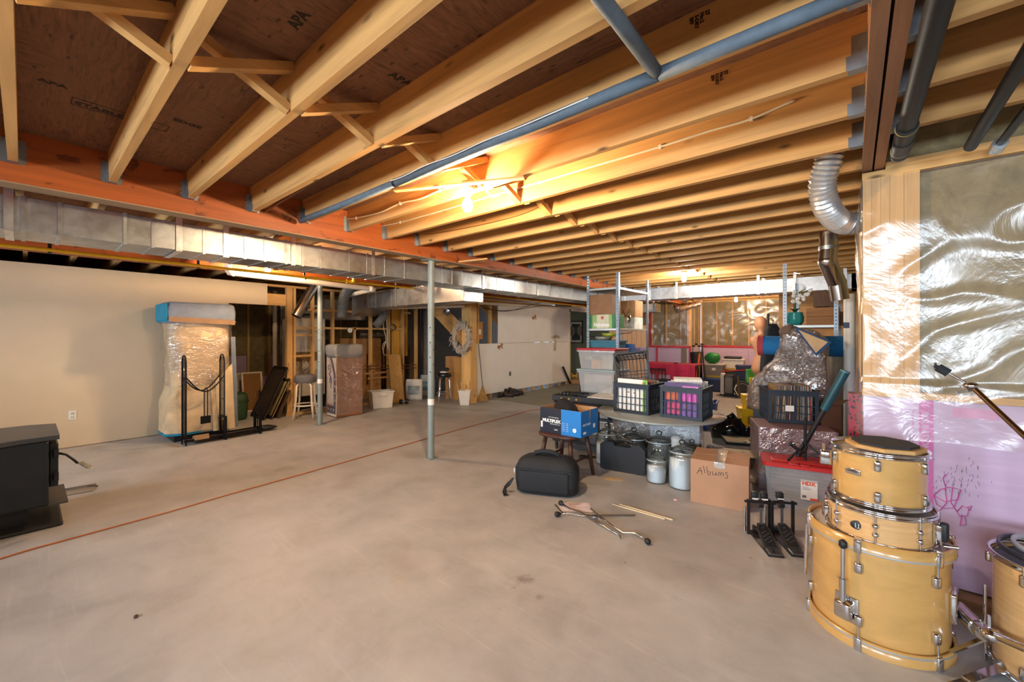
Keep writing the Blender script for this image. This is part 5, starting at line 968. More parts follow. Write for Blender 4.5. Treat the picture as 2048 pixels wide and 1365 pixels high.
# milk crates full of records
CR = mat('#26313d', .5, 0, .1)
def crate(label, p, rz, w_=.40, d_=.38, h=.31, label_card=False, lean=None):
    t = thing('milk_crate', label, 'crate', p, rz); b = .014
    for x in (0, w_-.03):
        for y in (0, d_-.03): ob('corner_post', MB().box(x, x+.03, y, y+.03, 0, h), CR, t)
    for z0, z1, nm in ((0, .032, 'base_band'), (h-.05, h, 'top_band')):
        m = MB().box(.02, w_-.02, .002, .002+b*.6, z0, z1).box(.02, w_-.02, d_-.002-b*.6, d_-.002, z0, z1).box(.002, .002+b*.6, .02, d_-.02, z0, z1).box(w_-.002-b*.6, w_-.002, .02, d_-.02, z0, z1); ob(nm, m, CR, t)
    ob('rim', MB().box(-.008, w_+.008, -.008, .006, h-.008, h+.004).box(-.008, w_+.008, d_-.006, d_+.008, h-.008, h+.004).box(-.008, .006, 0, d_, h-.008, h+.004).box(w_-.006, w_+.008, 0, d_, h-.008, h+.004), CR, t)
    for i in range(7):
        x = .05+(w_-.1)*i/6; y = .05+(d_-.1)*i/6
        for q in ((x-.004, x+.004, .003, .011), (x-.004, x+.004, d_-.011, d_-.003), (.003, .011, y-.004, y+.004), (w_-.011, w_-.003, y-.004, y+.004)): ob('bar', MB().box(*q, .03, h-.048), CR, t)
    for z in (.095, .165): ob('cross_bar', MB().box(.02, w_-.02, .004, .01, z-.004, z+.004).box(.02, w_-.02, d_-.01, d_-.004, z-.004, z+.004).box(.004, .01, .02, d_-.02, z-.004, z+.004).box(w_-.01, w_-.004, .02, d_-.02, z-.004, z+.004), CR, t)
    m = MB()
    for i in range(9): x = .02+(w_-.04)*i/8; m.box(x-.005, x+.005, .01, d_-.01, .002, .008); m.box(.01, w_-.01, x-.005, x+.005, .002, .008)
    ob('base_grid', m, CR, t)
    if label_card: ob('label_card', MB().box(.14, .21, -.004, .002, .115, .17), WHITEP, t)
    return t
PNAME = ['tan', 'taupe', 'slate', 'brick red', 'cream', 'navy', 'brown', 'ivory', 'sage', 'ochre', 'black', 'grey-beige']
PAL = ['#b8a48a', '#8a7a68', '#4a4f5c', '#a3453c', '#c9bda4', '#38506a', '#6b5a48', '#d8d0c0', '#5a6b58', '#927246', '#2a2a2c', '#a89a8e']
def records(tr, n, x0, x1, y, label, group, hh=.31, ww=.31, axis='x', seed=1):
    rr = random.Random(seed); me = {}
    for i in range(n):
        c = rr.choice(PAL); 
        if c not in me: me[c] = MB().box(-.002, .002, 0, ww, 0, hh).mesh('record_sleeve'); me[c].materials.append(mat(c, .6, 0, .35, 16))
        o = ob('record_sleeve', me[c], None, None, PNAME[PAL.index(c)]+' '+label, 'record', group); q = (i+.5)/n
        o.matrix_world = tr @ Matrix.Translation((x0+(x1-x0)*q, y+rr.uniform(0, .012), .011)) @ Matrix.Rotation(R(6-8*q), 4, 'Y')
def TM(p, rz): return Matrix.Translation(p) @ Matrix.Rotation(rz, 4, 'Z')
ZT = .601
p1 = PZ(1227, 822, ZT); crate('dark blue milk crate showing white album covers on the round table', (p1.x, p1.y, ZT), R(-4))
p2 = PZ(1320, 834, ZT); crate('dark blue milk crate showing purple album cover on the round table', (p2.x, p2.y, ZT), R(0))
def sleeve(label, tr, x, y, z, w_, h, th, cols, cat='record', tilt=-3):
    t = thing('album_cover', label, cat); t.matrix_world = tr @ Matrix.Translation((x, y, z)) @ Matrix.Rotation(R(tilt), 4, 'X')
    ob('sleeve', MB().box(0, w_, 0, th, 0, h), mat(cols[0], .4, 0, .1), t)
    for i, (c, x0, x1, z0, z1) in enumerate(cols[1:]): ob('artwork', MB().box(x0*w_, x1*w_, -.0012, -.0002, z0*h, z1*h), mat(c, .4, 0, .35, 25), t)
    return t
T1, T2 = TM((p1.x, p1.y, ZT), R(-4)), TM((p2.x, p2.y, ZT), 0)
sleeve('white album sleeve with green edge in front of the round table crate', T1, .03, .022, .011, .34, .345, .004, ('#f0ece4', ('#7ab53a', .86, 1, .0, 1), ('#e0a030', .84, .95, .84, .95), ('#8a3a3a', .35, .42, .58, .61), ('#8a3a3a', .55, .62, .57, .6)))
for i in range(9): sleeve(PNAME[(i*5) % 12]+' record sleeve filed behind the white album in its crate', T1, .03+.004*(i % 2), .04+.034*i, .011, .335, .33-.006*(i % 3), .004, (PAL[(i*5) % 12],), tilt=-2)['group'] = 'records behind the white album'
sleeve('purple boxed album with pink and orange pictures in its crate', T2, .03, .022, .011, .34, .34, .02, ('#4a3468', ('#d0623a', .05, .4, .5, .8), ('#c84aa8', .52, .95, .48, .93), ('#e0b0d8', .52, .95, .84, .9), ('#b83a6a', .1, .45, .1, .45), ('#6a4a90', .5, .95, .06, .42), ('#e8a040', .6, .66, .3, .38)))
for i in range(9): sleeve(('cream', 'ivory', 'mauve', 'off-white')[i % 4]+' record sleeve filed behind the purple boxed album', T2, .03, .06+.033*i, .011, .335, .32+.012*(i % 3), .005, (('#d8d0c4', '#cfc8bd', '#8a7f90', '#e2dccf')[i % 4],), tilt=-2)['group'] = 'records behind the purple album'
ob('paper_stack', MB().box(-.13, .13, -.12, .12, 0, .03), mat('#e0dacd', .7, 0, .15, 30), label='loose white papers lying over the purple album crate', cat='papers', loc=(p2.x+.2, p2.y+.22, ZT+.355), rz=R(20), bev=.003)
# crate tipped on end behind
tc = crate('empty black milk crate tipped up on the round table edge', (0, 0, 0), 0, .38, .52, .3); q = PD(1242, HY, 5.03); tc.matrix_world = Matrix.Translation((q.x, q.y, ZT+.01)) @ Matrix.Rotation(R(20), 4, 'Z') @ Matrix.Rotation(R(-7), 4, 'Y') @ Matrix.Rotation(R(72), 4, 'X') @ Matrix.Translation((0, 0, -.0))
# drummer hardware on the floor
def rod(u0, pts, r, m_, **k): return ob('rod', MB().tube([PZ(u, v, z) for u, v, z in pts], r, 8), m_, **k)
CH2 = mat('#b9b4ad', .15, 1., .05)
def cymarm(label, knob, pts, extra=()):
    t = thing('drum_hardware', label, 'drum hardware'); ob('rod', MB().tube([PZ(*p) for p in pts], .0055, 8), CH2, t); a, b_ = PZ(*knob), PZ(*pts[0]); d = (a-b_).normalized()
    ob('rubber_knob', MB().lathe([(.006, -.03), (.012, -.022), (.021, 0), (.019, .014), (.01, .022), (.001, .024)], n=14, M=Matrix.Translation(a) @ d.to_track_quat('Z', 'Y').to_matrix().to_4x4()), BLACKP, t)
    for e in extra: ob('branch', MB().tube([PZ(*p) for p in e], .005, 8), CH2, t)
    return t
cymarm('bent chrome leg with black rubber tip crossing the paper', (1122, 1007, .022), ((1127, 1010, .022), (1140, 1018, .02), (1162, 1025, .018), (1185, 1040, .016), (1240, 1072, .012)), (((1240, 1072, .012), (1241, 1078, .01)),))
cymarm('straight chrome leg with black rubber tip beside the paper', (1115, 1029, .022), ((1124, 1028, .022), (1140, 1027, .02), (1162, 1032, .016), (1270, 1031, .008)))
t = cymarm('kinked chrome leg with black rubber tip pointing to the pedals', (1295, 1083, .022), ((1286, 1076, .02), (1270, 1067, .018), (1245, 1066, .016), (1210, 1041, .03), (1181, 1018, .012)))
ob('wing_clamp', MB().rb(-.02, .02, -.012, .012, -.012, .012, .005, 2, Matrix.Translation(PZ(1190, 1036, .03)) @ Matrix.Rotation(R(30), 4, 'Z')), mat('#8f8f92', .25, .9), t); ob('spring', MB().tube([PZ(1198+.6*i, 1039+.12*i, .03)+Vector((0, .006*math.sin(i*1.6), .008*math.cos(i*1.6))) for i in range(18)], .003, 5), CH2, t)
p = PZ(1113, 1013); ob('key_rod', MB().tube([PZ(1110, 1010, .008), PZ(1125, 1026, .006)], .004, 8), BLACKM, label='short black key rod beside the rubber tipped chrome legs', cat='rod')
p = PZ(1150, 1016); t = thing('paper_sheet', 'wrinkled printed white paper under the chrome legs', 'paper', (p.x, p.y, 0), R(38)); ob('sheet', MB().grid(lambda u, v: (-.13+.26*u, -.09+.18*v, .004+.006*noise.noise((u*4, v*4, 1))), 12, 10), mat('#d8c8c8', .7, 0, .05), t)
for i in range(3): ob('print_line', MB().box(-.05, .05-.02*i, .05-.02*i, .055-.02*i, .011, .012), mat('#a06a5a', .8), t)
for i, (a, b_) in enumerate((((1224, 1009), (1330, 1039)), ((1238, 1009), (1346, 1041)))):
    A_, B_ = PZ(*a, .009), PZ(*b_, .009); d = B_-A_; ob('drumstick', MB().tube([A_, A_+d*.02, A_+d*.05, A_+d*.2, A_+d*.98, B_], .0075, 8, rr=[.002, .0045, .003, .0065, .0075, .006]), wood('#dcc6a0', 0, knots=False), label=('pale drumstick on concrete, the one beside the bag', 'pale drumstick on concrete, the one beside the Albums box')[i], cat='drumstick')
# ================================================================ RIGHT SIDE
# Albums carton
p = PZ(1381, 1004); q = PZ(1498, 1027); rz = math.atan2(q.y-p.y, q.x-p.x); w_ = (q-p).length
AC = mat('#b58b6c', .85, 0, .06, 5, .1, 40); t = carton('carton', 'tan carton hand-marked Albums with tape across its top', (p.x, p.y, 0), rz, w_, .42, .37, AC)
PEN = mat('#2b2426', .7)
def pen(pts, par, y=-.002): ob('handwriting', MB().tube([(x, y, z) for x, z in pts], .0018, 5), PEN, par)
sx, z0 = .05, .25
for s in ([(0, 0), (.028, .06), (.04, 0)], [(.008, .025), (.042, .03)], [(.05, .075), (.062, .015)], [(.075, .075), (.085, .005), (.1, .005), (.104, .03), (.088, .035)], [(.118, .04), (.122, .01), (.14, .012), (.146, .04), (.15, .012)], [(.165, .01), (.165, .04), (.175, .04), (.18, .015), (.186, .042), (.198, .04), (.202, .016)], [(.232, .05), (.214, .046), (.232, .022), (.226, .0), (.21, .002)]): pen([(sx+a, z0+b_) for a, b_ in s], t)
ob('packing_tape', MB().box(w_*.42, w_*.6, -.0015, .42, .3715, .3725).box(w_*.42, w_*.6, -.0025, -.001, .32, .372), film('tape', '#efe6d8', .25, .35, .1, 14), t); [ob('top_flap', MB().box(0, w_, y0, y1, .369, .3712), AC, t) for y0, y1 in ((0, .207), (.213, .42))]
# clear tote with red lid
p = PZ(1530, 1009); t = thing('storage_tote', 'clear storage tote with red lid full of flat records', 'tote', (p.x, p.y, 0), R(12)); W_, D_, HT_ = .54, .31, .33
m = MB()
for q in ((0, W_, 0, .004), (0, W_, D_-.004, D_), (0, .004, 0, D_), (W_-.004, W_, 0, D_)): m.box(*q, 0, HT_)
m.warp(lambda v: Vector((W_/2+(v.x-W_/2)*(.9+.1*v.z/HT_), D_/2+(v.y-D_/2)*(.9+.1*v.z/HT_), v.z))); ob('shell', m, CLR, t)
for i in range(26): c = random.choice(('#6b6478', '#8a8494', '#a59a9a', '#4a4658', '#7d7068')); ob('contents', MB().box(.045+random.uniform(0, .006), W_-.045, .04, D_-.03, .01+i*.0115, .0195+i*.0115), mat(c, .6), t)
l = ob('lid', MB().prism([(-.015, .03), (.01, -.015), (W_-.01, -.015), (W_+.015, .03), (W_+.015, D_-.03), (W_-.01, D_+.015), (.01, D_+.015), (-.015, D_-.03)], HT_, HT_+.03), mat('#c8302e', .4, 0, .05), t, bev=.006)
ob('lid_recess', MB().rb(.05, W_-.05, .05, D_-.05, HT_+.03, HT_+.04, .008), mat('#c8302e', .4, 0, .05), l)
for x in (.2, .26): ob('latch', MB().rb(x-.03, x+.05, -.02, .02, HT_+.028, HT_+.045, .005), mat('#b52826', .4), l)
c = ob('label_card', MB().box(.25, .36, -.0035, .012, .09, .25), WHITEP, t); c.rotation_euler = (R(-2), 0, 0)
OR = mat('#e2572a', .5); ftext('HDX', .04, .258, .208, c, OR, -.0042, .002); ob('orange_tab', MB().box(.31, .362, -.0045, -.0035, .09, .108), OR, c); [ob('print_line', MB().box(.258, x1, -.0042, -.0036, z0, z1), mat('#6a6a78', .6), c) for x1, z0, z1 in ((.31, .17, .173), (.32, .18, .183), (.3, .19, .193), (.285, .105, .125))]
# guitar stand on the lid
q = t.matrix_basis @ Vector((.3, .16, HT_+.04)); t = thing('guitar_stand', 'folding black guitar stand set upon the red tote lid', 'stand', q, R(30))
ob('column', MB().cyl((0, 0, .0), (0, 0, .36), .011, n=12).cyl((0, 0, .1), (0, 0, .16), .016, n=12), BLACKM, t)
for a in (200, 330, 80): A = R(a); ob('leg', MB().bar((.015*math.cos(A), .015*math.sin(A), .14), (.17*math.cos(A), .17*math.sin(A), .006), .014, .014), BLACKM, t); ob('brace', MB().bar((0, 0, .02), (.09*math.cos(A), .09*math.sin(A), .075), .01, .006), BLACKM, t)
for s in (0, 1): ob('cradle_arm', MB().tube([(-.02, -.02-.05*s, .13), (-.06, -.05-.06*s, .1), (-.1, -.06-.06*s, .11), (-.14, -.07-.06*s, .14), (-.15, -.075-.06*s, .165)], .01, 8), BLACKP, t)
# shrink wrapped box with record crate
p = PZ(1517, 853, .58); t = thing('wrapped_box', 'large mauve-brown box tightly shrink wrapped under the record crate', 'box', (p.x, p.y, 0), R(18)); ob('box', MB().box(0, .6, 0, .46, 0, .576), mat('#8a6a6c', .6, 0, .1), t, bev=.006)
ob('stretch_wrap', loft([[(x+.3, y+.23, z) for x, y, z in loop(z, .615, .475, .03, 7, n=80, e=.1)] for z in [.01+.0352*i for i in range(17)]], False), WRAP, t)
p = PZ(1537, 845, .58); crate('dark blue milk crate tightly packed with record spines', (p.x, p.y, .582), R(20), .41, .38, .31, True)
records(TM((p.x, p.y, .582), R(20)), 46, .04, .37, .02, 'record sleeve packed edge-on in the crate atop the wrapped box', 'records packed edge-on', hh=.345, ww=.33, seed=5)
# wrapped arcade shape with blankets
dd = 4.2; c = PD(1580, HY, dd); t = thing('wrapped_game', 'slanted game cabinet in stretch wrap behind the record crate', 'cabinet', (c.x, c.y, 0), R(5.6))
def lp(u, v): return ((u-1580)*dd/FPX*.83, H-(v-HY)*dd/FPX)
out = [lp(*q) for q in ((1502, 786), (1502, 776), (1512, 760), (1535, 740), (1552, 715), (1561, 690), (1566, 672), (1576, 664), (1600, 662), (1640, 672), (1654, 688), (1653, 760), (1652, 850))]+[(.37, .02), (-.18, .02), (-.2, .75)]
def prof_x(z):
    lo = -.47 if z < .84 else lerp_prof([(.84, -.47), (.93, -.42), (1.05, -.28), (1.18, -.15), (1.32, -.10), (1.46, -.06), (1.5, -.02)], z)[0]
    if z < .6: lo = -.2
    hi = .375 if z < 1.3 else lerp_prof([(1.3, .375), (1.36, .37), (1.46, .30), (1.5, .15)], z)[0]
    return lo*.83, hi*.83
def gbody(k, amp, z0, z1, n):
    L = []
    for i in range(n+1):
        z = z0+(z1-z0)*i/n; lo, hi = prof_x(z); L.append([(x+(lo+hi)/2, y+.25, zz) for x, y, zz in loop(z, hi-lo+k, .5+k, amp, 3, n=80, e=.3)])
    return loft(L, k == 0)
ob('carcass', gbody(0, .05, .62, 1.5, 36), mat('#5f5046', .6, 0, .35, 6), t); ob('plinth', MB().box(-.12, .29, .02, .48, 0, .64), mat('#4a3c34', .7), t)
ob('stretch_wrap', gbody(.035, .09, .66, 1.49, 44), WRAP, t)
ob('leg', MB().box(-.33, -.22, .02, .16, 0, .82), BLACKP, t); ob('leg', MB().box(-.33, -.22, .3, .44, 0, .82), BLACKP, t)
q = [lp(*a) for a in ((1592, 657), (1655, 684), (1630, 708))]
def quilt(inset, y, par, m_, nm):
    cxx = sum(a[0] for a in q)/3; czz = sum(a[1] for a in q)/3; Q = [(cxx+(a[0]-cxx)*inset, czz+(a[1]-czz)*inset) for a in q]
    return ob(nm, MB().prism(Q, -y-.02, -y, Matrix.Rotation(R(90), 4, 'X') @ Matrix.Diagonal((1, 1, -1, 1))), m_, par, bev=.006)
quilt(1.12, .045, t, fabric('#27507e'), 'blanket_border'); quilt(.88, .055, t, fabric('#c9ab82', 30), 'blanket_corner')
ob('blanket_lump', MB().sph((-.025, .05, 1.46), .08, 16, (.9, 1, .9)).sph((.03, .06, 1.44), .08, 14, (1, 1, .8)).warp(lambda v: v*(1+.04*noise.noise(v*11))), fabric('#6d5a4c'), t)
# right shelving, its load
shelf_unit('slotted steel shelving standing against the corner return wall', -.66, -.13, 5.96, 7.4, (2.3, 1.87, 1.87, 2.2), (.3, .75, 1.12, 1.545))
q = rd(1584, 4.95); t = thing('planter', 'ribbed teal ceramic planter on the right steel shelf', 'planter', (-.55, 6.1, 1.546)); TE = mat('#2f8f8c', .25, 0, .1)
ob('pot', MB().lathe([(.001, 0), (.06, 0), (.085, .04), (.09, .1), (.075, .15), (.08, .16), (.07, .155), (.07, .13), (.001, .13)], n=32).warp(lambda v: Vector((v.x*(1+.05*math.cos(8*math.atan2(v.y, v.x))), v.y*(1+.05*math.cos(8*math.atan2(v.y, v.x))), v.z))), TE, t)
t = thing('orchid', 'white artificial orchid with dark leaves in the teal planter', 'plant', (-.55, 6.1, 1.676))
for i in range(6): a = i*1.05; ob('leaf', MB().add([(0, 0, .0), (.03*math.cos(a+1.2), .03*math.sin(a+1.2), .06), (.12*math.cos(a), .12*math.sin(a), .08), (.03*math.cos(a-1.2), .03*math.sin(a-1.2), .06)], [(0,1,2,3)]), mat('#1f4a34', .4), t)
for i in range(3): ob('stem', MB().tube([(0, 0, 0), (.01*i-.02, 0, .15), (.03*i-.02, 0, .26), (.12*i*.6+.03, -.02, .31)], .004, 6), mat('#5a6a3a', .6), t)
for i in range(22): a = random.random(); s = i % 3; c = (.03*s-.02+.1*a*(s*.6+.2), random.uniform(-.04, .02), .14+.19*a+random.uniform(-.02, .02)); ob('flower', MB().sph(c, .024, 8, (1, .5, .9)), mat('#efece6', .6), t)
t = thing('wooden_tray', 'plain brown wooden tray box beside the teal planter', 'tray', (-.43, 5.98, 1.546)); [ob('front_board', MB().box(0, .31, 0, .018, z0, z1), wood('#a5713f', 0, knots=False), t, bev=.002) for z0, z1 in ((0, .099), (.102, .2))]; ob('side', MB().box(0, .012, .018, .35, 0, .2).box(.298, .31, .018, .35, 0, .2), wood('#96683c', 1, knots=False), t); ob('back', MB().box(.012, .298, .338, .35, 0, .2), wood('#96683c', 0, knots=False), t); ob('bottom', MB().box(.012, .298, .018, .338, 0, .01), wood('#96683c', 0, knots=False), t)
t = thing('wooden_box', 'small square dark wooden box stacked on the drawer', 'box', (-.36, 5.98, 1.747)); ob('body', MB().box(0, .19, 0, .19, .012, .2), wood('#6a4a34', 2, knots=False), t, bev=.003)
for x in (.02, .17): ob('foot', MB().box(x-.012, x+.012, .01, .18, 0, .012), wood('#6a4a34', 2, knots=False), t)
t = thing('brown_box', 'flat brown box beyond the right shelf post', 'box', (-.1, 6.05, 1.55)); ob('body', MB().box(-.02, .12, .05, .35, 0, .15), mat('#7a5230', .7), t, bev=.002); ob('bracket', MB().box(-.02, .12, .05, .4, -.01, 0), BLACKM, t); ob('emblem', MB().box(.03, .06, .047, .05, .05, .09), mat('#c9a87a', .6), t)
t = thing('mat_roll', 'rolled blue quilted mat with red end lying across the right shelf', 'roll', (-.42, 5.78, 1.3)); ob('roll', MB().cyl((-.42, 0, 0), (.43, 0, 0), .115, n=28).warp(lambda v: v+Vector((0, 1, 1))*.006*math.sin(v.x*30)), fabric('#1f6ea8', 14), t); ob('red_end', MB().cyl((-.47, 0, 0), (-.41, 0, 0), .122, n=28), fabric('#b0404a'), t)
ob('bin', MB().frus(0, .48, 0, .5, 0, .36, .9), BLACKP, label='black bin on the low right shelf behind the wrapped game', cat='bin', loc=(-.63, 6.1, .751), bev=.01)
# garment bag, mannequin
q = PD(1545, HY, 5.6); t = thing('garment_bag', 'dark garment bag hanging by the right steel shelf', 'garment bag', (q.x, q.y, 0), YAW)
ob('bag', loft([loop(z, w_, d_, .12, 8, n=40, e=.6) for z, w_, d_ in ((.55, .28, .16), (.8, .34, .2), (1.1, .28, .18), (1.35, .24, .16), (1.5, .2, .12), (1.58, .1, .08))]), fabric('#26282c'), t); ob('hanger_pole', MB().cyl((-.11, 0, 0), (-.06, 0, 1.72), .017, n=10), mat('#3a2e2a', .5), t); ob('hook', MB().tube([(0, 0, 1.56), (.01, 0, 1.63), (-.02, 0, 1.66), (-.05, 0, 1.64)], .006, 6), CHROME, t)
q = PD(1517, HY, 6.6); t = thing('mannequin', 'headed tan dress-form mannequin turned away beside the garment bag', 'mannequin', (q.x, q.y, 0), YAW); SK = mat('#d59a70', .5, 0, .05)
ob('torso', loft([[(x+ox, y, z) for x, y, z in loop(z, w_, d_, 0, 0, n=32, e=.95)] for z, w_, d_, ox in ((.8, .26, .2, .05), (.9, .3, .22, .05), (1.02, .26, .19, .06), (1.12, .22, .17, .07), (1.22, .27, .19, .06), (1.32, .34, .18, .04), (1.38, .32, .15, .03), (1.42, .2, .11, .04), (1.45, .11, .1, .05), (1.5, .09, .1, .05), (1.53, .13, .16, .04), (1.58, .16, .19, .03), (1.65, .165, .2, .03), (1.7, .13, .16, .03), (1.725, .06, .08, .03))]), SK, t); ob('stand', MB().cyl((.05, 0, 0), (.05, 0, .8), .02, n=12).cyl((.05, 0, 0), (.05, 0, .02), .16, n=24), BLACKM, t)
# tubes and scraps by the corner
a, b_ = PD(1690, 745, 3.35), PD(1648, 820, 3.45); d = b_-a; t = thing('long_tube', 'dark teal fabric tube leaning at the insulated corner', 'tube'); ob('tube', MB().cyl(a, b_, .032, n=18), mat('#14505c', .35, 0, .15), t); ob('end_cap', MB().cyl(a-d.normalized()*.012, a, .034, n=18), mat('#4a8a9a', .4), t)
e = PD(1640, 905, 3.5); e2 = Vector((e.x, e.y, 0)); ob('pole_tip', MB().cyl(b_, b_+(b_-a).normalized()*.6, .02, n=12), BLACKP, t)
q = PD(1672, HY, 3.75); t = carton('carton', 'torn dark brown carton standing in the insulated corner', (q.x-.1, q.y, 0), R(30), .16, .3, .78, mat('#5a3a28', .8)); ob('torn_flap', MB().add([(0, 0, .78), (.16, 0, .78), (.18, -.08, .84), (-.02, -.06, .82)], [(0,1,2,3)]), mat('#8a6546', .8), t)
q = PD(1688, HY, 4.6); t = thing('foam_bundle', 'beige foam bundle propped beside the teal tube', 'foam', (q.x-.05, q.y, 0), YAW); ob('bundle', loft([loop(z, w_, w_*.8, .12, 5, n=40, e=.7) for z, w_ in ((.0, .2), (.5, .22), (.95, .24), (1.2, .2), (1.3, .1))]), fabric('#b5a58c'), t)
t = thing('banner_roll', 'white paper banner roll standing against the return wall', 'roll', (-.1, 5.6, 0)); ob('roll', MB().cyl((.07, 0, 0), (.07, 0, 1.86), .05, n=18), WHITEP, t); ob('print', MB().box(.02, .07, -.052, -.048, 1.5, 1.56), mat('#2a3a5c', .5), t)
# tuck tape strip printed in black on the foam edge
# ---------------------------------------------------------------- drums
t0 = NT('maple_lacquer'); co = t0.coord((2, 2, 6)); n1 = t0.noise(co, 2.2, 6, .6, .8); cc = srgb('#cfa05c'); SHELL = t0.done(t0.bsdf(t0.ramp(n1, [(.3, dk(cc, .88)), (.55, cc), (.75, dk(cc, 1.1))]), .25, 0, None, Coat_Weight=.6, Coat_Roughness=.08))
t0 = NT('maple_pale'); co = t0.coord((1.2, 1.2, 10)); n1 = t0.noise(co, 2.2, 5, .6, 1.4); cc = srgb('#dfae72'); SHELL2 = t0.done(t0.bsdf(t0.ramp(n1, [(.3, dk(cc, .85)), (.55, cc), (.75, dk(cc, 1.15))]), .25, 0, None, Coat_Weight=.6, Coat_Roughness=.08))
HEAD = mat('#cfccc4', .35, 0, .05); CHR = mat('#d6d6d8', .12, 1., .04)
def drum(name, label, xy, z, r, h, nl, a0, shell, wood_hoop=False, tube_lug=False, headm=None):
    t = thing(name, label, 'drum', (xy[0], xy[1], z), math.atan2(-xy[1], -xy[0]))      # local +x points at the camera
    hz = .055 if wood_hoop else .02
    ob('shell', MB().lathe([(r, .012), (r, h-.012)], n=72).lathe([(r-.008, h-.012), (r-.008, .012)], n=72), shell, t)
    ob('head', MB().lathe([(.001, h-.022), (r-.012, h-.022), (r, h-.018)], n=48), headm or HEAD, t); ob('head', MB().lathe([(r, .02), (.001, .02)], n=48), headm or HEAD, t)
    for q in (0, 1):
        if wood_hoop:
            z0, z1 = (h-hz, h) if q else (0, hz); hp_ = ob('hoop', MB().lathe([(r+.018, z0), (r+.018, z1), (r+.006, z1), (r+.006, z0), (r+.018, z0)], n=72), shell, t); zz = h-hz+.008 if q else hz-.012; ob('inlay', MB().lathe([(r+.0185, zz-.004), (r+.0195, zz), (r+.0185, zz+.005)], n=72), mat('#b9b7b2', .35, .4), hp_)
        else:
            z0 = h-.016 if q else -.004; s = 1 if q else -1; ob('hoop', MB().lathe([(r+.004, z0), (r+.013, z0), (r+.014, z0+.006), (r+.009, z0+.01), (r+.009, z0+.018), (r+.013, z0+.022), (r+.004, z0+.022), (r+.004, z0)], n=72), CHR, t)
    for k in range(nl):
        a = R(a0)-2*PI*k/nl; c, s = math.cos(a), math.sin(a); M = Matrix.Rotation(a, 4, 'Z') @ Matrix.Translation((r, 0, 0))
        if wood_hoop:
            for q in (0, 1):
                zc = h if q else 0; sg = -1 if q else 1
                cl = ob('claw', MB().rb(.012, .03, -.014, .014, min(zc+sg*-.004, zc+sg*.06), max(zc+sg*-.004, zc+sg*.06), .006, 2, M).box(.0, .026, -.012, .012, min(zc-sg*.006, zc), max(zc-sg*.006, zc), M), CHR, t)
                ob('rod', MB().cyl(M @ Vector((.018, 0, zc+sg*.05)), M @ Vector((.014, 0, zc+sg*.13)), .0045, n=8), CHR, cl); ob('lug', MB().rb(-.002, .022, -.016, .016, min(zc+sg*.105, zc+sg*.155), max(zc+sg*.105, zc+sg*.155), .009, 2, M), CHR, t)
        elif tube_lug:
            ob('rod', MB().cyl(M @ Vector((.012, 0, -.004)), M @ Vector((.012, 0, h+.008)), .004, n=8), CHR, t)
            for zc in (h*.36, h*.62): ob('lug', MB().sph(M @ Vector((.01, 0, zc)), .0125, 12).cyl(M @ Vector((-.002, 0, zc)), M @ Vector((.012, 0, zc)), .009, n=10), CHR, t)
        else:
            for zc, sg in ((h, -1), (0, 1)):
                ob('lug', MB().rb(-.002, .02, -.013, .013, min(zc+sg*.025, zc+sg*.075), max(zc+sg*.025, zc+sg*.075), .008, 2, M), CHR, t); ob('rod', MB().cyl(M @ Vector((.011, 0, zc-sg*.002)), M @ Vector((.011, 0, zc+sg*.04)), .004, n=8), CHR, t)
    return t
bxy = rd(1752, 2.006); HBD = .5
bd = drum('bass_drum', 'large maple bass drum standing on its hoop under two smaller drums', bxy, 0, .254, HBD, 6, -13, SHELL, True)
def rim(a): return Matrix.Rotation(R(a), 4, 'Z') @ Matrix.Translation((.254, 0, 0))
M_ = rim(-24); sp = ob('spur', MB().cyl(M_ @ Vector((.03, 0, .2)), M_ @ Vector((.026, 0, .45)), .009, n=12).cyl(M_ @ Vector((.03, 0, .15)), M_ @ Vector((.028, 0, .3)), .014, n=12), CHR, bd)
ob('rubber_tip', MB().lathe([(.009, 0), (.017, .01), (.016, .03), (.006, .04), (.001, .041)], n=14, M=Matrix.Translation(M_ @ Vector((.026, 0, .44)))), BLACKP, sp); ob('bracket', MB().rb(-.004, .05, -.03, .035, .12, .2, .012, 2, M_).rb(-.004, .006, -.045, .05, .1, .22, .004, 2, M_), CHR, sp)
ob('wing_screw', MB().bar(M_ @ Vector((.03, -.02, .3)), M_ @ Vector((.03, .02, .3)), .006, .006), CHR, sp)
M_ = rim(80); ho = ob('arm_socket', MB().rb(-.004, .02, -.05, .05, .17, .3, .008, 2, M_), CHR, bd); 
A_ = bd.matrix_basis @ (M_ @ Vector((0.02, 0, .24))); 
M2 = rim(-88); ob('spur_leg', MB().cyl(M2 @ Vector((.02, 0, .45)), M2 @ Vector((.03, 0, .15)), .009, n=10), CHR, bd)
SN_Z = HBD-.017; sn = drum('snare_drum', 'pale maple snare drum with black oval badge, between tom and bass drum', rd(1757, 1.96), SN_Z, .19, .15, 8, -3, SHELL2, False, True)
M_ = Matrix.Rotation(R(-22), 4, 'Z') @ Matrix.Translation((.19, 0, 0)); bg = ob('badge', MB().sph(M_ @ Vector((0, 0, .07)), .024, 18, (.2, 1.15, .85)), BLACKP, sn); ob('badge_mark', MB().bar(M_ @ Vector((.006, -.006, .06)), M_ @ Vector((.006, -.006, .08)), .004, .003).bar(M_ @ Vector((.006, .006, .06)), M_ @ Vector((.006, .006, .08)), .004, .003).bar(M_ @ Vector((.006, .01, .06)), M_ @ Vector((.006, -.004, .058)), .004, .003), CHR, bg)
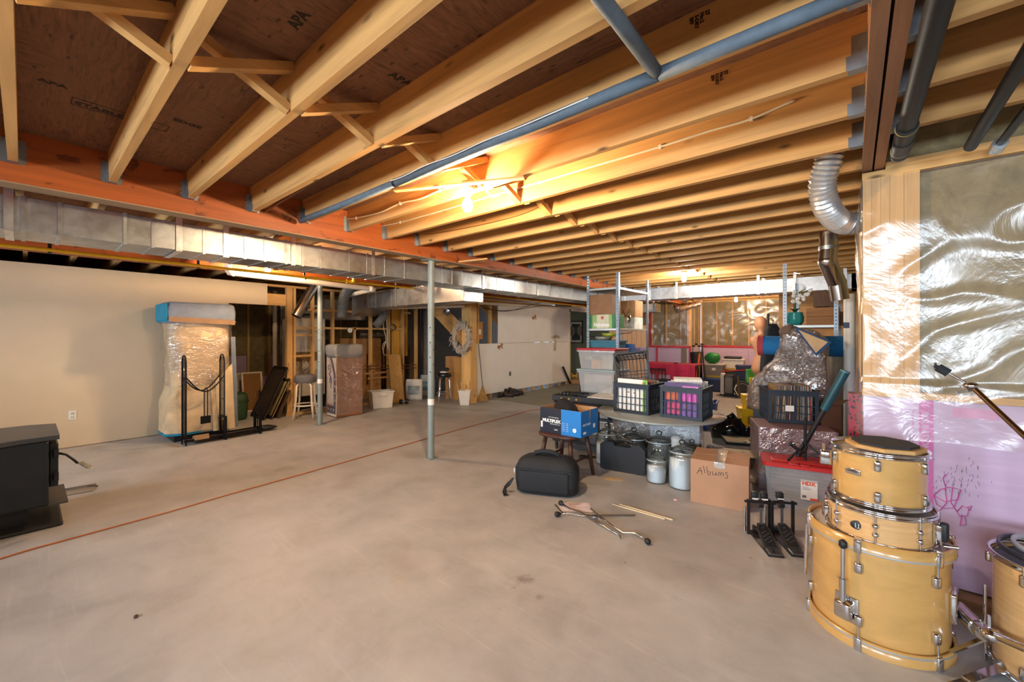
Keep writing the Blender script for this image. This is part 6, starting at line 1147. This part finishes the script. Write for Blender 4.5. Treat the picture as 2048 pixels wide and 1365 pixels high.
M_ = Matrix.Rotation(R(72), 4, 'Z') @ Matrix.Translation((.19, 0, 0)); sr = ob('strainer', MB().rb(0, .03, -.02, .02, .03, .12, .006, 2, M_), CHR, sn); ob('lever', MB().rb(.02, .045, -.015, .02, .05, .13, .006, 2, M_), BLACKP, sr); ob('adjuster', MB().cyl(M_ @ Vector((.03, 0, .03)), M_ @ Vector((.07, .02, .035)), .008, n=10), CHR, sr)
M_ = Matrix.Rotation(R(-70), 4, 'Z') @ Matrix.Translation((.19, 0, 0)); ob('butt_plate', MB().rb(0, .03, -.02, .02, .04, .1, .006, 2, M_), CHR, sn)
TZ = SN_Z+.165; tm = drum('tom_drum', 'honey maple tom drum on top of the drum stack', rd(1755, 1.97), TZ, .172, .24, 6, 0, SHELL)
M_ = Matrix.Rotation(R(-30), 4, 'Z') @ Matrix.Translation((.172, 0, 0)); bg = ob('badge', MB().rb(-.004, .004, -.032, .032, .125, .155, .004, 2, M_), CHR, tm); ob('badge_mark', MB().box(.0035, .005, -.02, .02, .138, .145, M_), mat('#4a4a4a', .4), bg)
M_ = Matrix.Rotation(R(-88), 4, 'Z') @ Matrix.Translation((.172, 0, 0)); mb_ = ob('mount_bracket', MB().rb(0, .05, -.03, .03, .12, .19, .008, 2, M_), CHR, tm); ob('wing_bolt', MB().cyl(M_ @ Vector((.035, 0, .19)), M_ @ Vector((.035, 0, .225)), .008, n=10), CHR, mb_)
q = rd(1757, 1.96); t = thing('practice_pad', 'octagonal wooden practice pad with black rubber lying on the tom', 'pad', (q[0]+.02, q[1]-.0, TZ+.247), R(20)); oc = [(.145*math.cos(PI/8+k*PI/4), .145*math.sin(PI/8+k*PI/4)) for k in range(8)]; ob('base', MB().prism(oc, 0, .016), wood('#d9aa6a', 0, knots=False), t, bev=.003); ob('rubber', MB().prism([(x*.84, y*.84) for x, y in oc], .016, .027), mat('#2c2c2e', .8), t, bev=.003)
# floor tom
fxy = rd(2139, 1.64); ft = drum('floor_tom', 'maple floor tom with loose rings on its head beside the pink board', fxy, .03, .203, .47, 6, 30, SHELL2, headm=mat('#2a3038', .4))
for a in (40, 160, 280): M_ = Matrix.Rotation(R(a), 4, 'Z') @ Matrix.Translation((.203, 0, 0)); ob('leg', MB().cyl(M_ @ Vector((.02, 0, -.03)), M_ @ Vector((.02, 0, .3)), .006, n=10), CHR, ft)
for i, (r_, c_, lb) in enumerate(((.19, '#3a3c40', 'larger dark drum hoop resting on the floor tom'), (.16, '#c4c6c8', 'smaller pale drum hoop resting on the floor tom'))): ob('drum_hoop', MB().lathe([(r_-.012, 0), (r_, 0), (r_, .018), (r_-.012, .018), (r_-.012, 0)], n=48), mat(c_, .35, .3), label=lb, cat='hoop', loc=(fxy[0]+.01*i, fxy[1], .522+.0185*i))
# tom holder arm lying between the drums
t = thing('tom_holder', 'chrome tom holder arm reaching from bass drum toward floor tom', 'holder'); B_ = PD(1962, 1262, 1.72); C_ = PD(2048, 1298, 1.55)
A_ = PD(1916, 1218, 1.86); ob('sleeve', MB().cyl(A_, A_+(B_-A_)*.9, .034, n=20), CHR, t); ob('tube', MB().cyl(A_+(B_-A_)*.9, C_+(C_-B_)*.4, .015, n=14), CHR, t); ob('clamp', MB().sph(B_+(C_-B_)*.25, .034, 14, (1, 1, .8)), CHR, t); ob('wing_bolt', MB().bar(B_+(C_-B_)*.2, B_+(C_-B_)*.2+Vector((0, 0, .075)), .016, .008), CHR, t); ob('memory_lock', MB().cyl(B_-(B_-A_).normalized()*.02, B_+(B_-A_).normalized()*.02, .03, n=16), CHR, t)
# cymbal stand at the right, boom in view
t = thing('cymbal_stand', 'chrome boom cymbal stand leaning in beside the pink board', 'stand'); T_ = PD(1942, 772, 1.93); N_ = PD(1897, 747, 1.98); E_ = PD(2062, 885, 1.72); base = Vector((.98, 1.75, 0)); TOP = Vector((.98, 1.75, .98))
BR = mat('#a9917a', .18, 1., .05); ob('boom', MB().cyl(T_, E_+(E_-T_)*.1, .0115, n=14), BR, t); ob('tilter', MB().sph(T_, .024, 14, (1.2, 1, .8)).bar(T_+Vector((0, 0, -.02)), T_+Vector((-.05, -.02, -.035)), .012, .01), CHR, t); ob('cymbal_rod', MB().cyl(T_, N_, .0055, n=10), CHR, t)
D_ = (N_-T_).normalized(); ob('felt', MB().cyl(N_, N_+D_*.045, .02, n=14), mat('#24282c', .9), t); ob('wing_nut', MB().cyl(N_+D_*.045, N_+D_*.06, .008, n=10).bar(N_+D_*.055-UP*.016, N_+D_*.055+UP*.016, .008, .008), BLACKM, t)
X_ = E_+(E_-T_)*.1; ob('column', MB().cyl(X_, (X_.x+.03, X_.y-.02, .05), .0127, n=14), CHR, t)
for a in (200, 310, 20): A = R(a); ob('leg', MB().bar((X_.x+.03, X_.y-.02, .3), (X_.x+.03+.36*math.cos(A), X_.y-.02+.36*math.sin(A), .015), .02, .008).bar((X_.x+.03, X_.y-.02, .12), (X_.x+.03+.2*math.cos(A), X_.y-.02+.2*math.sin(A), .14), .014, .006), CHR, t)
# flat chrome tripod leg in the lower right corner
t = thing('tripod_base', 'flat chrome tripod hardware lying on floor by the bass drum', 'stand'); A_, B_ = PZ(1935, 1362, .03), PZ(2060, 1318, .06); ob('leg', MB().bar(A_, B_, .035, .012), CHR, t); ob('leg', MB().bar(PZ(1900, 1372, .02), PZ(2048, 1335, .03), .022, .012), CHR, t); ob('hinge', MB().cyl(PZ(2000, 1333, .05), PZ(2006, 1331, .05), .02, n=12), CHR, t)
# double bass pedal
GM = mat('#3a3a3c', .38, .7, .15)
def pedal(label, u, v, beaters=2):
    p = PZ(u, v); t = thing('drum_pedal', label, 'pedal', (p.x, p.y, 0), R(26)); L = .36
    ob('base_plate', MB().prism([(-.045, 0), (.045, 0), (.065, L), (-.065, L)], 0, .008), GM, t, bev=.002)
    def inc(y): return .012+(y-.07)*.34
    fb_ = ob('footboard', MB().prism([(-.042, .075), (.042, .075), (.042, .24), (.024, .285), (-.024, .285), (-.042, .24)], 0, .009).warp(lambda v: v+Vector((0, 0, inc(v.y)))), mat('#6a6866', .35, .8, .15), t, bev=.002)
    ob('tread', MB().prism([(-.032, .085), (.032, .085), (.032, .235), (.018, .265), (-.018, .265), (-.032, .235)], .009, .0105).warp(lambda v: v+Vector((0, 0, inc(v.y)))), BLACKP, fb_)
    for i, (x, y) in enumerate([(0, .12), (0, .15), (0, .18), (0, .21), (-.018, .135), (.018, .135), (-.018, .165), (.018, .165), (-.018, .195), (.018, .195), (0, .24)]): ob('grip_stud', MB().cyl((x, y, inc(y)+.01), (x, y, inc(y)+.0125), .006, n=10), mat('#8d8a86', .35, .8), fb_)
    ob('heel_plate', MB().box(-.042, .042, 0, .07, .008, .022), mat('#6a6866', .35, .8, .15), t, bev=.004); ob('heel_tread', MB().box(-.03, .03, .012, .058, .022, .0235), BLACKP, t)
    for x in (-.075, .075): ob('upright', MB().bar((x, .3, .004), (x, .3, .25), .022, .016), BLACKM, t)
    ob('axle', MB().cyl((-.1, .3, .235), (.1, .3, .235), .0085, n=12), BLACKM, t); ob('cam', MB().cyl((-.015, .3, .225), (.015, .3, .225), .03, n=18), GM, t); ob('chain', MB().box(-.008, .008, .276, .284, .085, .225), mat('#7a7a7c', .35, .8), t)
    for i in range(beaters):
        x = -.03+.06*i if beaters == 2 else 0; b = ob('beater_rod', MB().cyl((x, .3, .235), (x, .325, .27), .005, n=8), CHR, t); ob('beater', MB().rb(x-.022, x+.022, .3, .345, .25, .3, .008), BLACKP, b); ob('beater_face', MB().box(x-.02, x+.02, .299, .301, .252, .262), WHITEP, b)
    ob('spring', MB().cyl((-.1, .3, .06), (-.1, .3, .2), .009, n=10).cyl((-.1, .3, .02), (-.1, .3, .06), .011, n=10), CHR, t); ob('hoop_clamp', MB().rb(-.03, .03, .33, .38, .005, .04, .006), GM, t)
pedal('double-beater drum pedal with studded footboard beside the Albums carton', 1553, 1116, 2); pedal('single-beater drum pedal with studded footboard beside the bass drum', 1599, 1116, 1)
# ================================================================ FAR STORAGE AREA
def fpos(u, d): q = PD(u, HY, d); return (q.x, q.y)
# red cloth covered table
x, y = fpos(1338, 9.3); t = thing('folding_table', 'folding table under a red cloth by the far pink wall', 'table', (x, y, 0), 0); ob('top', MB().box(-.6, .6, -.3, .3, .74, .77), mat('#6a4a3a', .6), t)
for sx in (-.55, .55):
    for sy in (-.25, .25): ob('leg', MB().cyl((sx, sy, 0), (sx, sy, .74), .014, n=8), BLACKM, t)
def clothf(u, v):
    xx = -.66+1.32*u; s = -.75+1.15*v
    yy, zz = (s, .778) if s > -.32 else (-.325-.02*math.sin(xx*22), .778-(-.32-s)*(.55 if xx < .15 else .95))
    return (xx, yy, zz+.006*noise.noise((xx*6, s*6, 1)))
o = ob('tablecloth', MB().grid(clothf, 60, 30), fabric('#c22f50'), label='crimson cloth draped over the far folding table', cat='tablecloth', loc=(x, y, 0))
t = thing('scissors', 'black handled shears lying on the red cloth', 'scissors', (x+.25, y-.1, .79), .5); ob('blade', MB().bar((0, 0, .008), (.16, .03, .008), .02, .004), GALV, t)
for s in (-1, 1): ob('handle', MB().tube([(-.06+.035*math.cos(a*PI/6), s*.03+.022*math.sin(a*PI/6), .01) for a in range(12)], .008, 6, True), BLACKP, t)
t = tub('storage_tote', 'dark teal tote pushed under the red cloth table', 'tote', (x+.1, y-.12, 0), 0, .6, .4, .38, '#1f4e62', .9); ob('lid', MB().rb(-.32, .32, -.22, .22, .38, .41, .01), mat('#183c4c', .5), t)
x2, y2 = fpos(1310, 8.2); t = thing('wire_basket', 'black wire basket rack beside the red cloth table', 'basket', (x2, y2, 0), .3); m = MB()
for i in range(7):
    for s in (0, .3): m.cyl((-.2+.065*i, s, .0), (-.2+.065*i, s, .72), .005, n=5)
for j in range(10):
    for s in (0, .3): m.cyl((-.2, s, .04+.07*j), (.2, s, .04+.07*j), .005, n=5)
    for s in (-.2, .2): m.cyl((s, 0, .04+.07*j), (s, .3, .04+.07*j), .005, n=5)
ob('wires', m, BLACKM, t); ob('top_frame', MB().tube([(-.2, 0, .72), (.2, 0, .72), (.2, .3, .72), (-.2, .3, .72)], .01, 6, True), BLACKM, t)
x2, y2 = fpos(1352, 6.6); carton('carton', 'striped tan carton on floor behind the record crates', (x2-.2, y2, 0), .2, .5, .36, .5, mat('#b48a54', .8, 0, .3, 3, 0, None, (12, 1, 1)))
x2, y2 = fpos(1398, 6.3); t = tub('storage_tote', 'royal blue tote heaped with white papers behind the crates', 'tote', (x2, y2, 0), .15, .5, .38, .42, '#22458c', .88); ob('papers', MB().box(-.2, .2, -.15, .15, .3, .44), mat('#e4dfd6', .7, 0, .1, 20), t, bev=.01); ob('red_folder', MB().box(-.22, .1, -.16, .05, .44, .455), mat('#b53a36', .6), t)
# row of storage along the far wall
def fbin(label, u, d, z, w_, dp, h, col, lid=None, name='storage_tote'):
    x, y = fpos(u, d); t = tub(name, label, 'tote', (x, y, z), R(4), w_, dp, h, col, .88)
    if lid: ob('lid', MB().rb(-w_/2-.02, w_/2+.02, -dp/2-.02, dp/2+.02, h, h+.03, .008), mat(lid, .5), t)
    return t
fbin('dark blue tote at the bottom of the far pile', 1424, 10.4, 0, .5, .4, .3, '#25355c', '#2a4a8c'); t = fbin('grey tote filled with yellow, under the green bag', 1430, 10.45, .332, .44, .38, .33, '#8a7f74', '#c9c4ba'); ob('yellow_fill', MB().box(-.17, .17, -.172, -.17, .02, .15), mat('#c8a83c', .7, 0, .2, 20), t); ob('label', MB().box(-.04, .04, -.19, -.185, .2, .26), WHITEP, t)
x, y = fpos(1425, 10.4); ob('green_bag', MB().sph((0, 0, .14), .19, 18, (1, .7, .75)).warp(lambda v: v*(1+.12*noise.noise(v*6))), mat('#1f7a34', .5, 0, .15), label='bright green cloth bag slumped on the grey tote', cat='bag', loc=(x, y, .695))
fbin('translucent white tote with black handle on the far pile', 1468, 10.7, .56, .5, .38, .24, '#dcd6cc'); x, y = fpos(1466, 10.7); ob('black_tray', MB().rb(-.2, .2, -.14, .14, 0, .06, .02), BLACKP, label='black tray lid set on the white tote', cat='tray', loc=(x, y, .802), rz=R(4))
fbin('yellow-lidded dark tote under the white tote', 1466, 10.7, 0, .52, .4, .52, '#3a3a3a', '#c9a02c'); fbin('navy blue tote standing left of the green seed bag', 1487, 10.2, .3, .3, .3, .34, '#1f2a4c', '#26345c'); carton('carton', 'black carton beneath the navy blue tote', (*[a-.17 for a in fpos(1487, 10.2)], 0), R(4), .34, .34, .298, BLACKP)
def tower(label, u, d, w_, h, c1, c2):
    x, y = fpos(u, d); t = thing('tower_heater', label, 'heater', (x, y, 0), R(10)); ob('case', MB().rb(-w_/2, w_/2, -.11, .11, .02, h, .02), mat(c1, .45), t); ob('grille', MB().rb(-w_/2+.02, w_/2-.02, -.116, -.1, .08, h-.06, .01), mat(c2, .5, 0, .2, 60), t); ob('foot', MB().rb(-w_/2-.02, w_/2+.02, -.13, .13, 0, .03, .008), BLACKP, t)
tower('white tower beside the black tower heater', 1446, 9.7, .1, .52, '#d8d2c6', '#c9c2b4'); tower('black tower heater with grey grille before the far totes', 1458, 9.5, .2, .5, '#1c1c1e', '#6a655e')
x, y = fpos(1484, 9.3); t = thing('box_fan', 'black drum heater with coiled white cord on the far floor', 'heater', (x, y, 0), R(15)); ob('drum', MB().cyl((0, -.12, .19), (0, .12, .19), .18, n=24), BLACKP, t); ob('grille', MB().tube([(.14*math.cos(k*PI/10), -.125, .19+.14*math.sin(k*PI/10)) for k in range(20)], .006, 5, True), GALV, t); ob('cord', MB().tube([(-.12, -.13, .3), (-.16, -.16, .2), (-.1, -.17, .08), (0, -.17, .03), (.1, -.17, .05)], .01, 6), WHITEP, t); ob('base', MB().box(-.16, .16, -.1, .1, 0, .04), BLACKP, t)
x, y = fpos(1507, 9.6); t = sack('bright green and yellow seed bag beside the mannequin stand', (x, y, .0), YAW-.3, .34, .62, '#3f9a3a', '#d8c83a'); 
x, y = fpos(1497, 10.0); ob('rake_red', MB().cyl((x-.55, y-.3, .52), (x-.05, y, .56), .012, n=8), TAPE, label='short red rod lying across the far totes', cat='rod')
# golf bag and poles in the jog corner
x, y = fpos(1396, 10.7); t = thing('golf_bag', 'black golf bag leaning in the far wall corner', 'golf bag', (x, y, 0), .2); ob('bag', MB().cyl((0, 0, .02), (-.06, .12, .92), .12, .14, n=18), NY, t); ob('collar', MB().cyl((-.06, .12, .9), (-.064, .13, .96), .145, n=18), BLACKP, t); ob('pocket', MB().rb(-.08, .08, -.15, -.06, .12, .5, .02), NY, t)
for i in range(4): ob('club', MB().cyl((-.06+.03*i, .12, .8), (-.12+.07*i, .16, 1.12+.05*(i % 2)), .007, n=6), GALV, t); ob('club_head', MB().sph((-.12+.07*i, .15, 1.13+.05*(i % 2)), .03, 8, (1.5, .7, .8)), BLACKM, t)
for i, (u, c, h_, tx, lb) in enumerate(((1390, '#e0622c', .95, .03, 'orange plastic pole leaning in the far corner'), (1397, '#6a5a2a', .98, -.04, 'olive canvas pole leaning beside the golf bag'), (1412, '#2a211e', 1.15, -.16, 'dark hockey stick slanting behind the green bag'))):
    x, y = fpos(u, 10.1); ob('leaning_pole', MB().cyl((x, y, 0), (x+tx, y+.25, h_), .022, n=8), mat(c, .6), label=lb, cat='pole')
# mop bucket
x, y = fpos(1502, 5.95); t = thing('mop_bucket', 'yellow mop bucket with wringer on casters', 'bucket', (x, y, 0), R(25)); YL = mat('#d8b41c', .4, 0, .06)
ob('bucket', MB().frus(-.17, .17, -.14, .14, .07, .36, .8), YL, t, bev=.01); ob('rim', MB().box(-.18, .18, -.15, -.13, .35, .37).box(-.18, .18, .13, .15, .35, .37).box(-.18, -.16, -.15, .15, .35, .37).box(.16, .18, -.15, .15, .35, .37), YL, t); ob('wringer', MB().frus(-.13, .13, -.1, .1, .36, .56, .75), YL, t, bev=.01); ob('lever', MB().bar((-.15, 0, .5), (-.16, .03, .82), .025, .015), mat('#6a4a2a', .5), t); ob('decal', MB().box(-.08, .08, -.145, -.13, .16, .26), mat('#8a6a1c', .5), t)
for sx in (-.12, .12):
    for sy in (-.1, .1): ob('caster', MB().cyl((sx-.015, sy, .035), (sx+.015, sy, .035), .035, n=12), mat('#8a8a88', .4), t)
t = thing('caution_frame', 'yellow folding caution frame lying before the mop bucket', 'frame', (*fpos(1502, 5.45), 0), R(20))
for i in range(5): ob('bar', MB().bar((-.12+.06*i, 0, .02), (-.1+.06*i, .05, .16), .02, .015), YL, t)
ob('rail', MB().bar((-.15, 0, .012), (.18, 0, .012), .024, .024), YL, t)
# black sacks and framed panels behind the Albums carton
for i, (u, d, r_, lb) in enumerate(((1456, 5.12, .2, 'glossy black trash sack slumped beside the round table'), (1488, 5.0, .13, 'small glossy black trash sack before the mop bucket'))):
    x, y = fpos(u, d); t = thing('trash_sack', lb, 'sack', (x, y, 0)); ob('sack', MB().sph((0, 0, r_*.95), r_, 24, (1.05, .85, 1.05)).warp(lambda v: Vector((v.x, v.y, max(.003, v.z)))*(1+.22*noise.noise(v*11+Vector((i, 0, 0))))), mat('#0e0e10', .2), t); ob('knot', MB().tube([(0, 0, r_*1.8), (.02, 0, r_*2.0), (.06, .02, r_*2.2)], .025, 8, rr=[.03, .02, .04]), mat('#0e0e10', .2), t)
for i, (u, v, z, rz, lb) in enumerate(((1466, 905, .26, 16, 'beige framed panel with black edge lying topmost behind the Albums carton'), (1486, 880, .23, 22, 'beige framed panel with black edge lying under the top one'))):
    q = PZ(u, v, z); t = thing('game_board', lb, 'board', (q.x+.02, q.y+.12, z-.04), R(rz)); ob('field', MB().box(-.24, .24, -.17, .17, 0, .012), mat('#b09a74', .6, 0, .1), t); ob('frame', MB().box(-.25, .25, -.18, -.165, 0, .02).box(-.25, .25, .165, .18, 0, .02).box(-.25, -.235, -.18, .18, 0, .02).box(.235, .25, -.18, .18, 0, .02), BLACKP, t, bev=.003)
    for s in (-1, 1): ob('clip', MB().box(s*.04-.02, s*.04+.02, -.06+.05*s, -.04+.05*s, .012, .02), BLACKP, t)
q = PZ(1470, 895, .2); t = carton('carton', 'low dark crate supporting the beige framed panels', (q.x-.2, q.y-.05, 0), R(16), .5, .42, .185, mat('#2c2622', .7))
x, y = fpos(1434, 4.35); ob('white_cloth', MB().sph((0, 0, .12), .13, 16, (1.1, .8, 1)).warp(lambda v: Vector((v.x, v.y, max(.003, v.z)))*(1+.2*noise.noise(v*10))), fabric('#b9aea8'), label='rumpled pale cloth heap between round table and framed panels', cat='cloth', loc=(x, y, 0))
x, y = fpos(1428, 4.1); ob('green_wire', MB().tube([(x+.06*math.cos(a*.9), y+.05*math.sin(a*1.1), .02+.008*a) for a in range(22)], .007, 6), mat('#1f5a3a', .5), label='coil of dark green string lights beside the wrapped pedestal', cat='string lights')
